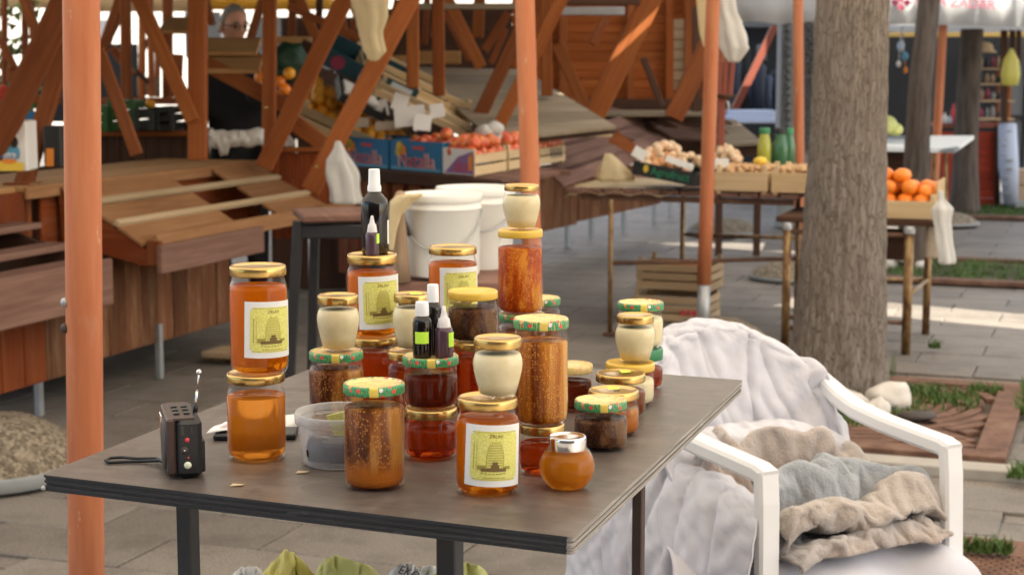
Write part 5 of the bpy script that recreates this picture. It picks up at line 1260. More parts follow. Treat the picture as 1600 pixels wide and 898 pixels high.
# ------------------------------------------------------------------ vegetable table (steel legs, plank top)
TZ = .785
T0 = gz(885, 292, TZ)
vt = thing('market_table', gz(1100, 500), 'long plank topped table on rusty pipe legs carrying the vegetables', 'table', 'plank topped produce tables')
def LT(s_, t_, z): return Vector((T0.x, T0.y, 0)) + E2 * s_ + E1 * t_ + UP * z
for k in range(12): plank(vt, 'top_plank', 'slat_dark', LT(.055 + k * .11, .55, TZ - .018), (1.16, .1, .03), (E1, E2, UP))
plank(vt, 'front_rail', 'rust', LT(.68, .02, TZ - .055), (1.2, .03, .03), (E2, E1, UP))
for (px, yf, back) in ((953, 525, 0), (1243, 515, 0), (1065, 470, 1)):
    p = gz(px, yf); m_ = MB(); m_.tube([p, p + UP * (TZ - .04)], .0135 if not back else .016, 12); m_.build('leg', M['pipe'], vt)
    m_ = MB(); m_.box(p + UP * .012, (.07, .05, .02), (E2, E1, UP), .003); m_.build('foot', M['rust'], vt)
a = gz(953, 525) + UP * .4; b_ = gz(1243, 515) + UP * .4; m_ = MB(); m_.tube([a, b_], .012, 10); m_.build('stretcher', M['rust'], vt)
p = gz(1065, 470) + UP * .42; m_ = MB(); m_.tube([p, p + E2 * .95], .011, 10); m_.build('stretcher', M['pipe'], vt)
m_ = MB(); p = gz(1243, 515) + UP * .4; m_.tube([p, p + E1 * 1.1], .011, 10); m_.build('stretcher', M['pipe'], vt)
m_ = MB(); P = []
for i in range(7):
    row = []
    for j in range(22):
        e = LT(.0 + .62 * j / 21, -.03 + .75 * i / 6, TZ + .004 + .006 * abs(nz((j * .4, i * .6, 1))))
        if i == 0: e = e - UP * (.035 + .012 * math.sin(j * 1.1))
        if j == 0: e = e - UP * .03
        row.append(e)
    P.append(row)
m_.grid(P); o = single('paper_sheet', m_, M['bag_cream'], 'cream paper sheet spread over the left end of the vegetable table', 'paper'); solid(o, .003, 1)
plastic_bag('pale plastic bag standing up at the left end of the vegetable table', [(950, 240, 5), (955, 252, 14), (958, 266, 24), (960, 278, 30), (962, 284, 26)], 'bag_cream', 9.25, .6, 9, .2)
pA = LT(.36, .02, TZ + .028); dA = (at(1093, 289, 8.95) - at(988, 268, 9.15)); dA.normalize()
dAh = Vector((dA.x, dA.y, 0)).normalized()
t_ = carton('produce_carton', 'black carton of garlic and onions with green lettering', at(987, 272, 9.16) , dA, UP.cross(dAh), .38, .3, .075, 'black_card')
oA = at(987, 272, 9.16); wA = dA.cross(UP.cross(dAh)); wA = wA if wA.z > 0 else -wA; vA = UP.cross(dAh)
m_ = MB(); m_.text('Agrofruct', .062, lambda x, y: oA + dA * (.23 + x * .95) + wA * (.038 + y) - vA * .004); m_.build('lettering', M['green_print'], t_)
m_ = MB(); n = 14; m_.v += [oA + dA * (.082 + .016 * math.cos(6.283 * i / n)) + wA * (.045 + .022 * math.sin(6.283 * i / n)) - vA * .004 for i in range(n)]; m_.face(range(n)); m_.build('fruit_mark', M['yellow_print'], t_)
rng = random.Random(12)
def veg_spots(x0, x1, yb, yt, Y, n, r):
    o_ = []
    for k in range(n):
        x = rng.uniform(x0, x1); e = 1 - abs(2 * (x - x0) / (x1 - x0) - 1) ** 2.5; y = yb - (yb - yt) * e * rng.random() ** .6
        o_.append(at(x, y, Y + (yb - y) * .006 + rng.uniform(-.04, .05)))
    return o_
fruits('garlic_bulb', 'garlic', .027, veg_spots(998, 1098, 258, 222, 9.22, 46, .027), 'garlic bulb heaped over the black carton', 'garlic', 'garlic in the black carton', .85)
fruits('onion', 'onion', .026, veg_spots(990, 1075, 270, 240, 9.16, 36, .026), 'small brown onion in the black carton', 'onion', 'onions in the black carton', .9)
fruits('garlic_bulb', 'garlic', .027, veg_spots(1106, 1156, 252, 228, 9.3, 22, .027), 'garlic bulb heaped right of the sleeved post', 'garlic', 'garlic right of the sleeved post', .85)
for k, (x, y, tl) in enumerate(((999, 240, .5), (1128, 256, .0), (1062, 255, .35))):
    m_ = MB(); c = at(x, y, 9.1 - .02 * k); ax = Vector((math.cos(tl), 0, -math.sin(tl))); m_.box(c, (.075, .004, .06) if k < 2 else (.16, .004, .035), (ax, Vector((0, 1, 0)), ax.cross(Vector((0, 1, 0)))), .001)
    single('price_tag', m_, M['paper'], ['white price tag on the garlic at the left', 'white price tag on the crate right of the post', 'long white paper lying on the onions'][k], 'tag', 'price tags on the vegetable table')
pB = at(1116, 295, 9.02); pB.z = TZ + .002
crate('pale crate of walnuts right of the sleeved post', pB, E2, E1, .29, .4, .115, 'crate', 1, posts=True)
crate('pale crate of hazelnuts next to the big tree', pB + E2 * .31, E2, E1, .34, .4, .115, 'crate', 1, posts=True)
def nuts(P, lu, lv, z, n, r, label, mat):
    m_ = MB(); rg = random.Random(n)
    for k in range(n):
        c = P + E2 * rg.uniform(.02, lu - .02) + E1 * rg.uniform(.02, lv - .02) + UP * (z + rg.uniform(0, .03)); m_.ball(c, (r, r, r * .85), 1)
    o = m_.build('nuts', M[mat], None, 'stuff'); o['label'] = label; o['category'] = 'nuts'
nuts(pB + E2 * .31, .34, .4, .1, 420, .014, 'hazelnuts filling the crate next to the big tree', 'nut')
nuts(pB, .29, .4, .1, 260, .015, 'walnuts filling the crate right of the sleeved post', 'nut')
m_ = MB(); m_.ball(at(1188, 252, 9.1), (.04, .035, .025), 2); single('lemon', m_, M['yellow_print'], 'single lemon on the nut crates', 'lemon')
for k, (x, w_, mt) in enumerate(((1194, 11, 'glass_yellow'), (1220, 13, 'glass_green'), (1232, 10, 'glass_green'))):
    c = at(x, 247, 9.45); c.z = TZ + .002; h = at(x, 200, 9.45).z - c.z; r = w_ / FPX * 9.45
    t_ = thing('pickle_jar', c, ['tall jar of yellow green pickles behind the nut crates', 'dark green jar behind the hazelnuts', 'green jar nearest the slim post'][k], 'jar', 'green jars behind the nut crates')
    m_ = MB(); m_.lathe([(0, 0), (r, 0), (r, h * .7), (r * .7, h * .86), (r * .7, h * .9), (0, h * .9)], c, 18); m_.build('jar_body', M[mt], t_)
    m_ = MB(); m_.lathe([(r * .75, h * .9), (r * .75, h), (0, h)], c, 16); m_.build('lid', M['green_lid' if k != 1 else 'black_metal'], t_)
# wooden crates stacked under the vegetable table
pc = gz(988, 500); dc = (E2 * .97 + E1 * -.02).normalized(); vc = UP.cross(dc)
for k in range(2):
    crate(['lower old wooden crate on the ground under the vegetable table', 'upper old wooden crate under the vegetable table'][k], pc + UP * (.002 + k * .185) + dc * .02 * k, dc, vc, .44, .32, .15, 'crate_old', 3, group='old crates under the vegetable table')
m_ = MB()
for k in range(3): m_.box(pc + dc * (.3 + .035 * k) - vc * .004 + UP * .06, (.024, .004, .03), (dc, vc, UP), .001)
single('red_stamp', m_, M['red_print'], 'faded red stamp on the lower old crate', 'stamp')
m_ = MB(); m_.box(pc + dc * .22 + vc * .16 + UP * .3, (.3, .2, .03), (dc, vc, UP), .004); single('tomato_tray', m_, M['orange_print'], 'orange and red packs inside the upper old crate', 'tray')

# ------------------------------------------------------------------ table with the crate of oranges
ot = thing('market_table', gz(1430, 540), 'small table on brass coloured pipe legs carrying the oranges', 'table', 'plank topped produce tables')
oz = .69
pL = gz(1415, 553); pR = gz(1446, 522)
def LO(s_, t_, z): return Vector((pL.x, pL.y, 0)) + E2 * s_ + E1 * t_ + UP * z
plank(ot, 'table_board', 'dark_wood', LO(-.27, .3, oz - .018), (.82, .62, .03), (E2, E1, UP))
for p, r in ((pL, .03), (pR, .026), (LO(-.62, 0, 0), .028), (LO(-.62, .55, 0), .026)):
    m_ = MB(); m_.tube([p, p + UP * (oz - .05)], r * .8, 16); m_.build('leg', M['pipe'], ot)
    m_ = MB(); m_.lathe([(r * .95, -.02), (r, 0), (r * .9, .018), (0, .02)], p + UP * (oz - .052), 16); m_.build('joint', M['steel'], ot)
for a, b_, z in ((LO(-.62, 0, 0), pL, oz - .08), (LO(-.62, 0, 0), pL, .16), (pL, pR, .3), (LO(-.62, .55, 0), pR, .3)):
    m_ = MB(); m_.tube([a + UP * z, b_ + UP * z], .012, 10); m_.build('stretcher', M['rust'] if z != .3 else M['pipe'], ot)
m_ = MB(); m_.box(LO(-.2, .4, .52), (.3, .1, .16), (E2, E1, UP), .01); single('dark_bag', m_, M['dark_wood'], 'dark bag hanging under the orange table', 'bag')
pO = LO(-.42, .02, oz)
crate('pale crate of oranges on the pipe legged table by the big tree', pO, E2, E1, .55, .38, .1, 'crate', 1)
for k in range(4): m_ = MB(); m_.box(pO + E2 * .545 + E1 * (.06 + k * .09) + UP * .13, (.012, .05, .12), (E2, E1, UP), .002); single('crate_stave', m_, M['crate'], 'upright stave at the end of the orange crate', 'stave', 'staves of the orange crate end')
fruits('orange', 'orange', .041, heap(pO, E2, E1, .54, .36, .041, .04, 60, 4, seed=21, crown=.3), 'orange in the crate beside the big tree', 'orange', 'oranges in the crate by the big tree')
plastic_bag('white plastic bag hanging from the right end of the orange crate', [(1470, 298, 4), (1471, 312, 5), (1473, 326, 16), (1472, 345, 13), (1476, 380, 12), (1479, 414, 13)], 'bag_white', 8.25, .45, 6, .3)
plastic_bag('beige paper hanging beside the white bag under the orange crate', [(1458, 340, 9), (1458, 360, 11), (1456, 385, 12), (1455, 404, 10)], 'bag_beige', 8.45, .3, 8, .06)

# ------------------------------------------------------------------ stool, wooden chair and honey buckets behind the table
st = thing('stool', gz(500, 640), 'dark legged wooden stool left of the white buckets', 'stool')
SY = 6.1
ctr = at(522, 344, SY); hz = ctr.z
plank(st, 'seat', 'slat_dark', ctr + Vector((0, .12, .01)), (.3, .32, .03), (Vector((.97, .24, 0)), Vector((-.24, .97, 0)), UP), .01)
for (sx, sy, tx_) in ((-.13, -.02, -.06), (.14, -.02, .05), (-.1, .26, -.03), (.14, .26, .04)):
    a = Vector((ctr.x + sx, SY + sy, hz)); b_ = Vector((ctr.x + sx + tx_, SY + sy - .02, 0)); m_ = MB(); m_.beam(a, b_, .036, .036); m_.build('leg', M['black_metal'], st)
for sy in (-.02, .26): plank(st, 'apron', 'black_metal', Vector((ctr.x, SY + sy, hz - .04)), (.3, .02, .05), None)
wc = thing('wooden_chair', gz(680, 610), 'brown wooden chair that carries the two white buckets', 'chair')
CY = 5.6; cz = at(690, 440, CY).z
plank(wc, 'seat', 'slat_dark', at(705, 436, CY) + Vector((0, .15, -.02)), (.5, .45, .035), None)
for (px, dy) in ((622, 0), (622, .4), (770, 0), (770, .4)):
    a = at(px, 436, CY) + Vector((0, dy, 0)); m_ = MB(); m_.beam(Vector((a.x, a.y, 0)), Vector((a.x, a.y, cz)), .035, .035); m_.build('leg', M['slat_dark'], wc)
pts = [at(628, 440, CY - .06), at(627, 400, CY - .06), at(624, 350, CY - .06), at(622, 315, CY - .06), at(626, 305, CY - .02)]
m_ = MB(); m_.tube(pts, [.03, .026, .022, .02, .018], 10); m_.build('back_post', M['stool_wood'], wc)
def bucket(label, px, yt, yb, wt, wb, Y, handle):
    cb = at(px, yb, Y); ctp = at(px, yt, Y); h = ctp.z - cb.z; r1 = wt / 2 / FPX * Y; r0 = wb / 2 / FPX * Y; c = Vector((cb.x, Y + r1, cb.z))
    t_ = thing('honey_bucket', c, label, 'bucket', 'white plastic buckets on the wooden chair')
    m_ = MB(); m_.lathe([(0, 0), (r0 * .97, 0), (r0, .008), (r1 * .965, h * .8), (r1, h * .8 + .004), (r1, h * .84), (r1 * .97, h * .845), (r1 * .98, h * .93)], c, 48); m_.build('body', M['bucket_plastic'], t_)
    m_ = MB(); m_.lathe([(r1 * 1.0, h * .9), (r1 * 1.018, h * .92), (r1 * 1.018, h * .985), (r1 * 1.01, h), (r1 * .93, h * .995), (r1 * .9, h * .975), (0, h * .975)], c, 48); m_.build('lid', M['bucket_plastic'], t_)
    pts = []
    for k in range(15):
        a = math.pi * k / 14; x = -math.cos(a) * r1 * 1.02; sag = math.sin(a) * (.13 if handle > 0 else .09)
        pts.append(c + Vector((x, -math.sin(a) * r1 * 1.06 - .004, h * .8 - sag)))
    m_ = MB(); m_.tube(pts, .0028, 6); m_.build('wire_handle', M['steel'], t_)
    if handle > 0: m_ = MB(); m_.tube(pts[1:4], .007, 8); m_.build('grip', M['black_plastic'], t_)
bucket('front white honey bucket with wire handle on the wooden chair', 689, 306, 436, 126, 119, 5.52, 1)
bucket('rear white honey bucket standing further right', 742, 296, 428, 126, 119, 5.86, 0)
plastic_bag('cream plastic wrap draped over the left side of the front bucket', [(650, 303, 12), (640, 306, 20), (628, 315, 18), (618, 335, 10), (613, 360, 7), (611, 392, 4)], 'bag_cream', 5.5, .5, 12, .12)
m_ = MB(); c = gz(358, 566); m_.box(c + UP * .05, (.2, .2, .03), AX, .004); m_.box(c + UP * .018 - E2 * .06, (.03, .18, .035), AX, .003); m_.box(c + UP * .018 + E2 * .06, (.03, .18, .035), AX, .003)
single('wooden_pallet', m_, M['crate_old'], 'small wooden pallet board on the ground left of the stool', 'pallet')

# ------------------------------------------------------------------ things on the left counter
bx = thing('advert_box', gz(15, 268, .95), 'white and blue box with a dark figure at the left edge', 'box')
a = at(-20, 268, 7.0); b_ = at(38, 190, 7.0); m_ = MB(); m_.box(((a.x + b_.x) / 2, 7.1, (a.z + b_.z) / 2), (b_.x - a.x, .16, b_.z - a.z), None, .005); m_.build('carton', M['white_print'], bx)
def dsk(m_, x, y, rx, ry, Y, mt=0):
    n = 18; b = len(m_.v); c = at(x, y, Y); m_.v += [c + Vector((rx / FPX * Y * math.cos(6.283 * i / n), 0, ry / FPX * Y * math.sin(6.283 * i / n))) for i in range(n)]; m_.face(range(b, b + n), None, mt)
m_ = MB(); dsk(m_, 18, 238, 13, 13, 7.014, 0); dsk(m_, 22, 222, 6, 9, 7.012, 1); dsk(m_, 16, 244, 11, 5, 7.010, 2); dsk(m_, 14, 252, 12, 4, 7.008, 4)
m_.quad([at(-18, 267, 7.012), at(37, 267, 7.012), at(37, 254, 7.012), at(-18, 250, 7.012)], 3); m_.build('print', [M['light_blue'], M['ink'], M['paper'], M['yellow_print'], M['orange_print']], bx)
m_ = MB(); m_.text('coko', 15 / FPX * 7, lambda x, y: at(16, 244, 7.005) + Vector((x, 0, y))); m_.build('lettering', M['blue_card'], bx)
t_ = thing('dark_box', at(82, 262, 7.25), 'dark box with an orange panel right of the white and blue box', 'box')
a = at(66, 262, 7.3); b_ = at(91, 198, 7.3); m_ = MB(); m_.box(((a.x + b_.x) / 2, 7.4, (a.z + b_.z) / 2), (b_.x - a.x, .14, b_.z - a.z), None, .005); m_.build('carton', M['black_card'], t_)
m_ = MB(); m_.quad([at(72, 260, 7.32), at(84, 260, 7.32), at(84, 232, 7.32), at(72, 232, 7.32)]); m_.build('orange_panel', M['orange_print'], t_)
m_ = MB(); c = at(40, 187, 8.2); m_.box(c, (.08, .1, .08), None, .004); single('blue_box', m_, M['blue_card'], 'small blue box with yellow band behind the left brace', 'box')
m_ = MB(); c = at(38, 191, 8.13); m_.box(c, (.06, .006, .025), None, .001); single('yellow_band', m_, M['yellow_print'], 'yellow band on the small blue box', 'label')
m_ = MB(); m_.ball(at(4, 146, 9.8), (.06, .05, .05), 2); single('red_bag', m_, M['red_plastic'], 'red bag at the left edge behind the big brace', 'bag')
m_ = MB(); rng = random.Random(2); c = at(22, 110, 12.6)
for k in range(160):
    p = c + Vector((rng.gauss(0, .12), rng.gauss(0, .1), rng.gauss(0, .28))); d = Vector((rng.gauss(0, 1), rng.gauss(0, 1), rng.gauss(0, 1))).normalized(); s2 = d.orthogonal() * .03; b = len(m_.v); m_.v += [p - s2, p + d * .08, p + s2]; m_.face((b, b + 1, b + 2))
gp = thing('green_plant', c, 'green plant against the bright street at the far left', 'plant'); m_.build('leaves', M['grass'], gp, 'stuff')

# ------------------------------------------------------------------ the man behind the shelf boards
MY = 9.75
hc = at(365, 40, MY)                                      # middle of the head
man = thing('person', Vector((hc.x, MY, 0)), 'grey haired man with glasses in dark clothes behind the shelf boards', 'person')
HH = .118                                                 # half head height
yaw = R(38)                                               # face turned towards the right of the picture
fx = Vector((math.sin(yaw), -math.cos(yaw), -.12)).normalized(); sx_ = Vector((math.cos(yaw), math.sin(yaw), 0)); uz = sx_.cross(fx); uz = uz if uz.z > 0 else -uz
def hp(a, b_, c): return hc + sx_ * a + fx * b_ + uz * c
m_ = MB(); P = []
for i in range(33):
    ph = math.pi * i / 32; z = math.cos(ph); row = []
    for j in range(40):
        th = 2 * math.pi * j / 40; x, y = math.sin(th), math.cos(th); s_ = math.sin(ph)
        wx = .074 if z > -.1 else .074 - .022 * ((-z - .1) / .9); wy = .094 if z > -.2 else .094 - .018 * ((-z - .2) / .8)
        px_, py_, pz_ = x * s_ * wx, y * s_ * wy, z * HH
        if y > .3 and abs(x) < .8:
            fcx = max(0, 1 - (abs(px_) / .016) ** 2)
            t2 = pz_ / HH
            if -.32 < t2 < .1: py_ += .024 * fcx * (1 - (t2 + .32) / .42) ** .8 * (1 if t2 > -.26 else (t2 + .32) / .06)      # nose
            py_ += .007 * math.exp(-((t2 - .14) / .07) ** 2) * (abs(px_) < .05)                                              # brow
            py_ -= .008 * math.exp(-((t2 - .0) / .08) ** 2) * math.exp(-((abs(px_) - .031) / .014) ** 2)                     # eye sockets
            py_ += .006 * math.exp(-((t2 + .46) / .05) ** 2) * math.exp(-(px_ / .024) ** 2)                                  # lips
            py_ -= .004 * math.exp(-((t2 + .455) / .012) ** 2) * math.exp(-(px_ / .024) ** 2)
            py_ += .010 * math.exp(-((t2 + .8) / .14) ** 2) * math.exp(-(px_ / .026) ** 2)                                   # chin
        row.append(hp(px_, py_, pz_))
    P.append(row)
m_.grid(P, wrap=True)
for s_ in (-1, 1):                                        # ears
    m_.ball(hp(s_ * .076, -.008, -.01), .001, 1); c = hp(s_ * .077, -.01, -.012)
    b0 = len(m_.v); m_.ball((0, 0, 0), 1.0, 2, fun=lambda v: 1 - .25 * max(0, v.x * s_))
    for q in range(b0, len(m_.v)):
        v = m_.v[q]; m_.v[q] = c + sx_ * (v.x * .011) + fx * (v.y * .02) + uz * (v.z * .034)
m_.tube([hp(0, -.02, -.08), hp(0, -.03, -.17), hp(0, -.04, -.24)], [.055, .056, .07], 16)
m_.build('head', M['skin'], man)
m_ = MB(); P = []
for i in range(15):
    ph = math.radians(2 + 88 * i / 14); row = []
    for j in range(36):
        th = 2 * math.pi * j / 36; x, y = math.sin(th), math.cos(th); s_ = math.sin(ph)
        zl = math.cos(ph) if y < .2 else max(math.cos(ph), .52 + .3 * (y - .2) * (1 - abs(x) * .6)); k = 1.06 + .025 * nz((x * 5, y * 5, ph * 4))
        s2 = math.sqrt(max(0, 1 - zl * zl)) if zl > math.cos(ph) + 1e-6 else s_
        lo = -.42 * max(0, -y + .15) * (i / 14) ** 2 if y < .15 else 0
        row.append(hp(x * s2 * .077 * k, y * s2 * .097 * k, (zl + lo) * HH * 1.05))
    P.append(row)
m_.grid(P, wrap=True); m_.build('hair', M['hair'], man)
m_ = MB()
for s_ in (-1, 1):
    pts = [hp(s_ * .034 + .024 * math.cos(6.283 * k / 16), .098, .0 + .02 * math.sin(6.283 * k / 16)) for k in range(17)]; m_.tube(pts, .0026, 6)
    m_.tube([hp(s_ * .058, .096, .004), hp(s_ * .079, .04, .004), hp(s_ * .08, -.01, .002)], .0024, 6)
m_.tube([hp(-.01, .1, .006), hp(0, .104, .008), hp(.01, .1, .006)], .0024, 6); m_.build('glasses', M['black_plastic'], man)
m_ = MB()
for s_ in (-1, 1): m_.ball(hp(s_ * .031, .083, .0), .011, 2)
m_.build('eyes', M['lens'], man)
m_ = MB()
for s_ in (-1, 1): m_.tube([hp(s_ * .014, .098, .026), hp(s_ * .034, .1, .03), hp(s_ * .054, .088, .024)], [.003, .004, .002], 6)
m_.build('eyebrows', M['hair'], man)
def skin_body(name, verts, edges, rad, mat, root=0, sub=2):
    me = bpy.data.meshes.new(name); o0 = WLOC[man.name]; me.from_pydata([tuple(Vector(v) - o0) for v in verts], edges, [])
    o = bpy.data.objects.new(name, me); col.objects.link(o); o.parent = man; me.materials.append(mat)
    md = o.modifiers.new('skin', 'SKIN'); md.use_smooth_shade = True
    for i, r in enumerate(rad):
        sv = me.skin_vertices[0].data[i]; sv.radius = (r, r) if not isinstance(r, tuple) else r; sv.use_root = (i == root)
    subsurf(o, sub); return o
bx_, by_ = hc.x, MY + .03; zs_ = hc.z - .30
V = [(bx_, by_, zs_ - .62), (bx_, by_, zs_ - .3), (bx_, by_, zs_ - .04), (bx_, by_ - .01, zs_ + .06), (bx_ - .2, by_, zs_ - .03), (bx_ - .26, by_ - .03, zs_ - .34), (bx_ - .2, by_ - .25, zs_ - .5), (bx_ + .2, by_, zs_ - .03), (bx_ + .27, by_ - .03, zs_ - .34), (bx_ + .2, by_ - .25, zs_ - .5),
     (bx_ - .1, by_, zs_ - .72), (bx_ - .11, by_, zs_ - 1.05), (bx_ - .11, by_ + .02, .06), (bx_ + .1, by_, zs_ - .72), (bx_ + .11, by_, zs_ - 1.05), (bx_ + .11, by_ + .02, .06)]
E = [(0, 1), (1, 2), (2, 3), (2, 4), (4, 5), (5, 6), (2, 7), (7, 8), (8, 9), (0, 10), (10, 11), (11, 12), (0, 13), (13, 14), (14, 15)]
skin_body('dark_clothes', V, E, [(.17, .12), (.17, .12), (.16, .11), .07, .075, .058, .045, .075, .058, .045, .095, .07, .055, .095, .07, .055], M['dark_cloth'])
for s_, w0 in ((-1, Vector(V[6])), (1, Vector(V[9]))):    # hands resting on the counter edge
    vs = [w0 + Vector((0, -.0, 0)), w0 + Vector((0, -.05, -.01)), w0 + Vector((0, -.095, -.02))]; es = [(0, 1), (1, 2)]; rd = [.026, (.036, .017), (.036, .015)]
    for k in range(4):
        o_ = (k - 1.5) * .019; L = (.062, .074, .07, .055)[k] ; b = len(vs)
        vs += [w0 + Vector((o_, -.1 - L * .45, -.026)), w0 + Vector((o_, -.1 - L * .8, -.045)), w0 + Vector((o_, -.1 - L * .95, -.065))]; es += [(2, b), (b, b + 1), (b + 1, b + 2)]; rd += [.009, .008, .0075]
    b = len(vs); vs += [w0 + Vector((-s_ * .035, -.07, -.015)), w0 + Vector((-s_ * .052, -.11, -.025))]; es += [(1, b), (b, b + 1)]; rd += [.011, .009]
    skin_body('hand', vs, es, rd, M['skin'])
# ------------------------------------------------------------------ the honey table
TBZ = .90
FL, FRc, BR = gz(65, 741, TBZ), gz(896, 839, TBZ), gz(1161, 593.5, TBZ)
tU = (FRc - FL); TW = tU.length; tU.normalize(); tV = UP.cross(tU); TD = (BR - FRc).dot(tV); BRx = BR; BL = FL + (BR - FRc)
tb = thing('honey_table', Vector(((FL.x + BRx.x) / 2, (FL.y + BRx.y) / 2, 0)), 'dark brown board table in front that carries the honey jars', 'table')
def table_poly(ins):
    c = [FL + tU * ins + tV * ins, FRc - tU * ins + tV * ins, BRx - tU * ins - tV * ins, BL + tU * ins - tV * ins]
    out_ = []
    for i in range(4):
        p = c[i]; a = (c[i - 1] - p).normalized(); b_ = (c[(i + 1) % 4] - p).normalized(); r = .008
        for k in range(4):
            f = k / 3; q0 = p + a * r * (1 - f) ** 2 + b_ * r * f ** 2; out_.append((q0, i))
    return out_
LY = 6; TT = .0235
for k in range(LY):
    m_ = MB(); ins = (0, .0016, .0005, .0022, .0008, .0018)[k]; pl_ = table_poly(ins); zt = TBZ - TT * k / LY; zb = TBZ - TT * (k + .93) / LY
    n = len(pl_); b = 0
    m_.v = [Vector((p.x, p.y, zb)) for p, _ in pl_] + [Vector((p.x, p.y, zt)) for p, _ in pl_]
    m_.face(list(range(n))[::-1], None, 0); m_.face(range(n, 2 * n), [(0, 0)] * n, 0)
    for i in range(n):
        j = (i + 1) % n; e = pl_[j][1] if i % 4 != 3 else pl_[i][1]
        L0 = m_.v[i].dot(tU) + m_.v[i].dot(tV); L1 = m_.v[j].dot(tU) + m_.v[j].dot(tV)
        side = {0: 1, 1: 2, 2: 2, 3: 2}[pl_[i][1] if i % 4 == 3 else pl_[i][1]]
        m_.face((i, j, n + j, n + i), [(L0, zb), (L1, zb), (L1, zt), (L0, zt)], side if i % 4 == 3 else (1 if pl_[i][1] in (0,) else 2))
    m_.build('board_top' if k == 0 else 'ply_layer', [M['board'], M['ply_dark'], M['ply_grey']], tb)
def tleg(px, py, Y, w_, mat):
    p = at(px, py, Y); zt = TBZ - TT - .001
    m_ = MB(); m_.box((p.x, p.y, zt / 2), (w_, w_, zt), (tU, tV, UP), .002); m_.build('leg', M[mat], tb)
    m_ = MB(); m_.box((p.x, p.y, zt - .004), (w_ * 2.4, w_ * 2.4, .007), (tU, tV, UP), .002); m_.build('leg_plate', M[mat], tb)
tleg(293, 800, 2.42, .0255, 'black_metal'); tleg(703, 850, 2.2, .029, 'black_metal'); tleg(998, 790, 2.62, .0175, 'brown_metal'); tleg(706, 760, 2.78, .0255, 'brown_metal')
m_ = MB(); m_.ball(at(68, 762, FL.y - .002), .004, 1); m_.build('screw_head', M['steel'], tb)

def depth(p): return (Vector(p) - Vector((0, 0, CH))).dot(_f)
JARS = {}
def place(cx, yb=None, w_=80, on=None, contact=.86, dx=0):
    if on is None:
        P = gz(cx, yb, TBZ); Rr = w_ / 2 / FPX * depth(P)
        for _ in range(2): Y = P.y + Rr * contact; Rr = w_ / 2 / FPX * depth((P.x, Y, TBZ + .08))
        X = at(cx, yb, Y).x; return Vector((X, Y, TBZ + .0004)), Rr
    b = JARS[on]; Y = b['c'].y + dx; z = b['top']; p = at(cx, yb or 300, Y); X = at(cx, proj((b['c'].x, Y, z))[1], Y).x
    c = Vector((X, Y, z + .0003)); return c, w_ / 2 / FPX * depth((X, Y, z + .05))
def lid_mesh(root, c, r, h, mat, z):
    m_ = MB(); m_.lathe([(r * .96, 0), (r * .985, .0004), (r, .0016), (r, h * .72), (r * .988, h * .9), (r * .955, h), (r * .9, h), (r * .875, h - .0013), (r * .4, h - .0017), (0, h - .0018)], c + UP * z, 56,
                       rfun=(lambda a, q: 1 + (.012 * max(0, math.cos(6 * a)) ** 3 if q < h * .5 else 0)) if mat == 'gold' else None)
    return m_.build('lid', M[mat], root, origin=c + UP * z)
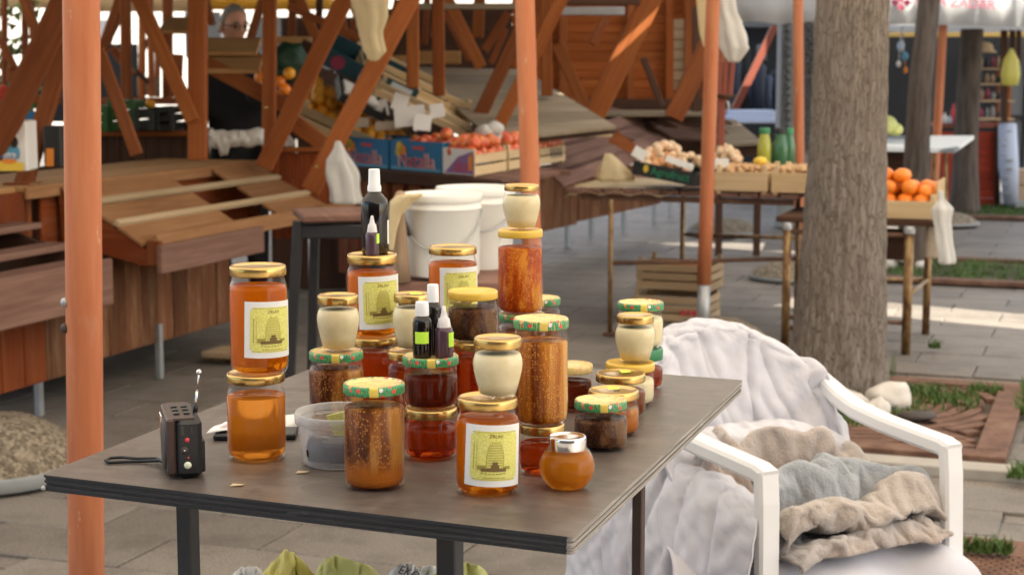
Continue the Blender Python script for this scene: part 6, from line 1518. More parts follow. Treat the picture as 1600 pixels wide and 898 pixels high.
def label_on(root, c, R_, phi, zc, W, H, tilt=0.0):
    """paper label bent round the jar; phi = direction of its middle from the camera-facing side"""
    base = math.atan2(-c.y, -c.x) + phi; ct, st = math.cos(tilt), math.sin(tilt)
    def bend(u, v, off):
        uu = u * ct - v * st; vv = u * st + v * ct
        a = base + uu / R_; return c + Vector((math.cos(a) * (R_ + off), math.sin(a) * (R_ + off), zc + vv))
    def lq(m_, u0, v0, u1, v1, off, m=0, n=14):
        for k in range(n):
            a, b_ = u0 + (u1 - u0) * k / n, u0 + (u1 - u0) * (k + 1) / n
            m_.quad([bend(a, v0, off), bend(b_, v0, off), bend(b_, v1, off), bend(a, v1, off)], m); m_.sm[-1] = True
    m_ = MB(); lq(m_, -W / 2, -H / 2, W / 2, H / 2, .0006, 0, 26); lab = m_.build('paper_label', M['paper'], root)
    m_ = MB(); a, h = W * .4, H * .4
    lq(m_, -a, -h + .004, a, h - .004, .0009, 0, 22); lq(m_, -a + .004, h - .004, a - .004, h, .0009, 0, 18); lq(m_, -a + .004, -h, a - .004, -h + .004, .0009, 0, 18)
    hw, hb, ht = W * .145, -H * .2, H * .24                                     # straw hive of stacked rings
    rows = 11
    for k in range(rows):
        f0, f1 = k / rows, (k + .62) / rows; ww = hw * math.sqrt(max(.05, 1 - (f0 ** 2.6))); z0 = hb + (ht - hb) * f0; z1 = hb + (ht - hb) * f1
        lq(m_, -ww, z0, ww, z1, .0012, 1, 8)
        lq(m_, -ww, z1, -ww + .001, z0 + (ht - hb) / rows, .0012, 2, 1); lq(m_, ww - .001, z1, ww, z0 + (ht - hb) / rows, .0012, 2, 1)
    lq(m_, -.0035, hb, .0035, hb + .009, .0015, 3, 2); lq(m_, -.0055, hb, .0055, hb + .005, .0015, 3, 2)
    lq(m_, -hw * 1.5, hb - .004, hw * 1.25, hb + .0005, .0015, 3, 8); lq(m_, -hw * 1.9, hb - .002, -hw * 1.0, hb + .004, .0014, 2, 4); lq(m_, hw * .9, hb - .001, hw * 1.7, hb + .003, .0014, 2, 4)
    for k in range(7): lq(m_, -hw * 1.5 + k * hw * .4, hb - .007 - .0012 * math.sin(k * .52), -hw * 1.5 + k * hw * .4 + hw * .3, hb - .0058 - .0012 * math.sin(k * .52), .0013, 2, 2)
    for k in range(12):
        v = -H * .22 + k * H * .036; lq(m_, -a * .86, v, -a * .86 + .0011, v + H * .026, .0013, 2, 1); lq(m_, -a * .74, v, -a * .74 + .0008, v + H * .02, .0013, 2, 1)
    for k in range(9): lq(m_, -a * .45 + k * a * .1, -h + .0035, -a * .45 + k * a * .1 + a * .06, -h + .0048, .0013, 2, 1)
    for s_ in (-1, 1): lq(m_, -a + .002, s_ * (h - .0016), a - .002, s_ * (h - .0016) + .0005, .0012, 2, 14)
    m_.text('ZRLAV', H * .075, lambda x, y: bend(x, y + h * .8, .0014), 3)
    m_.build('print', [M['label_yellow'], M['hive_print'], M['olive_print'], M['brown_print']], lab)
def jar(key, label, cx, yb, w_, ylid, on=None, fill='honey_orange', lid='gold', wlid=None, shape='jar', lab=None, level=None, contact=.86, group=None, lh=.0135, dx=0, tagd=None, hgt=None):
    c, R_ = place(cx, yb, w_, on, contact, dx)
    H = at(cx, ylid, c.y).z - c.z if hgt is None else hgt
    rl = (wlid or w_ * .98) / 2 / FPX * depth(c + UP * H)
    t_ = thing('honey_jar', c, label, 'jar', group or 'honey jars on the table')
    rn = rl * .94
    if shape == 'jar':
        hs = H - lh - .0175
        prof = [(0, .0035), (R_ * .6, .003), (R_ * .8, .0), (R_ * .9, .0012), (R_ * .97, .006), (R_, .014), (R_, hs - .004), (R_ * .993, hs + .001), (R_ * .96, hs + .006), (max(rn, R_ * .88), hs + .0105), (rn * .985, hs + .0135), (rn * .985, H - lh * .4)]
        lv = hs + .002 if level is None else hs * level
        hp_ = [(0, .005), (R_ * .8, .004), (R_ * .93, .0075), (R_ * .975, .015), (R_ * .975, min(lv, hs - .003)), (R_ * .93, lv + .001), (0, lv + .001)]
    elif shape == 'pot':
        b = H - lh; fr = [(.0, .62), (.015, .69), (.05, .73), (.3, .86), (.52, .965), (.66, 1.0), (.76, .985), (.86, .92), (.93, .875), (1.03, .87)]
        prof = [(0, .002)] + [(R_ * r, b * z) for z, r in fr]; hp_ = [(0, .004), (R_ * .6, .004)] + [(R_ * r * .965, max(.005, b * z)) for z, r in fr[1:8]] + [(R_ * .84, b * .885), (0, b * .885)]
    else:
        a0, a1 = R(-56), R(51); hb = H - lh * .75; prof = [(0, .001), (R_ * math.cos(a0) * .9, 0)]; vs_ = hb / (math.sin(a1) - math.sin(a0))
        for k in range(17):
            a = a0 + (a1 - a0) * k / 16; prof.append((R_ * math.cos(a), vs_ * (math.sin(a) - math.sin(a0)) + .0006))
        prof.append((rn * .97, hb + .003)); prof.append((rn * .97, H - lh * .2)); hp_ = [(0, .003)] + [(r * .965, max(.003, z)) for r, z in prof[1:19] if z < hb * .84] + [(R_ * .8, hb * .85), (0, hb * .85)]
    m_ = MB(); m_.lathe(hp_, c, 48); m_.build('honey', M[fill], t_)
    m_ = MB(); m_.lathe(prof, c, 56); m_.build('glass', M['glass'], t_)
    lid_mesh(t_, c, rl, lh, lid, H - lh)
    if lab: label_on(t_, c, R_, lab[0], lab[1] * H, lab[2], lab[3], lab[4] if len(lab) > 4 else 0)
    if tagd:
        m_ = MB(); p = c + UP * (H + .0006); d = Vector((math.cos(tagd[2]), math.sin(tagd[2]), 0)); e = UP.cross(d); q = p + Vector((tagd[0], tagd[1], 0))
        m_.quad([q - d * .009 - e * .006, q + d * .009 - e * .006, q + d * .01 + e * .006, q - d * .008 + e * .006 + UP * .002]); m_.build('price_tag', M['neon'], t_)
    JARS[key] = dict(c=c, top=c.z + H, R=R_, root=t_); return t_
LB_ = .082
jar('A1', 'clear amber honey jar under the labelled jar, farthest left', 402, 724, 92, 581, fill='honey_amber', level=.97)
jar('A2', 'labelled tall orange honey jar at the far left, stacked on the clear amber jar', 406, None, 90, 414, 'A1', 'honey_orange', lab=(.5, .43, .084, .081, -.03), lh=.0145)
jar('B', 'tall brown comb honey jar with flowered lid at the front beside the plastic tub', 586, 769, 95, 597, fill='comb_brown', lid='meadow_lid', wlid=97, level=.985)
jar('C1', 'brown comb honey jar with red flowered lid beneath the left creamed honey', 527, 690, 86, 547, fill='comb_brown', lid='meadow_lid')
jar('C2', 'creamed honey pot farthest left, behind the plastic tub', 529, None, 68, 460, 'C1', 'honey_cream', shape='pot', wlid=64)
jar('D1', 'dark amber jar underneath the labelled jar with the bottles on top', 584, 652, 80, 524, fill='honey_red')
jar('D2', 'labelled orange honey jar that has two dark bottles on its lid', 583, None, 80, 396, 'D1', 'honey_orange', lab=(.42, .44, .082, .086, .02), lh=.015)
jar('E1', 'amber jar almost hidden below the creamed honey behind the small bottles', 644, 666, 78, 546, fill='honey_red')
jar('E2', 'creamed honey pot half hidden by the white capped bottles', 645, None, 64, 458, 'E1', 'honey_cream', shape='pot', wlid=58, tagd=(.006, -.008, .2))
jar('F1', 'low red amber honey jar with gold lid between front comb jar and labelled jar', 674, 722, 84, 635, fill='honey_red')
jar('F2', 'dark honey jar with flowered lid carrying three small bottles', 673, None, 84, 554, 'F1', 'honey_dark', lid='meadow_lid', wlid=88)
jar('G1', 'red amber jar below the dark comb jar with yellow lid', 743, 655, 78, 531, fill='honey_red')
jar('G2', 'dark comb honey jar with plain yellow lid in front of the buckets', 739, None, 78, 453, 'G1', 'comb_dark', lid='yellow_lid', wlid=78)
jar('H1', 'amber jar hidden under the rear labelled honey jar', 708, 624, 78, 502, fill='honey_red')
jar('H2', 'labelled honey jar in front of the white buckets', 708, None, 76, 384, 'H1', 'honey_orange', lab=(.45, .42, .084, .086))
jar('I1', 'jar with flowered lid beneath the tallest stack of comb honey', 815, 608, 74, 488, fill='comb_mahogany', lid='meadow_lid')
jar('I2', 'tall red comb honey jar with yellow lid under the highest creamed pot', 813, None, 70, 358, 'I1', 'comb_red', lid='yellow_lid', wlid=70, level=.99)
jar('I3', 'creamed honey pot highest of all on the tallest stack', 815, None, 60, 288, 'I2', 'honey_cream', shape='pot', wlid=54, lh=.011)
jar('J', 'jar with flowered lid peeping out behind the tallest stack', 842, 584, 68, 464, fill='comb_mahogany', lid='meadow_lid')
jar('K1', 'low red amber jar with gold lid under the golden comb jar', 847, 745, 72, 660, fill='honey_red', wlid=71)
jar('K2', 'tall golden comb honey jar with flowered lid behind the front creamed pot', 845, None, 85, 496, 'K1', 'comb_gold', lid='meadow_lid', wlid=87, level=.985)
jar('L1', 'labelled honey jar nearest the viewer under a creamed pot', 762, 778, 101, 619, fill='honey_amber' if False else 'honey_orange', wlid=95, lab=(.24, .445, .085, .083, -.05))
jar('L2', 'large creamed honey pot on the nearest labelled jar', 778, None, 80, 526, 'L1', 'honey_cream', shape='pot', wlid=75)
jar('M', 'small round ball shaped honey jar with silver lid', 886, 768, 88, 680, fill='honey_cloudy', lid='silver', wlid=60, shape='ball', contact=.5, lh=.019)
jar('N', 'dark comb honey jar with flowered lid nearest on the right', 938, 707, 84, 623, fill='comb_dark', lid='meadow_lid')
jar('O', 'brown comb jar with gold lid and green tag just behind the right flowered lid', 958, 684, 81, 608, fill='comb_brown', tagd=(0, .006, .05))
jar('P', 'amber brown jar with gold lid and folded green tag in the right row', 969, 657, 79, 582, fill='honey_brown', tagd=(.008, .006, .4))
jar('Q1', 'pale creamed honey jar with yellow lid in the right row', 984, 637, 76, 565, fill='honey_cream', lid='yellow_lid', wlid=77)
jar('Q2', 'creamed honey pot standing on the yellow lid in the right row', 992, None, 64, 491, 'Q1', 'honey_cream', shape='pot', wlid=58, dx=.004)
jar('R1', 'red brown jar with dark green lid at the right back', 1001, 611, 70, 542, fill='honey_red', lid='green_lid', lh=.021)
jar('R2', 'creamed honey jar with yellow flowered lid at the right back', 1000, None, 72, 471, 'R1', 'honey_cream', lid='meadow_lid', wlid=73)
jar('S', 'dark jar with flowered lid half hidden right of the golden comb jar', 893, 645, 64, 568, fill='honey_dark', lid='meadow_lid', wlid=66)

def bottle(key, on, label, cx, yb, w_, ytop, kind, dx=0.0, tagside=None, group='small bottles on the jar lids'):
    b = JARS[on]; Y = b['c'].y + dx; z = b['top'] - .0016; c = Vector((at(cx, proj((0, Y, z))[1], Y).x, Y, z + .0003)); sc1_ = depth(c) / FPX; R_ = w_ / 2 * sc1_
    H = at(cx, ytop, Y).z - c.z
    t_ = thing('dropper_bottle', c, label, 'bottle', group)
    if kind == 'big':
        hb = H * .7; m_ = MB(); m_.lathe([(0, .002), (R_ * .9, 0), (R_, .004), (R_, hb - .016), (R_ * .93, hb - .008), (R_ * .6, hb), (R_ * .42, hb + .004), (R_ * .4, hb + .01), (0, hb + .01)], c, 36); m_.build('bottle_glass', M['dark_glass'], t_)
        m_ = MB(); m_.lathe([(R_ * .5, hb + .005), (R_ * .5, hb + .013), (R_ * .43, hb + .016), (R_ * .40, H - .002), (R_ * .37, H), (0, H)], c, 28); m_.build('cap', M['white_plastic'], t_)
    elif kind == 'cap':
        hb = H * .74; m_ = MB(); m_.lathe([(0, .001), (R_ * .92, 0), (R_, .003), (R_, hb - .009), (R_ * .9, hb - .003), (R_ * .62, hb), (R_ * .6, hb + .003), (0, hb + .003)], c, 30); m_.build('bottle_glass', M['dark_glass'], t_)
        m_ = MB(); m_.lathe([(R_ * .72, hb + .001), (R_ * .72, hb + .009), (R_ * .66, H - .001), (R_ * .62, H), (0, H)], c, 28, rfun=lambda a, z: 1 + .012 * math.cos(a * 22)); m_.build('cap', M['white_plastic'], t_)
    else:
        hb = H * .58; m_ = MB(); m_.lathe([(0, .001), (R_ * .93, 0), (R_, .003), (R_, hb - .006), (R_ * .86, hb), (R_ * .6, hb + .003), (0, hb + .003)], c, 30); m_.build('bottle_body', M['purple_liquid'], t_)
        m_ = MB(); m_.lathe([(R_ * .78, hb + .0005), (R_ * .72, hb + .004), (R_ * .6, hb + .013), (R_ * .4, hb + .015), (R_ * .28, hb + .022), (R_ * .16, H), (0, H)], c, 24); m_.build('nozzle', M['nozzle'], t_)
    if tagside is not None:
        base = math.atan2(-c.y, -c.x) + tagside[0]; m_ = MB(); zz0, zz1 = tagside[2] * H, tagside[3] * H
        for k in range(8):
            a0, a1 = base + tagside[1] * (k / 8 - .5), base + tagside[1] * ((k + 1) / 8 - .5)
            m_.quad([c + Vector((math.cos(a) * (R_ + .0004), math.sin(a) * (R_ + .0004), z_)) for a, z_ in ((a0, zz0), (a1, zz0), (a1, zz1), (a0, zz1))])
        m_.build('price_tag', M['neon' if len(tagside) < 5 else 'paper'], t_)
    return t_
bottle('b1', 'D2', 'large dark bottle with tall white cap on the labelled jar', 586, 390, 43, 264, 'big', .012, (1.35, .5, .12, .4, 1))
bottle('b2', 'D2', 'small purple dropper bottle in front of the large dark bottle', 582, 392, 21, 337, 'drop', -.022, (1.1, .9, .32, .56))
bottle('b3', 'F2', 'dark little bottle with white cap and wide green tag in front', 660, 551, 30, 471, 'cap', -.014, (-.05, 1.5, .27, .48))
bottle('b4', 'F2', 'white capped little bottle behind the other two', 677, 546, 26, 444, 'cap', .014, (1.2, .8, .22, .4))
bottle('b5', 'F2', 'purple dropper bottle with long pale nozzle on the flowered lid', 694, 550, 29, 478, 'drop', -.012, (1.0, 1.0, .22, .5))

# clear plastic tub with a dark bottle lying in it
cT, RT = place(533, 737, 138, None, .9)
zr = at(533, 641, cT.y).z - cT.z
tub = thing('plastic_tub', cT, 'clear plastic tub with a dark bottle in it behind the front comb jar', 'tub')
m_ = MB(); m_.lathe([(0, .0015), (RT * .84, .001), (RT * .87, .004), (RT * .97, zr - .012)], cT, 56); m_.build('wall', M['clear_plastic'], tub)
m_ = MB(); m_.lathe([(RT * .97, zr - .016), (RT * 1.03, zr - .015), (RT * 1.04, zr - .003), (RT * 1.02, zr), (RT * .98, zr - .001), (RT * .97, zr - .01)], cT, 56, rfun=lambda a, z: 1 + (.006 * (math.cos(a * 40) > .6) if z < zr - .01 else 0)); m_.build('rim', M['clear_plastic'], tub)
bd = (Vector((1, -.12, .0))).normalized(); bp = cT + Vector((-RT * .68, -RT * .3, .024))
bo = thing('dark_bottle', bp, 'dark bottle with white cap lying inside the clear tub', 'bottle')
m_ = MB(); m_.lathe([(0, 0), (.017, .0), (.02, .003), (.02, .058), (.016, .064), (.009, .068), (0, .068)], bp, 28, axis=bd); m_.build('bottle_glass', M['dark_glass'], bo)
m_ = MB(); m_.lathe([(.012, .066), (.012, .08), (.011, .082), (0, .082)], bp, 24, axis=bd); m_.build('cap', M['white_plastic'], bo)
m_ = MB(); q = cT + Vector((.02, .025, .05)); m_.box(q, (.075, .002, .05), (Vector((.94, -.2, .27)).normalized(), Vector((.1, .95, .3)).normalized(), Vector((-.3, -.25, .92)).normalized()), .0005); single('yellow_card', m_, M['label_yellow'], 'yellow printed card standing in the clear tub', 'card')
# papers, scraps, dark case
pp = [gz(322, 677, TBZ + .012), gz(352, 656, TBZ + .014), gz(470, 643, TBZ + .014), gz(468, 667, TBZ + .004)]
m_ = MB(); P = [[pp[0].lerp(pp[3], j / 10).lerp(pp[1].lerp(pp[2], j / 10), i / 5) + UP * (.003 * math.sin(j * .7 + i)) for j in range(11)] for i in range(6)]
m_.grid(P); t_ = single('paper_sheet', m_, M['paper'], 'white printed paper lying behind the clear amber jar', 'paper'); solid(t_, .0006)
m_ = MB()
for k in range(5):
    a = P[1][1].lerp(P[4][1], k / 4.5) + UP * .002; m_.quad([a, a + (P[1][3] - P[1][1]) * .8, a + (P[1][3] - P[1][1]) * .8 + (P[2][1] - P[1][1]) * .3, a + (P[2][1] - P[1][1]) * .3])
o = m_.build('print', M['wine_print'], t_); 
c = gz(400, 677, TBZ + .005); m_ = MB(); m_.box(c, (.125, .055, .009), (Vector((1, .05, 0)).normalized(), Vector((-.05, 1, 0)).normalized(), UP), .003); single('dark_case', m_, M['black_plastic'], 'flat dark phone case under the white paper', 'case')
for k, (px, py) in enumerate(((370, 759), (472, 739))):
    m_ = MB(); c = gz(px, py, TBZ); m_.quad([c + Vector((-.009, -.004, .0012)), c + Vector((.007, -.005, .0025)), c + Vector((.009, .005, .0012)), c + Vector((-.006, .005, .0022))]); o = single('paper_scrap', m_, M['bag_cream'], ['pale paper scrap nearest the radio', 'pale paper scrap in front of the plastic tub'][k], 'scrap'); solid(o, .0008)

# the radio
rf = gz(294, 749, TBZ); ra = Vector((-.275, .96, 0)).normalized(); rs = Vector((.96, .275, 0)).normalized()
rw, rl_, rh = .046, .125, .083
rc = rf + ra * (rl_ / 2) ; rad_ = thing('radio', rc, 'small black radio with raised antenna at the left of the table', 'radio')
m_ = MB(); m_.box(rc + UP * (rh / 2 + .002) + rs * .003, (rw - .010, rl_, rh), (rs, ra, UP), .007); m_.build('body', M['black_plastic'], rad_)
m_ = MB(); m_.box(rc - rs * (rw / 2 - .002) + UP * (rh / 2 + .004), (.012, rl_ - .006, rh - .004), (rs, ra, UP), .004); m_.build('front_panel', M['brown_metal'], rad_)
m_ = MB(); m_.box(rc + UP * (rh + .001) + rs * -.004, (rw - .016, rl_ - .01, .004), (rs, ra, UP), .0015); m_.build('top_plate', M['brown_metal'], rad_)
m_ = MB()
for k in range(3):
    for j in range(2): m_.box(rc + UP * (rh + .0042) + ra * (-.028 + k * .024) + rs * (-.011 + j * .014), (.008, .012, .003), (rs, ra, UP), .001)
m_.build('buttons', M['black_plastic'], rad_)
m_ = MB(); m_.lathe([(0, .004), (.03, .004), (.036, .002), (.037, 0)], rc - rs * (rw / 2 + .004) + UP * .044 + ra * -.02, 32, axis=-rs); m_.build('speaker_grille', M['dark_iron'], rad_)
m_ = MB(); m_.box(rc - rs * (rw / 2 + .004) + UP * .044 + ra * .04, (.004, .03, .06), (rs, ra, UP), .001); m_.build('tuning_window', M['silver'], rad_)
ef = rc - ra * (rl_ / 2 + .0005); pe = lambda a, z: ef + rs * a + UP * z
for (a, z, r, mt, nm) in ((.0, .056, .0034, 'red_print', 'red_light'), (-.004, .0415, .0055, 'dark_iron', 'socket'), (-.004, .0415, .0016, 'silver', 'socket_pin'), (.001, .031, .0014, 'red_print', 'small_led'), (.0, .0205, .0052, 'white_led', 'torch_lens')):
    m_ = MB(); m_.lathe([(0, .0015 if nm != 'socket_pin' else .0022), (r * .8, .0013), (r, 0)], pe(a, z), 18, axis=-ra); m_.build(nm, M[mt], rad_)
m_ = MB()
for (a, z, ww, hh) in ((-.006, .069, .004, .012), (.006, .069, .003, .009)): m_.box(pe(a, z), (ww, .002, hh), (rs, ra, UP), .0005)
m_.build('switches', M['dark_iron'], rad_)
m_ = MB(); m_.box(rc + rs * (rw / 2 - .002) + UP * .03 - ra * .02, (.008, .07, .045), (rs, ra, UP), .004); m_.build('battery_bulge', M['black_plastic'], rad_)
a0 = rc - ra * (rl_ * .12) + rs * .016 + UP * (rh + .004); a1 = at(311, 581, a0.y - .004)
m_ = MB(); m_.tube([a0, a0.lerp(a1, .5)], .0019, 8); m_.tube([a0.lerp(a1, .5), a1], .0013, 8); m_.build('antenna', M['chrome'], rad_)
m_ = MB(); m_.ball(a1, .0042, 2); m_.build('antenna_tip', M['silver'], rad_)
m_ = MB(); m_.tube([a0 - UP * .002, a0.lerp(a1, .16)], .0036, 8); m_.build('antenna_joint', M['black_metal'], rad_)
s0_ = rc - rs * (rw / 2 + .002) + UP * .018 - ra * .03; pts = [s0_]
for (px, py, z) in ((245, 716, .006), (215, 716, .006), (190, 714, .004), (172, 715, .004), (165, 719, .004), (172, 722, .003), (195, 721, .003), (225, 720, .004), (250, 719, .008)): pts.append(gz(px, py, TBZ + z))
pts.append(s0_ + UP * -.002 + ra * .003)
m_ = MB()
P = []
for i in range(len(pts) - 1):
    for k in range(4): P.append(pts[i].lerp(pts[i + 1], k / 4))
m_.tube(P, .0024, 8); m_.build('wrist_strap', M['rubber'], rad_)

# bags standing in a low wooden box under the table
wb_ = thing('wooden_box', Vector((at(560, 900, 3.0).x, 3.0, 0)), 'low brown wooden box under the table holding the plastic bags', 'box')
xa, xb = at(368, 900, 3.0).x, at(768, 900, 3.0).x
for k in range(4):
    for yy in (2.82, 3.18): plank(wb_, 'side_board', 'slat_dark', Vector(((xa + xb) / 2, yy, .065 + k * .115)), (xb - xa, .014, .108), None)
    for xx in (xa, xb): plank(wb_, 'end_board', 'slat_dark', Vector((xx, 3.0, .065 + k * .115)), (.014, .35, .108), None)
plank(wb_, 'floor_board', 'slat_dark', Vector(((xa + xb) / 2, 3.0, .40)), (xb - xa - .02, .34, .014), None)
def silbag(label, sil, Y, dep, mat, seed, name='plastic_bag', cat='bag'):
    """crumpled bag: sil = outline of its top edge (photo columns and rows), front and back fall away from it"""
    rg = random.Random(seed); n, m = 34, 30; X = np.zeros((n, m, 3))
    for i in range(n):
        u = i / (n - 1) * (len(sil) - 1); k = min(int(u), len(sil) - 2); f = u - k; px = sil[k][0] * (1 - f) + sil[k + 1][0] * f; py = sil[k][1] * (1 - f) + sil[k + 1][1] * f
        t_ = at(px, py, Y + .02 * nz((i * .15, seed, 1))); e = min(1, min(i, n - 1 - i) / 5) ** .5
        for j in range(m):
            v = j / (m - 1) * 2 - 1; s_ = abs(v); zz = t_.z - (t_.z - .41) * s_ ** 1.25
            X[i, j] = (t_.x, t_.y + v * dep * e * (.55 + .45 * s_) + .012 * nz((i * .3, j * .3, seed)), zz)
    N = np.cross(np.gradient(X, axis=0), np.gradient(X, axis=1)); N /= np.linalg.norm(N, axis=-1, keepdims=True) + 1e-9
    for i in range(n):
        for j in range(m):
            a = Vector((i * .13, j * .13, seed * 3.1)); h = (1 - 2.4 * abs(mnoise.noise(a))) * .009 + (1 - 2.2 * abs(mnoise.noise(a * 2.3))) * .005
            X[i, j] += N[i, j] * h * min(1, abs(j - m / 2) / 4)
    m_ = MB(); m_.grid([[tuple(p) for p in row] for row in X]); o = single(name, m_, M[mat], label, cat); solid(o, .001); return o
silbag('pointed yellow plastic bag under the middle of the table', [(404, 900), (424, 880), (440, 862), (448, 855), (458, 862), (474, 876), (496, 900)], 2.96, .1, 'bag_yellow', 1)
silbag('rounded lime yellow bag right of the pointed yellow bag', [(490, 904), (502, 880), (510, 868), (530, 867), (552, 872), (574, 882), (604, 904)], 2.93, .11, 'bag_lime', 2)
silbag('white printed plastic bag under the table near the front leg', [(604, 904), (614, 888), (628, 878), (642, 876), (650, 884), (662, 904)], 2.9, .08, 'bag_white', 3)
silbag('small white bag behind the printed bag', [(640, 904), (652, 888), (668, 882), (688, 884), (700, 904)], 3.06, .07, 'bag_white', 9)
silbag('yellow green bag right of the front table leg', [(650, 906), (680, 892), (706, 884), (728, 876), (748, 880), (772, 904)], 2.95, .1, 'bag_lime', 5)
silbag('pale grey plastic bag under the left of the table', [(358, 906), (366, 892), (378, 884), (394, 882), (408, 888), (420, 906)], 2.9, .08, 'bag_white', 7)
c = at(640, 892, 2.80); m_ = MB(); m_.text('EKO', .022, lambda x, y: c + Vector((x * .8 + y * .5, -.01, y * .9 - x * .3))); m_.build('bag_print', M['ink'], wb_)
# ------------------------------------------------------------------ white plastic armchair with cloths
CO = Vector((.56, 3.77, 0)); cF = Vector((.48, -.877, 0)).normalized(); cR = Vector((.877, .48, 0)).normalized()
def LC(a, b_, z): return CO + cR * a + cF * b_ + UP * z
ch = thing('plastic_armchair', LC(0, .15, 0), 'white plastic armchair draped with cloths beside the honey table', 'chair')
BT = lambda a: .83 - 1.72 * a * a          # top line of the back
BB = lambda a, z: -.10 - .25 * (z - .42) + 1.15 * a * a
m_ = MB(); P = []
for i in range(14):
    f = i / 13; row = []
    for j in range(23):
        a = -.27 + .54 * j / 22; zt = BT(a); z = .42 + (zt - .42) * f; row.append(LC(a, BB(a, z), z))
    P.append(row)
m_.grid(P); solid(m_.build('backrest', M['chair_plastic'], ch), .014)
m_ = MB(); P = []
for i in range(12):
    b_ = -.1 + .47 * i / 11; row = []
    for j in range(13):
        a = -.225 + .45 * j / 12; row.append(LC(a, b_, .42 - .012 * math.cos(a * 6.5) - (.035 * ((i - 9) / 2) ** 2 if i > 9 else 0)))
    P.append(row)
m_.grid(P); solid(m_.build('seat', M['chair_plastic'], ch), .014)
def strap(pts, w_, t_, wdir):
    """flat bar swept along pts: width along wdir, thickness across"""
    m_ = MB(); rows = []; n = len(pts)
    for i, p in enumerate(pts):
        p = Vector(p); d = (Vector(pts[min(i + 1, n - 1)]) - Vector(pts[max(i - 1, 0)])).normalized(); wd = Vector(wdir[i] if isinstance(wdir, list) else wdir); wd = (wd - d * wd.dot(d)).normalized(); th = d.cross(wd)
        ww = w_[i] if isinstance(w_, list) else w_; c = .22; row = []
        for (x, y) in ((-.5, -.5 + c), (-.5 + c * .5, -.5), (.5 - c * .5, -.5), (.5, -.5 + c), (.5, .5 - c), (.5 - c * .5, .5), (-.5 + c * .5, .5), (-.5, .5 - c)): row.append(p + wd * ww * x + th * t_ * y)
        rows.append(row)
    m_.grid(rows, wrap=True, smooth=False); b = len(m_.v); m_.face(range(b - 8, b)); m_.face(range(7, -1, -1)); return m_
for s_ in (-1, 1):
    pts = [LC(s_ * .272, -.1, .71), LC(s_ * .27, -.06, .695), LC(s_ * .265, -.01, .678), LC(s_ * .257, .06, .663), LC(s_ * .252, .16, .652), LC(s_ * .25, .27, .645), LC(s_ * .25, .355, .64), LC(s_ * .25, .385, .632)]
    strap(pts, [.04, .046, .05, .05, .05, .05, .05, .045], .036, cR).build('armrest', M['chair_plastic'], ch)
    pts = [LC(s_ * .25, .372, .645), LC(s_ * .251, .379, .58), LC(s_ * .253, .385, .42), LC(s_ * .258, .398, .2), LC(s_ * .262, .41, .0)]
    strap(pts, [.05, .052, .05, .046, .04], .03, cR).build('leg', M['chair_plastic'], ch)
    pts = [LC(s_ * .225, -.1, .46), LC(s_ * .235, -.14, .2), LC(s_ * .245, -.19, 0)]
    strap(pts, .045, .03, cR).build('leg', M['chair_plastic'], ch)

# ---- cloth relaxed over the chair (position based, grid of points in chair coordinates a, b, z)
def relax(Pp, rest_u, rest_v, collide, steps, grav=.0009, damp=.96, bend=.25, iters=6, pin=None, seed=0):
    rs_ = np.random.RandomState(seed); X = Pp.copy(); V_ = np.zeros_like(X); n, m = X.shape[:2]
    dg = math.hypot(rest_u, rest_v)
    cons = [((0, 0), (1, 0), rest_u, 1.), ((0, 0), (0, 1), rest_v, 1.), ((0, 0), (1, 1), dg, .35), ((0, 1), (1, 0), dg, .35), ((0, 0), (2, 0), 2 * rest_u, bend), ((0, 0), (0, 2), 2 * rest_v, bend)]
    for it in range(steps):
        V_ *= damp; V_[..., 2] -= grav; old = X.copy(); X = X + V_
        for _ in range(iters):
            for (a, b_, L, st) in cons:
                di, dj = max(a[0], b_[0]), max(a[1], b_[1])
                i0, i1 = slice(a[0], n - di + a[0]), slice(b_[0], n - di + b_[0]); j0, j1 = slice(a[1], m - dj + a[1]), slice(b_[1], m - dj + b_[1])
                A = X[i0, j0]; B = X[i1, j1]; D = B - A; l = np.linalg.norm(D, axis=-1, keepdims=True) + 1e-9
                k = .5 * st * (l - L) / l
                if st < 1: k = np.where(l > L, k * .3, k) if L == dg else k
                cD = D * k * .62
                X[i0, j0] += cD; X[i1, j1] -= cD
            X = collide(X, old)
            if pin is not None: X[pin[0]] = pin[1]
        V_ = X - old; sp = np.linalg.norm(V_, axis=-1, keepdims=True); V_ *= np.minimum(1, .02 / (sp + 1e-9))
    return X
def push_box(X, old, lo, hi, fr=.6):
    lo = np.array(lo); hi = np.array(hi); ins = np.all((X > lo) & (X < hi), axis=-1)
    if not ins.any(): return X
    Pn = X[ins]; dl = Pn - lo; dh = hi - Pn; d = np.concatenate([dl, dh], -1); k = d.argmin(-1); r = np.arange(len(Pn)); Q_ = Pn.copy()
    ax = k % 3; Q_[r, ax] = np.where(k < 3, lo[ax], hi[ax]); o_ = old[ins]; tang = (Q_ - o_) * fr; tang[r, ax] = 0; Q_ -= tang; X[ins] = Q_; return X
def push_cap(X, p, q, rad, old=None, fr=.3):
    p = np.array(p, float); q = np.array(q, float); d = q - p; t = np.clip(((X - p) @ d) / (d @ d), 0, 1); c = p + t[..., None] * d; D = X - c; l = np.linalg.norm(D, axis=-1, keepdims=True) + 1e-9
    ins = l < rad; return np.where(ins, c + D / l * rad, X)
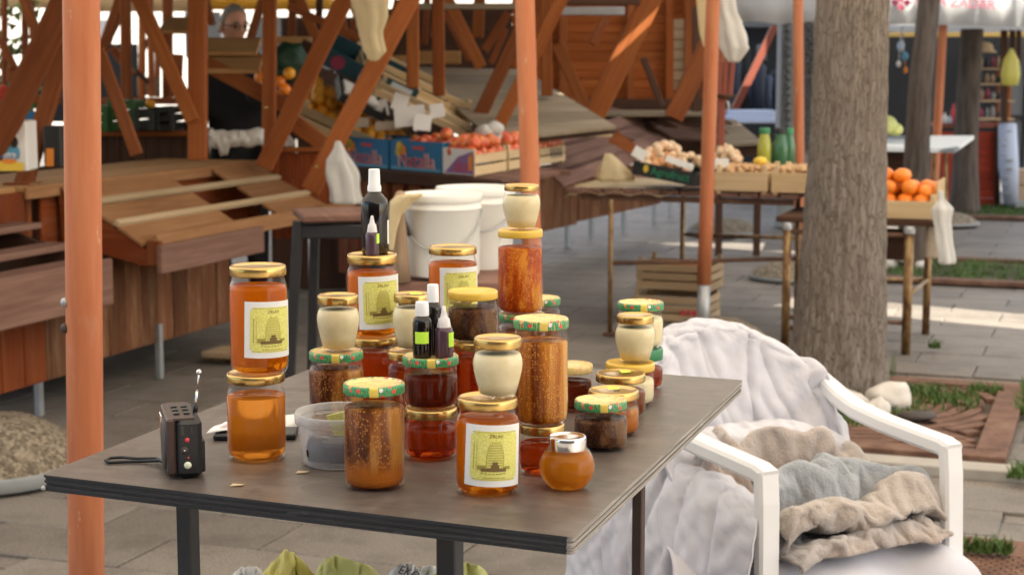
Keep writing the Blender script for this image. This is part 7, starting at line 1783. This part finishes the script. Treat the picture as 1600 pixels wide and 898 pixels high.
def chair_col(extra=None, ground=True):
    def f(X, old):
        X = push_box(X, old, (-.225, -.12, .36), (.225, .375, .437))
        a = X[..., 0]; zt = BT(a); bb = BB(a, X[..., 2])
        ins = (np.abs(a) < .275) & (X[..., 2] < zt + .012) & (X[..., 2] > .30) & (X[..., 1] < bb + .02) & (X[..., 1] > bb - .02)
        if ins.any():
            dz = zt + .012 - X[..., 2]; df_ = bb + .02 - X[..., 1]; db = X[..., 1] - (bb - .02)
            m_ = np.minimum(np.minimum(dz, df_), db)
            X[..., 2] = np.where(ins & (dz == m_), zt + .012, X[..., 2]); X[..., 1] = np.where(ins & (df_ == m_), bb + .02, np.where(ins & (db == m_) & (dz != m_), bb - .02, X[..., 1]))
            X[..., :] = np.where((ins & True)[..., None], X - (X - old) * np.array([.6, .4, .4]) * .8, X)
        for s_ in (-1, 1):
            X = push_cap(X, (s_ * .25, .38, 0), (s_ * .25, .38, .64), .032); X = push_cap(X, (s_ * .25, .38, .64), (s_ * .248, .03, .67), .032); X = push_cap(X, (s_ * .248, .03, .67), (s_ * .235, -.1, .73), .03)
        if extra: X = extra(X, old)
        X[..., 2] = np.maximum(X[..., 2], .012); return X
    return f
def cloth_obj(name, X, mat, label, cat, th, sub=1, uv=(1, 1)):
    m_ = MB(); m_.grid([[LC(*p) for p in row] for row in X], uvs=uv); o = single(name, m_, M[mat], label, cat); subsurf(o, sub); solid(o, th, 0); return o
def path_cloth(path, widths, nu, nv, amp, seed):
    """cloth laid along a (b, z) path; widths give (a left, a right) along it"""
    pts = [np.array(p) for p in path]; L = [0]
    for i in range(1, len(pts)): L.append(L[-1] + np.linalg.norm(pts[i] - pts[i - 1]))
    X = np.zeros((nu, nv, 3)); rg = np.random.RandomState(seed)
    for i in range(nu):
        t = L[-1] * i / (nu - 1); k = min(len(pts) - 2, max(j for j in range(len(L)) if L[j] <= t + 1e-9)); f = (t - L[k]) / (L[k + 1] - L[k]); p = pts[k] * (1 - f) + pts[k + 1] * f
        w0 = widths[k] if k < len(widths) else widths[-1]; w1 = widths[min(k + 1, len(widths) - 1)]; a0 = w0[0] * (1 - f) + w1[0] * f; a1 = w0[1] * (1 - f) + w1[1] * f
        for j in range(nv):
            X[i, j] = (a0 + (a1 - a0) * j / (nv - 1), p[0] + amp * nz((i * .35, j * .35, seed)), p[1] + amp * nz((i * .35, j * .35, seed + 9)))
    return X, L[-1]
# folds: sharp creases between soft swellings
def ridged(p, s1=1.0): return 1 - 2 * abs(mnoise.noise(p))
def crease(X, amp, su, sv, seed, warp=.6):
    n, m = X.shape[:2]; du = np.gradient(X, axis=0); dv = np.gradient(X, axis=1); N = np.cross(du, dv); N /= np.linalg.norm(N, axis=-1, keepdims=True) + 1e-9
    Y_ = X.copy()
    for i in range(n):
        for j in range(m):
            u, v = i / (n - 1), j / (m - 1); w0 = warp * mnoise.noise(Vector((u * 2.2, v * 2.2, seed)))
            h = ridged(Vector((u * su + w0, v * sv + w0 * 1.5, seed + 3.3))) ; h2 = ridged(Vector((u * su * 2.3 - w0, v * sv * 2.1 + w0 * 2, seed + 8.1)))
            Y_[i, j] += N[i, j] * amp * (h + .45 * h2 - .6)
    return Y_
def folds(X, lines, k=1.0):
    """soft folds: each line (u0, v0, u1, v1, depth, width) is a crease with a swelling beside it, bent a little on its way"""
    n, m = X.shape[:2]; N = np.cross(np.gradient(X, axis=0), np.gradient(X, axis=1)); N /= np.linalg.norm(N, axis=-1, keepdims=True) + 1e-9
    U, V2 = np.meshgrid(np.linspace(0, 1, n), np.linspace(0, 1, m), indexing='ij'); H = np.zeros((n, m))
    for q, (u0, v0, u1, v1, dep, wid) in enumerate(lines):
        du, dv = u1 - u0, v1 - v0; L2 = du * du + dv * dv; t = ((U - u0) * du + (V2 - v0) * dv) / L2; d = ((U - u0) * dv - (V2 - v0) * du) / math.sqrt(L2)
        d = d + .025 * np.sin(t * 5 + q * 2.1) + .012 * np.sin(t * 11 + q); fade = np.clip(np.minimum(t + .15, 1.15 - t) / .3, 0, 1); fade = fade * fade * (3 - 2 * fade)
        H += fade * dep * (-1.15 * np.exp(-np.abs(d) / (.62 * wid)) + .42 * np.exp(-((d - 1.3 * wid) / (1.1 * wid)) ** 2) + .2 * np.exp(-((d + 1.8 * wid) / (1.5 * wid)) ** 2))
    return X + N * (H * k)[..., None]
def spline(pts, n):
    pts = [np.array(p, float) for p in pts]; o_ = []
    for k in range(n):
        t = (len(pts) - 1) * k / (n - 1); i = min(int(t), len(pts) - 2); f = t - i
        p0, p1, p2, p3 = pts[max(i - 1, 0)], pts[i], pts[i + 1], pts[min(i + 2, len(pts) - 1)]
        o_.append(.5 * ((2 * p1) + (-p0 + p2) * f + (2 * p0 - 5 * p1 + 4 * p2 - p3) * f * f + (-p0 + 3 * p1 - 3 * p2 + p3) * f ** 3))
    return o_
def relax2(X, fu, fv, collide, steps, seed=0, grav=.0002, bend=.12, jit=.002, tether=.0):
    """buckle a laid-out cloth: its edges are a little too long for the shape it lies in"""
    X0 = X.copy(); n, m = X.shape[:2]; rg = np.random.RandomState(seed); V_ = np.zeros_like(X)
    C = []
    for (a, b_, st, f) in (((0, 0), (1, 0), 1., fu), ((0, 0), (0, 1), 1., fv), ((0, 0), (1, 1), .4, (fu + fv) / 2), ((0, 1), (1, 0), .4, (fu + fv) / 2), ((0, 0), (2, 0), bend, fu), ((0, 0), (0, 2), bend, fv)):
        di, dj = max(a[0], b_[0]), max(a[1], b_[1])
        s0 = (slice(a[0], n - di + a[0]), slice(a[1], m - dj + a[1])); s1 = (slice(b_[0], n - di + b_[0]), slice(b_[1], m - dj + b_[1]))
        C.append((s0, s1, np.linalg.norm(X0[s1] - X0[s0], axis=-1, keepdims=True) * f, st))
    N0 = np.cross(np.gradient(X, axis=0), np.gradient(X, axis=1)); N0 /= np.linalg.norm(N0, axis=-1, keepdims=True) + 1e-9
    J = np.array([[nz((i * .22, j * .22, seed + 2)) + .6 * nz((i * .5, j * .5, seed + 5)) for j in range(m)] for i in range(n)])[..., None]
    X = X + N0 * J * jit * 2
    for it in range(steps):
        V_ *= .9; V_[..., 2] -= grav; old = X.copy(); X = X + V_
        for _ in range(8):
            for (s0, s1, L, st) in C:
                D = X[s1] - X[s0]; l = np.linalg.norm(D, axis=-1, keepdims=True) + 1e-9; cD = D * (.31 * st * (l - L) / l); X[s0] += cD; X[s1] -= cD
            if collide is not None: X = collide(X, old)
        if tether: X = X + (X0 - X) * tether
        V_ = X - old; sp = np.linalg.norm(V_, axis=-1, keepdims=True); V_ *= np.minimum(1, .008 / (sp + 1e-9))
    return X
def refine(X):
    n, m = X.shape[:2]; A = np.zeros((2 * n - 1, m, 3)); A[::2] = X; A[1::2] = (X[:-1] + X[1:]) / 2; B_ = np.zeros((2 * n - 1, 2 * m - 1, 3)); B_[:, ::2] = A; B_[:, 1::2] = (A[:, :-1] + A[:, 1:]) / 2; return B_
def smooth(X, k=1):
    for _ in range(k): Y_ = X.copy(); Y_[1:-1, 1:-1] = (X[1:-1, 1:-1] * 4 + X[:-2, 1:-1] + X[2:, 1:-1] + X[1:-1, :-2] + X[1:-1, 2:]) / 8; X = Y_
    return X
# quilt over the back, laid along the curve of the backrest
nu, nv = 64, 60; X = np.zeros((nu, nv, 3))
for j in range(nv):
    a = -.315 + .635 * j / (nv - 1); ac = max(-.275, min(.275, a)); over = abs(a) - abs(ac); zt = BT(ac) + .022 - over * .8
    prof = spline([(BB(ac, .46) + .06, .455), (BB(ac, .5) + .05, .52), (BB(ac, .6) + .045, .62), (BB(ac, zt) + .034, zt - .045), (BB(ac, zt) + .018, zt - .006), (BB(ac, zt) - .018, zt + .006), (BB(ac, zt) - .05, zt - .03), (BB(ac, .6) - .055, .6), (BB(ac, .5) - .055, .38 + .04 * math.sin(a * 17))], nu)
    for i in range(nu):
        sag = over * (1.2 if i < nu * .6 else .3); X[i, j] = (a - (.02 * (over > 0)) * (1 if a > 0 else -1), prof[i][0] - sag * .4, prof[i][1] - over * .35)
X = relax2(X, 1.05, 1.045, chair_col(), 26, seed=3, bend=.35, tether=.04, jit=.006); X = folds(refine(X), [(.56, .30, .05, .42, .012, .018), (.56, .36, .2, .5, .010, .016), (.57, .62, .0, .66, .013, .016), (.56, .70, .1, .78, .010, .018), (.55, .84, .05, .86, .012, .016), (.56, .16, .3, .30, .010, .02), (.5, .48, .0, .56, .009, .02), (.35, .20, .05, .25, .010, .02), (.45, .93, .0, .95, .010, .014)])
cloth_obj('quilt', X, 'cotton', 'white quilted cover hung over the back of the plastic chair', 'quilt', .009, 1, (2.2, 1.2))
# folded end of the quilt lying across the seat
nu, nv = 30, 56; X = np.zeros((nu, nv, 3))
for j in range(nv):
    v = j / (nv - 1); a = -.29 + .57 * v; up_ = .035 * math.sin(3.1 * v + .2) + .015 * nz((v * 4, 1, 2)); fw = .02 * nz((v * 3, 5, 2))
    prof = spline([(-.05, .60 + up_), (.0, .613 + up_), (.055 + fw, .60 + up_), (.088 + fw, .565 + up_ * .8), (.098 + fw, .52), (.10 + fw, .48), (.07, .455)], nu)
    for i in range(nu): X[i, j] = (a, prof[i][0], prof[i][1] - (.05 * max(0, v - .9) / .1))
X = relax2(X, 1.04, 1.035, None, 22, seed=6, bend=.3, tether=.06, jit=.006); X = folds(refine(X), [(.1, .2, .8, .3, .008, .02), (.05, .45, .7, .5, .007, .02), (.2, .7, .9, .66, .008, .02), (.5, .0, .6, .5, .006, .03), (.0, .85, .6, .9, .008, .02)])
cloth_obj('folded_cover', X, 'cotton', 'folded end of the white cover lying across the chair seat', 'cover', .008, 1, (1, 1.2))
# sheet over the seat bulging down in front and on the left side
def bulges(X, old):
    for (c, r) in (((-.36, .12, .20), (.15, .24, .24)), ((.19, .43, .19), (.13, .12, .245)), ((-.08, .44, .18), (.22, .12, .24))):
        c = np.array(c); r = np.array(r); D = (X - c) / r; l = np.linalg.norm(D, axis=-1, keepdims=True) + 1e-9
        X = np.where(l < 1, c + D / l * r, X)
    return X
path = [(-.04, .46), (.1, .455), (.3, .50), (.45, .54), (.60, .40), (.62, .2), (.62, .05)]
wd = [(-.72, .20), (-.76, .235), (-.76, .25), (-.7, .38), (-.64, .44), (-.6, .44), (-.6, .44)]
X, L_ = path_cloth(path, wd, 52, 64, .012, 5)
SX = relax(X, L_ / 51 * 1.02, 1.1 / 63, chair_col(bulges), 110, bend=.25, seed=2)
SX = relax2(smooth(SX, 3), 1.10, 1.08, chair_col(bulges), 24, seed=4, grav=.0006, bend=.3, jit=.005)
SX = folds(refine(smooth(SX, 2)), [(.52, .62, .95, .45, .016, .02), (.50, .64, .98, .58, .017, .018), (.5, .66, 1., .70, .014, .018), (.48, .70, .9, .86, .014, .02), (.46, .74, .7, .97, .012, .02), (.5, .58, .9, .3, .014, .022), (.3, .35, .9, .22, .014, .02), (.2, .28, .8, .1, .012, .02), (.62, .8, 1., .92, .010, .016), (.7, .6, 1., .5, .010, .014), (.5, .80, .95, .88, .013, .016), (.48, .95, .85, .80, .012, .018), (.56, .76, .8, .99, .010, .014)])
cloth_obj('white_sheet', SX, 'cotton', 'white sheet spread over the chair seat and hanging to the ground', 'sheet', .004, 0, (1.6, 1.6))
# pale cover hanging down outside the left armrest
nu, nv = 50, 60; X = np.zeros((nu, nv, 3))
for i in range(nu):
    b_ = -.26 + .62 * i / (nu - 1); out_ = .5 + .5 * math.cos((b_ - .05) * 7)
    prof = spline([(-.20, .585), (-.245, .595), (-.285, .565), (-.305 - .02 * out_, .44), (-.32 - .03 * out_, .28), (-.335 - .03 * out_, .12), (-.34 - .02 * out_, .02)], nv)
    for j in range(nv): X[i, j] = (prof[j][0], b_ + .03 * math.sin(j * .12 + i * .1), prof[j][1] - .03 * max(0, b_ - .2) / .16)
X = relax2(X, 1.05, 1.02, None, 20, seed=9, bend=.4, tether=.06, jit=.006); X = folds(refine(X), [(.15, .12, .35, 1., .016, .02), (.35, .15, .42, 1., .015, .022), (.55, .12, .40, 1., .017, .02), (.7, .15, .62, 1., .016, .022), (.86, .1, .7, .9, .014, .02), (.5, .3, .75, 1., .012, .018)])
cloth_obj('side_cover', X, 'cotton', 'pale cover hanging outside the left armrest next to the table leg', 'cover', .006, 1, (1.2, 1.2))
# felted wool blanket lying in folds on the seat
def wool(label, a0, a1, path, nu, nv, seed, zb, jb, jz, peak=None, th=.0065):
    X = np.zeros((nu, nv, 3))
    for i in range(nu):
        v = i / (nu - 1); a = a0 + (a1 - a0) * v
        pts = []
        for k, (b_, z) in enumerate(path):
            q = nz((v * 2.6 + seed, k * .3, seed)); q2 = nz((v * 3.0 + seed, k * .42, seed + 7)); q3 = nz((v * 6.5, k * .5, seed + 3))
            end_ = min(1, min(v, 1 - v) / .09)
            zz = zb + (z - zb) * (1.06 + jz * q2 * 2.2 + .2 * q3) * (.55 + .45 * end_ ** .5)
            if peak: zz += peak[2] * math.exp(-((a - peak[0]) / .05) ** 2 - ((b_ - peak[1]) / .06) ** 2)
            pts.append((b_ + jb * q * 2.2 + .012 * q3, max(zz, zb - .004)))
        pr_ = spline(pts, nv)
        for j in range(nv): X[i, j] = (a + .02 * nz((v * 2.8, j / nv * 4, seed + 5)), pr_[j][0], pr_[j][1])
    X = relax2(X, 1.12, 1.10, lambda X, o: push_box(X, o, (-.5, -.3, .3), (.5, .43, zb - .003)), 20, seed=seed, grav=.0003, bend=.18, jit=.009, tether=.02)
    X = relax2(refine(X), 1.03, 1.05, lambda X, o: push_box(X, o, (-.5, -.3, .3), (.5, .43, zb - .003)), 5, seed=seed + 3, grav=.0003, bend=.15, jit=.0025)
    return cloth_obj('wool_blanket', X, 'wool', label, 'blanket', th, 0, (1, 1))
wool('grey and beige felted wool blanket heaped in folds on the chair seat', -.20, .235,
     [(b_ + .055 - .055 * k / 25, z) for k, (b_, z) in enumerate([(.0, .50), (.005, .55), (.03, .59), (.08, .60), (.1, .56), (.075, .525), (.09, .51), (.14, .535), (.19, .585), (.24, .595), (.265, .565), (.23, .53), (.185, .517), (.2, .505), (.26, .53), (.33, .57), (.37, .555), (.36, .52), (.3, .505), (.26, .492), (.3, .484), (.36, .5), (.41, .495), (.42, .472), (.385, .46), (.31, .455)])], 60, 110, 3, .46, .024, .34, (-.07, .1, .06))
wool('pinkish end of the wool blanket hanging below the left armrest', -.25, -.10,
     [(.02, .60), (.07, .61), (.12, .58), (.17, .53), (.2, .52), (.24, .535), (.275, .51), (.27, .475), (.23, .455), (.2, .45), (.26, .447), (.32, .45), (.335, .43)], 30, 60, 12, .44, .018, .25)
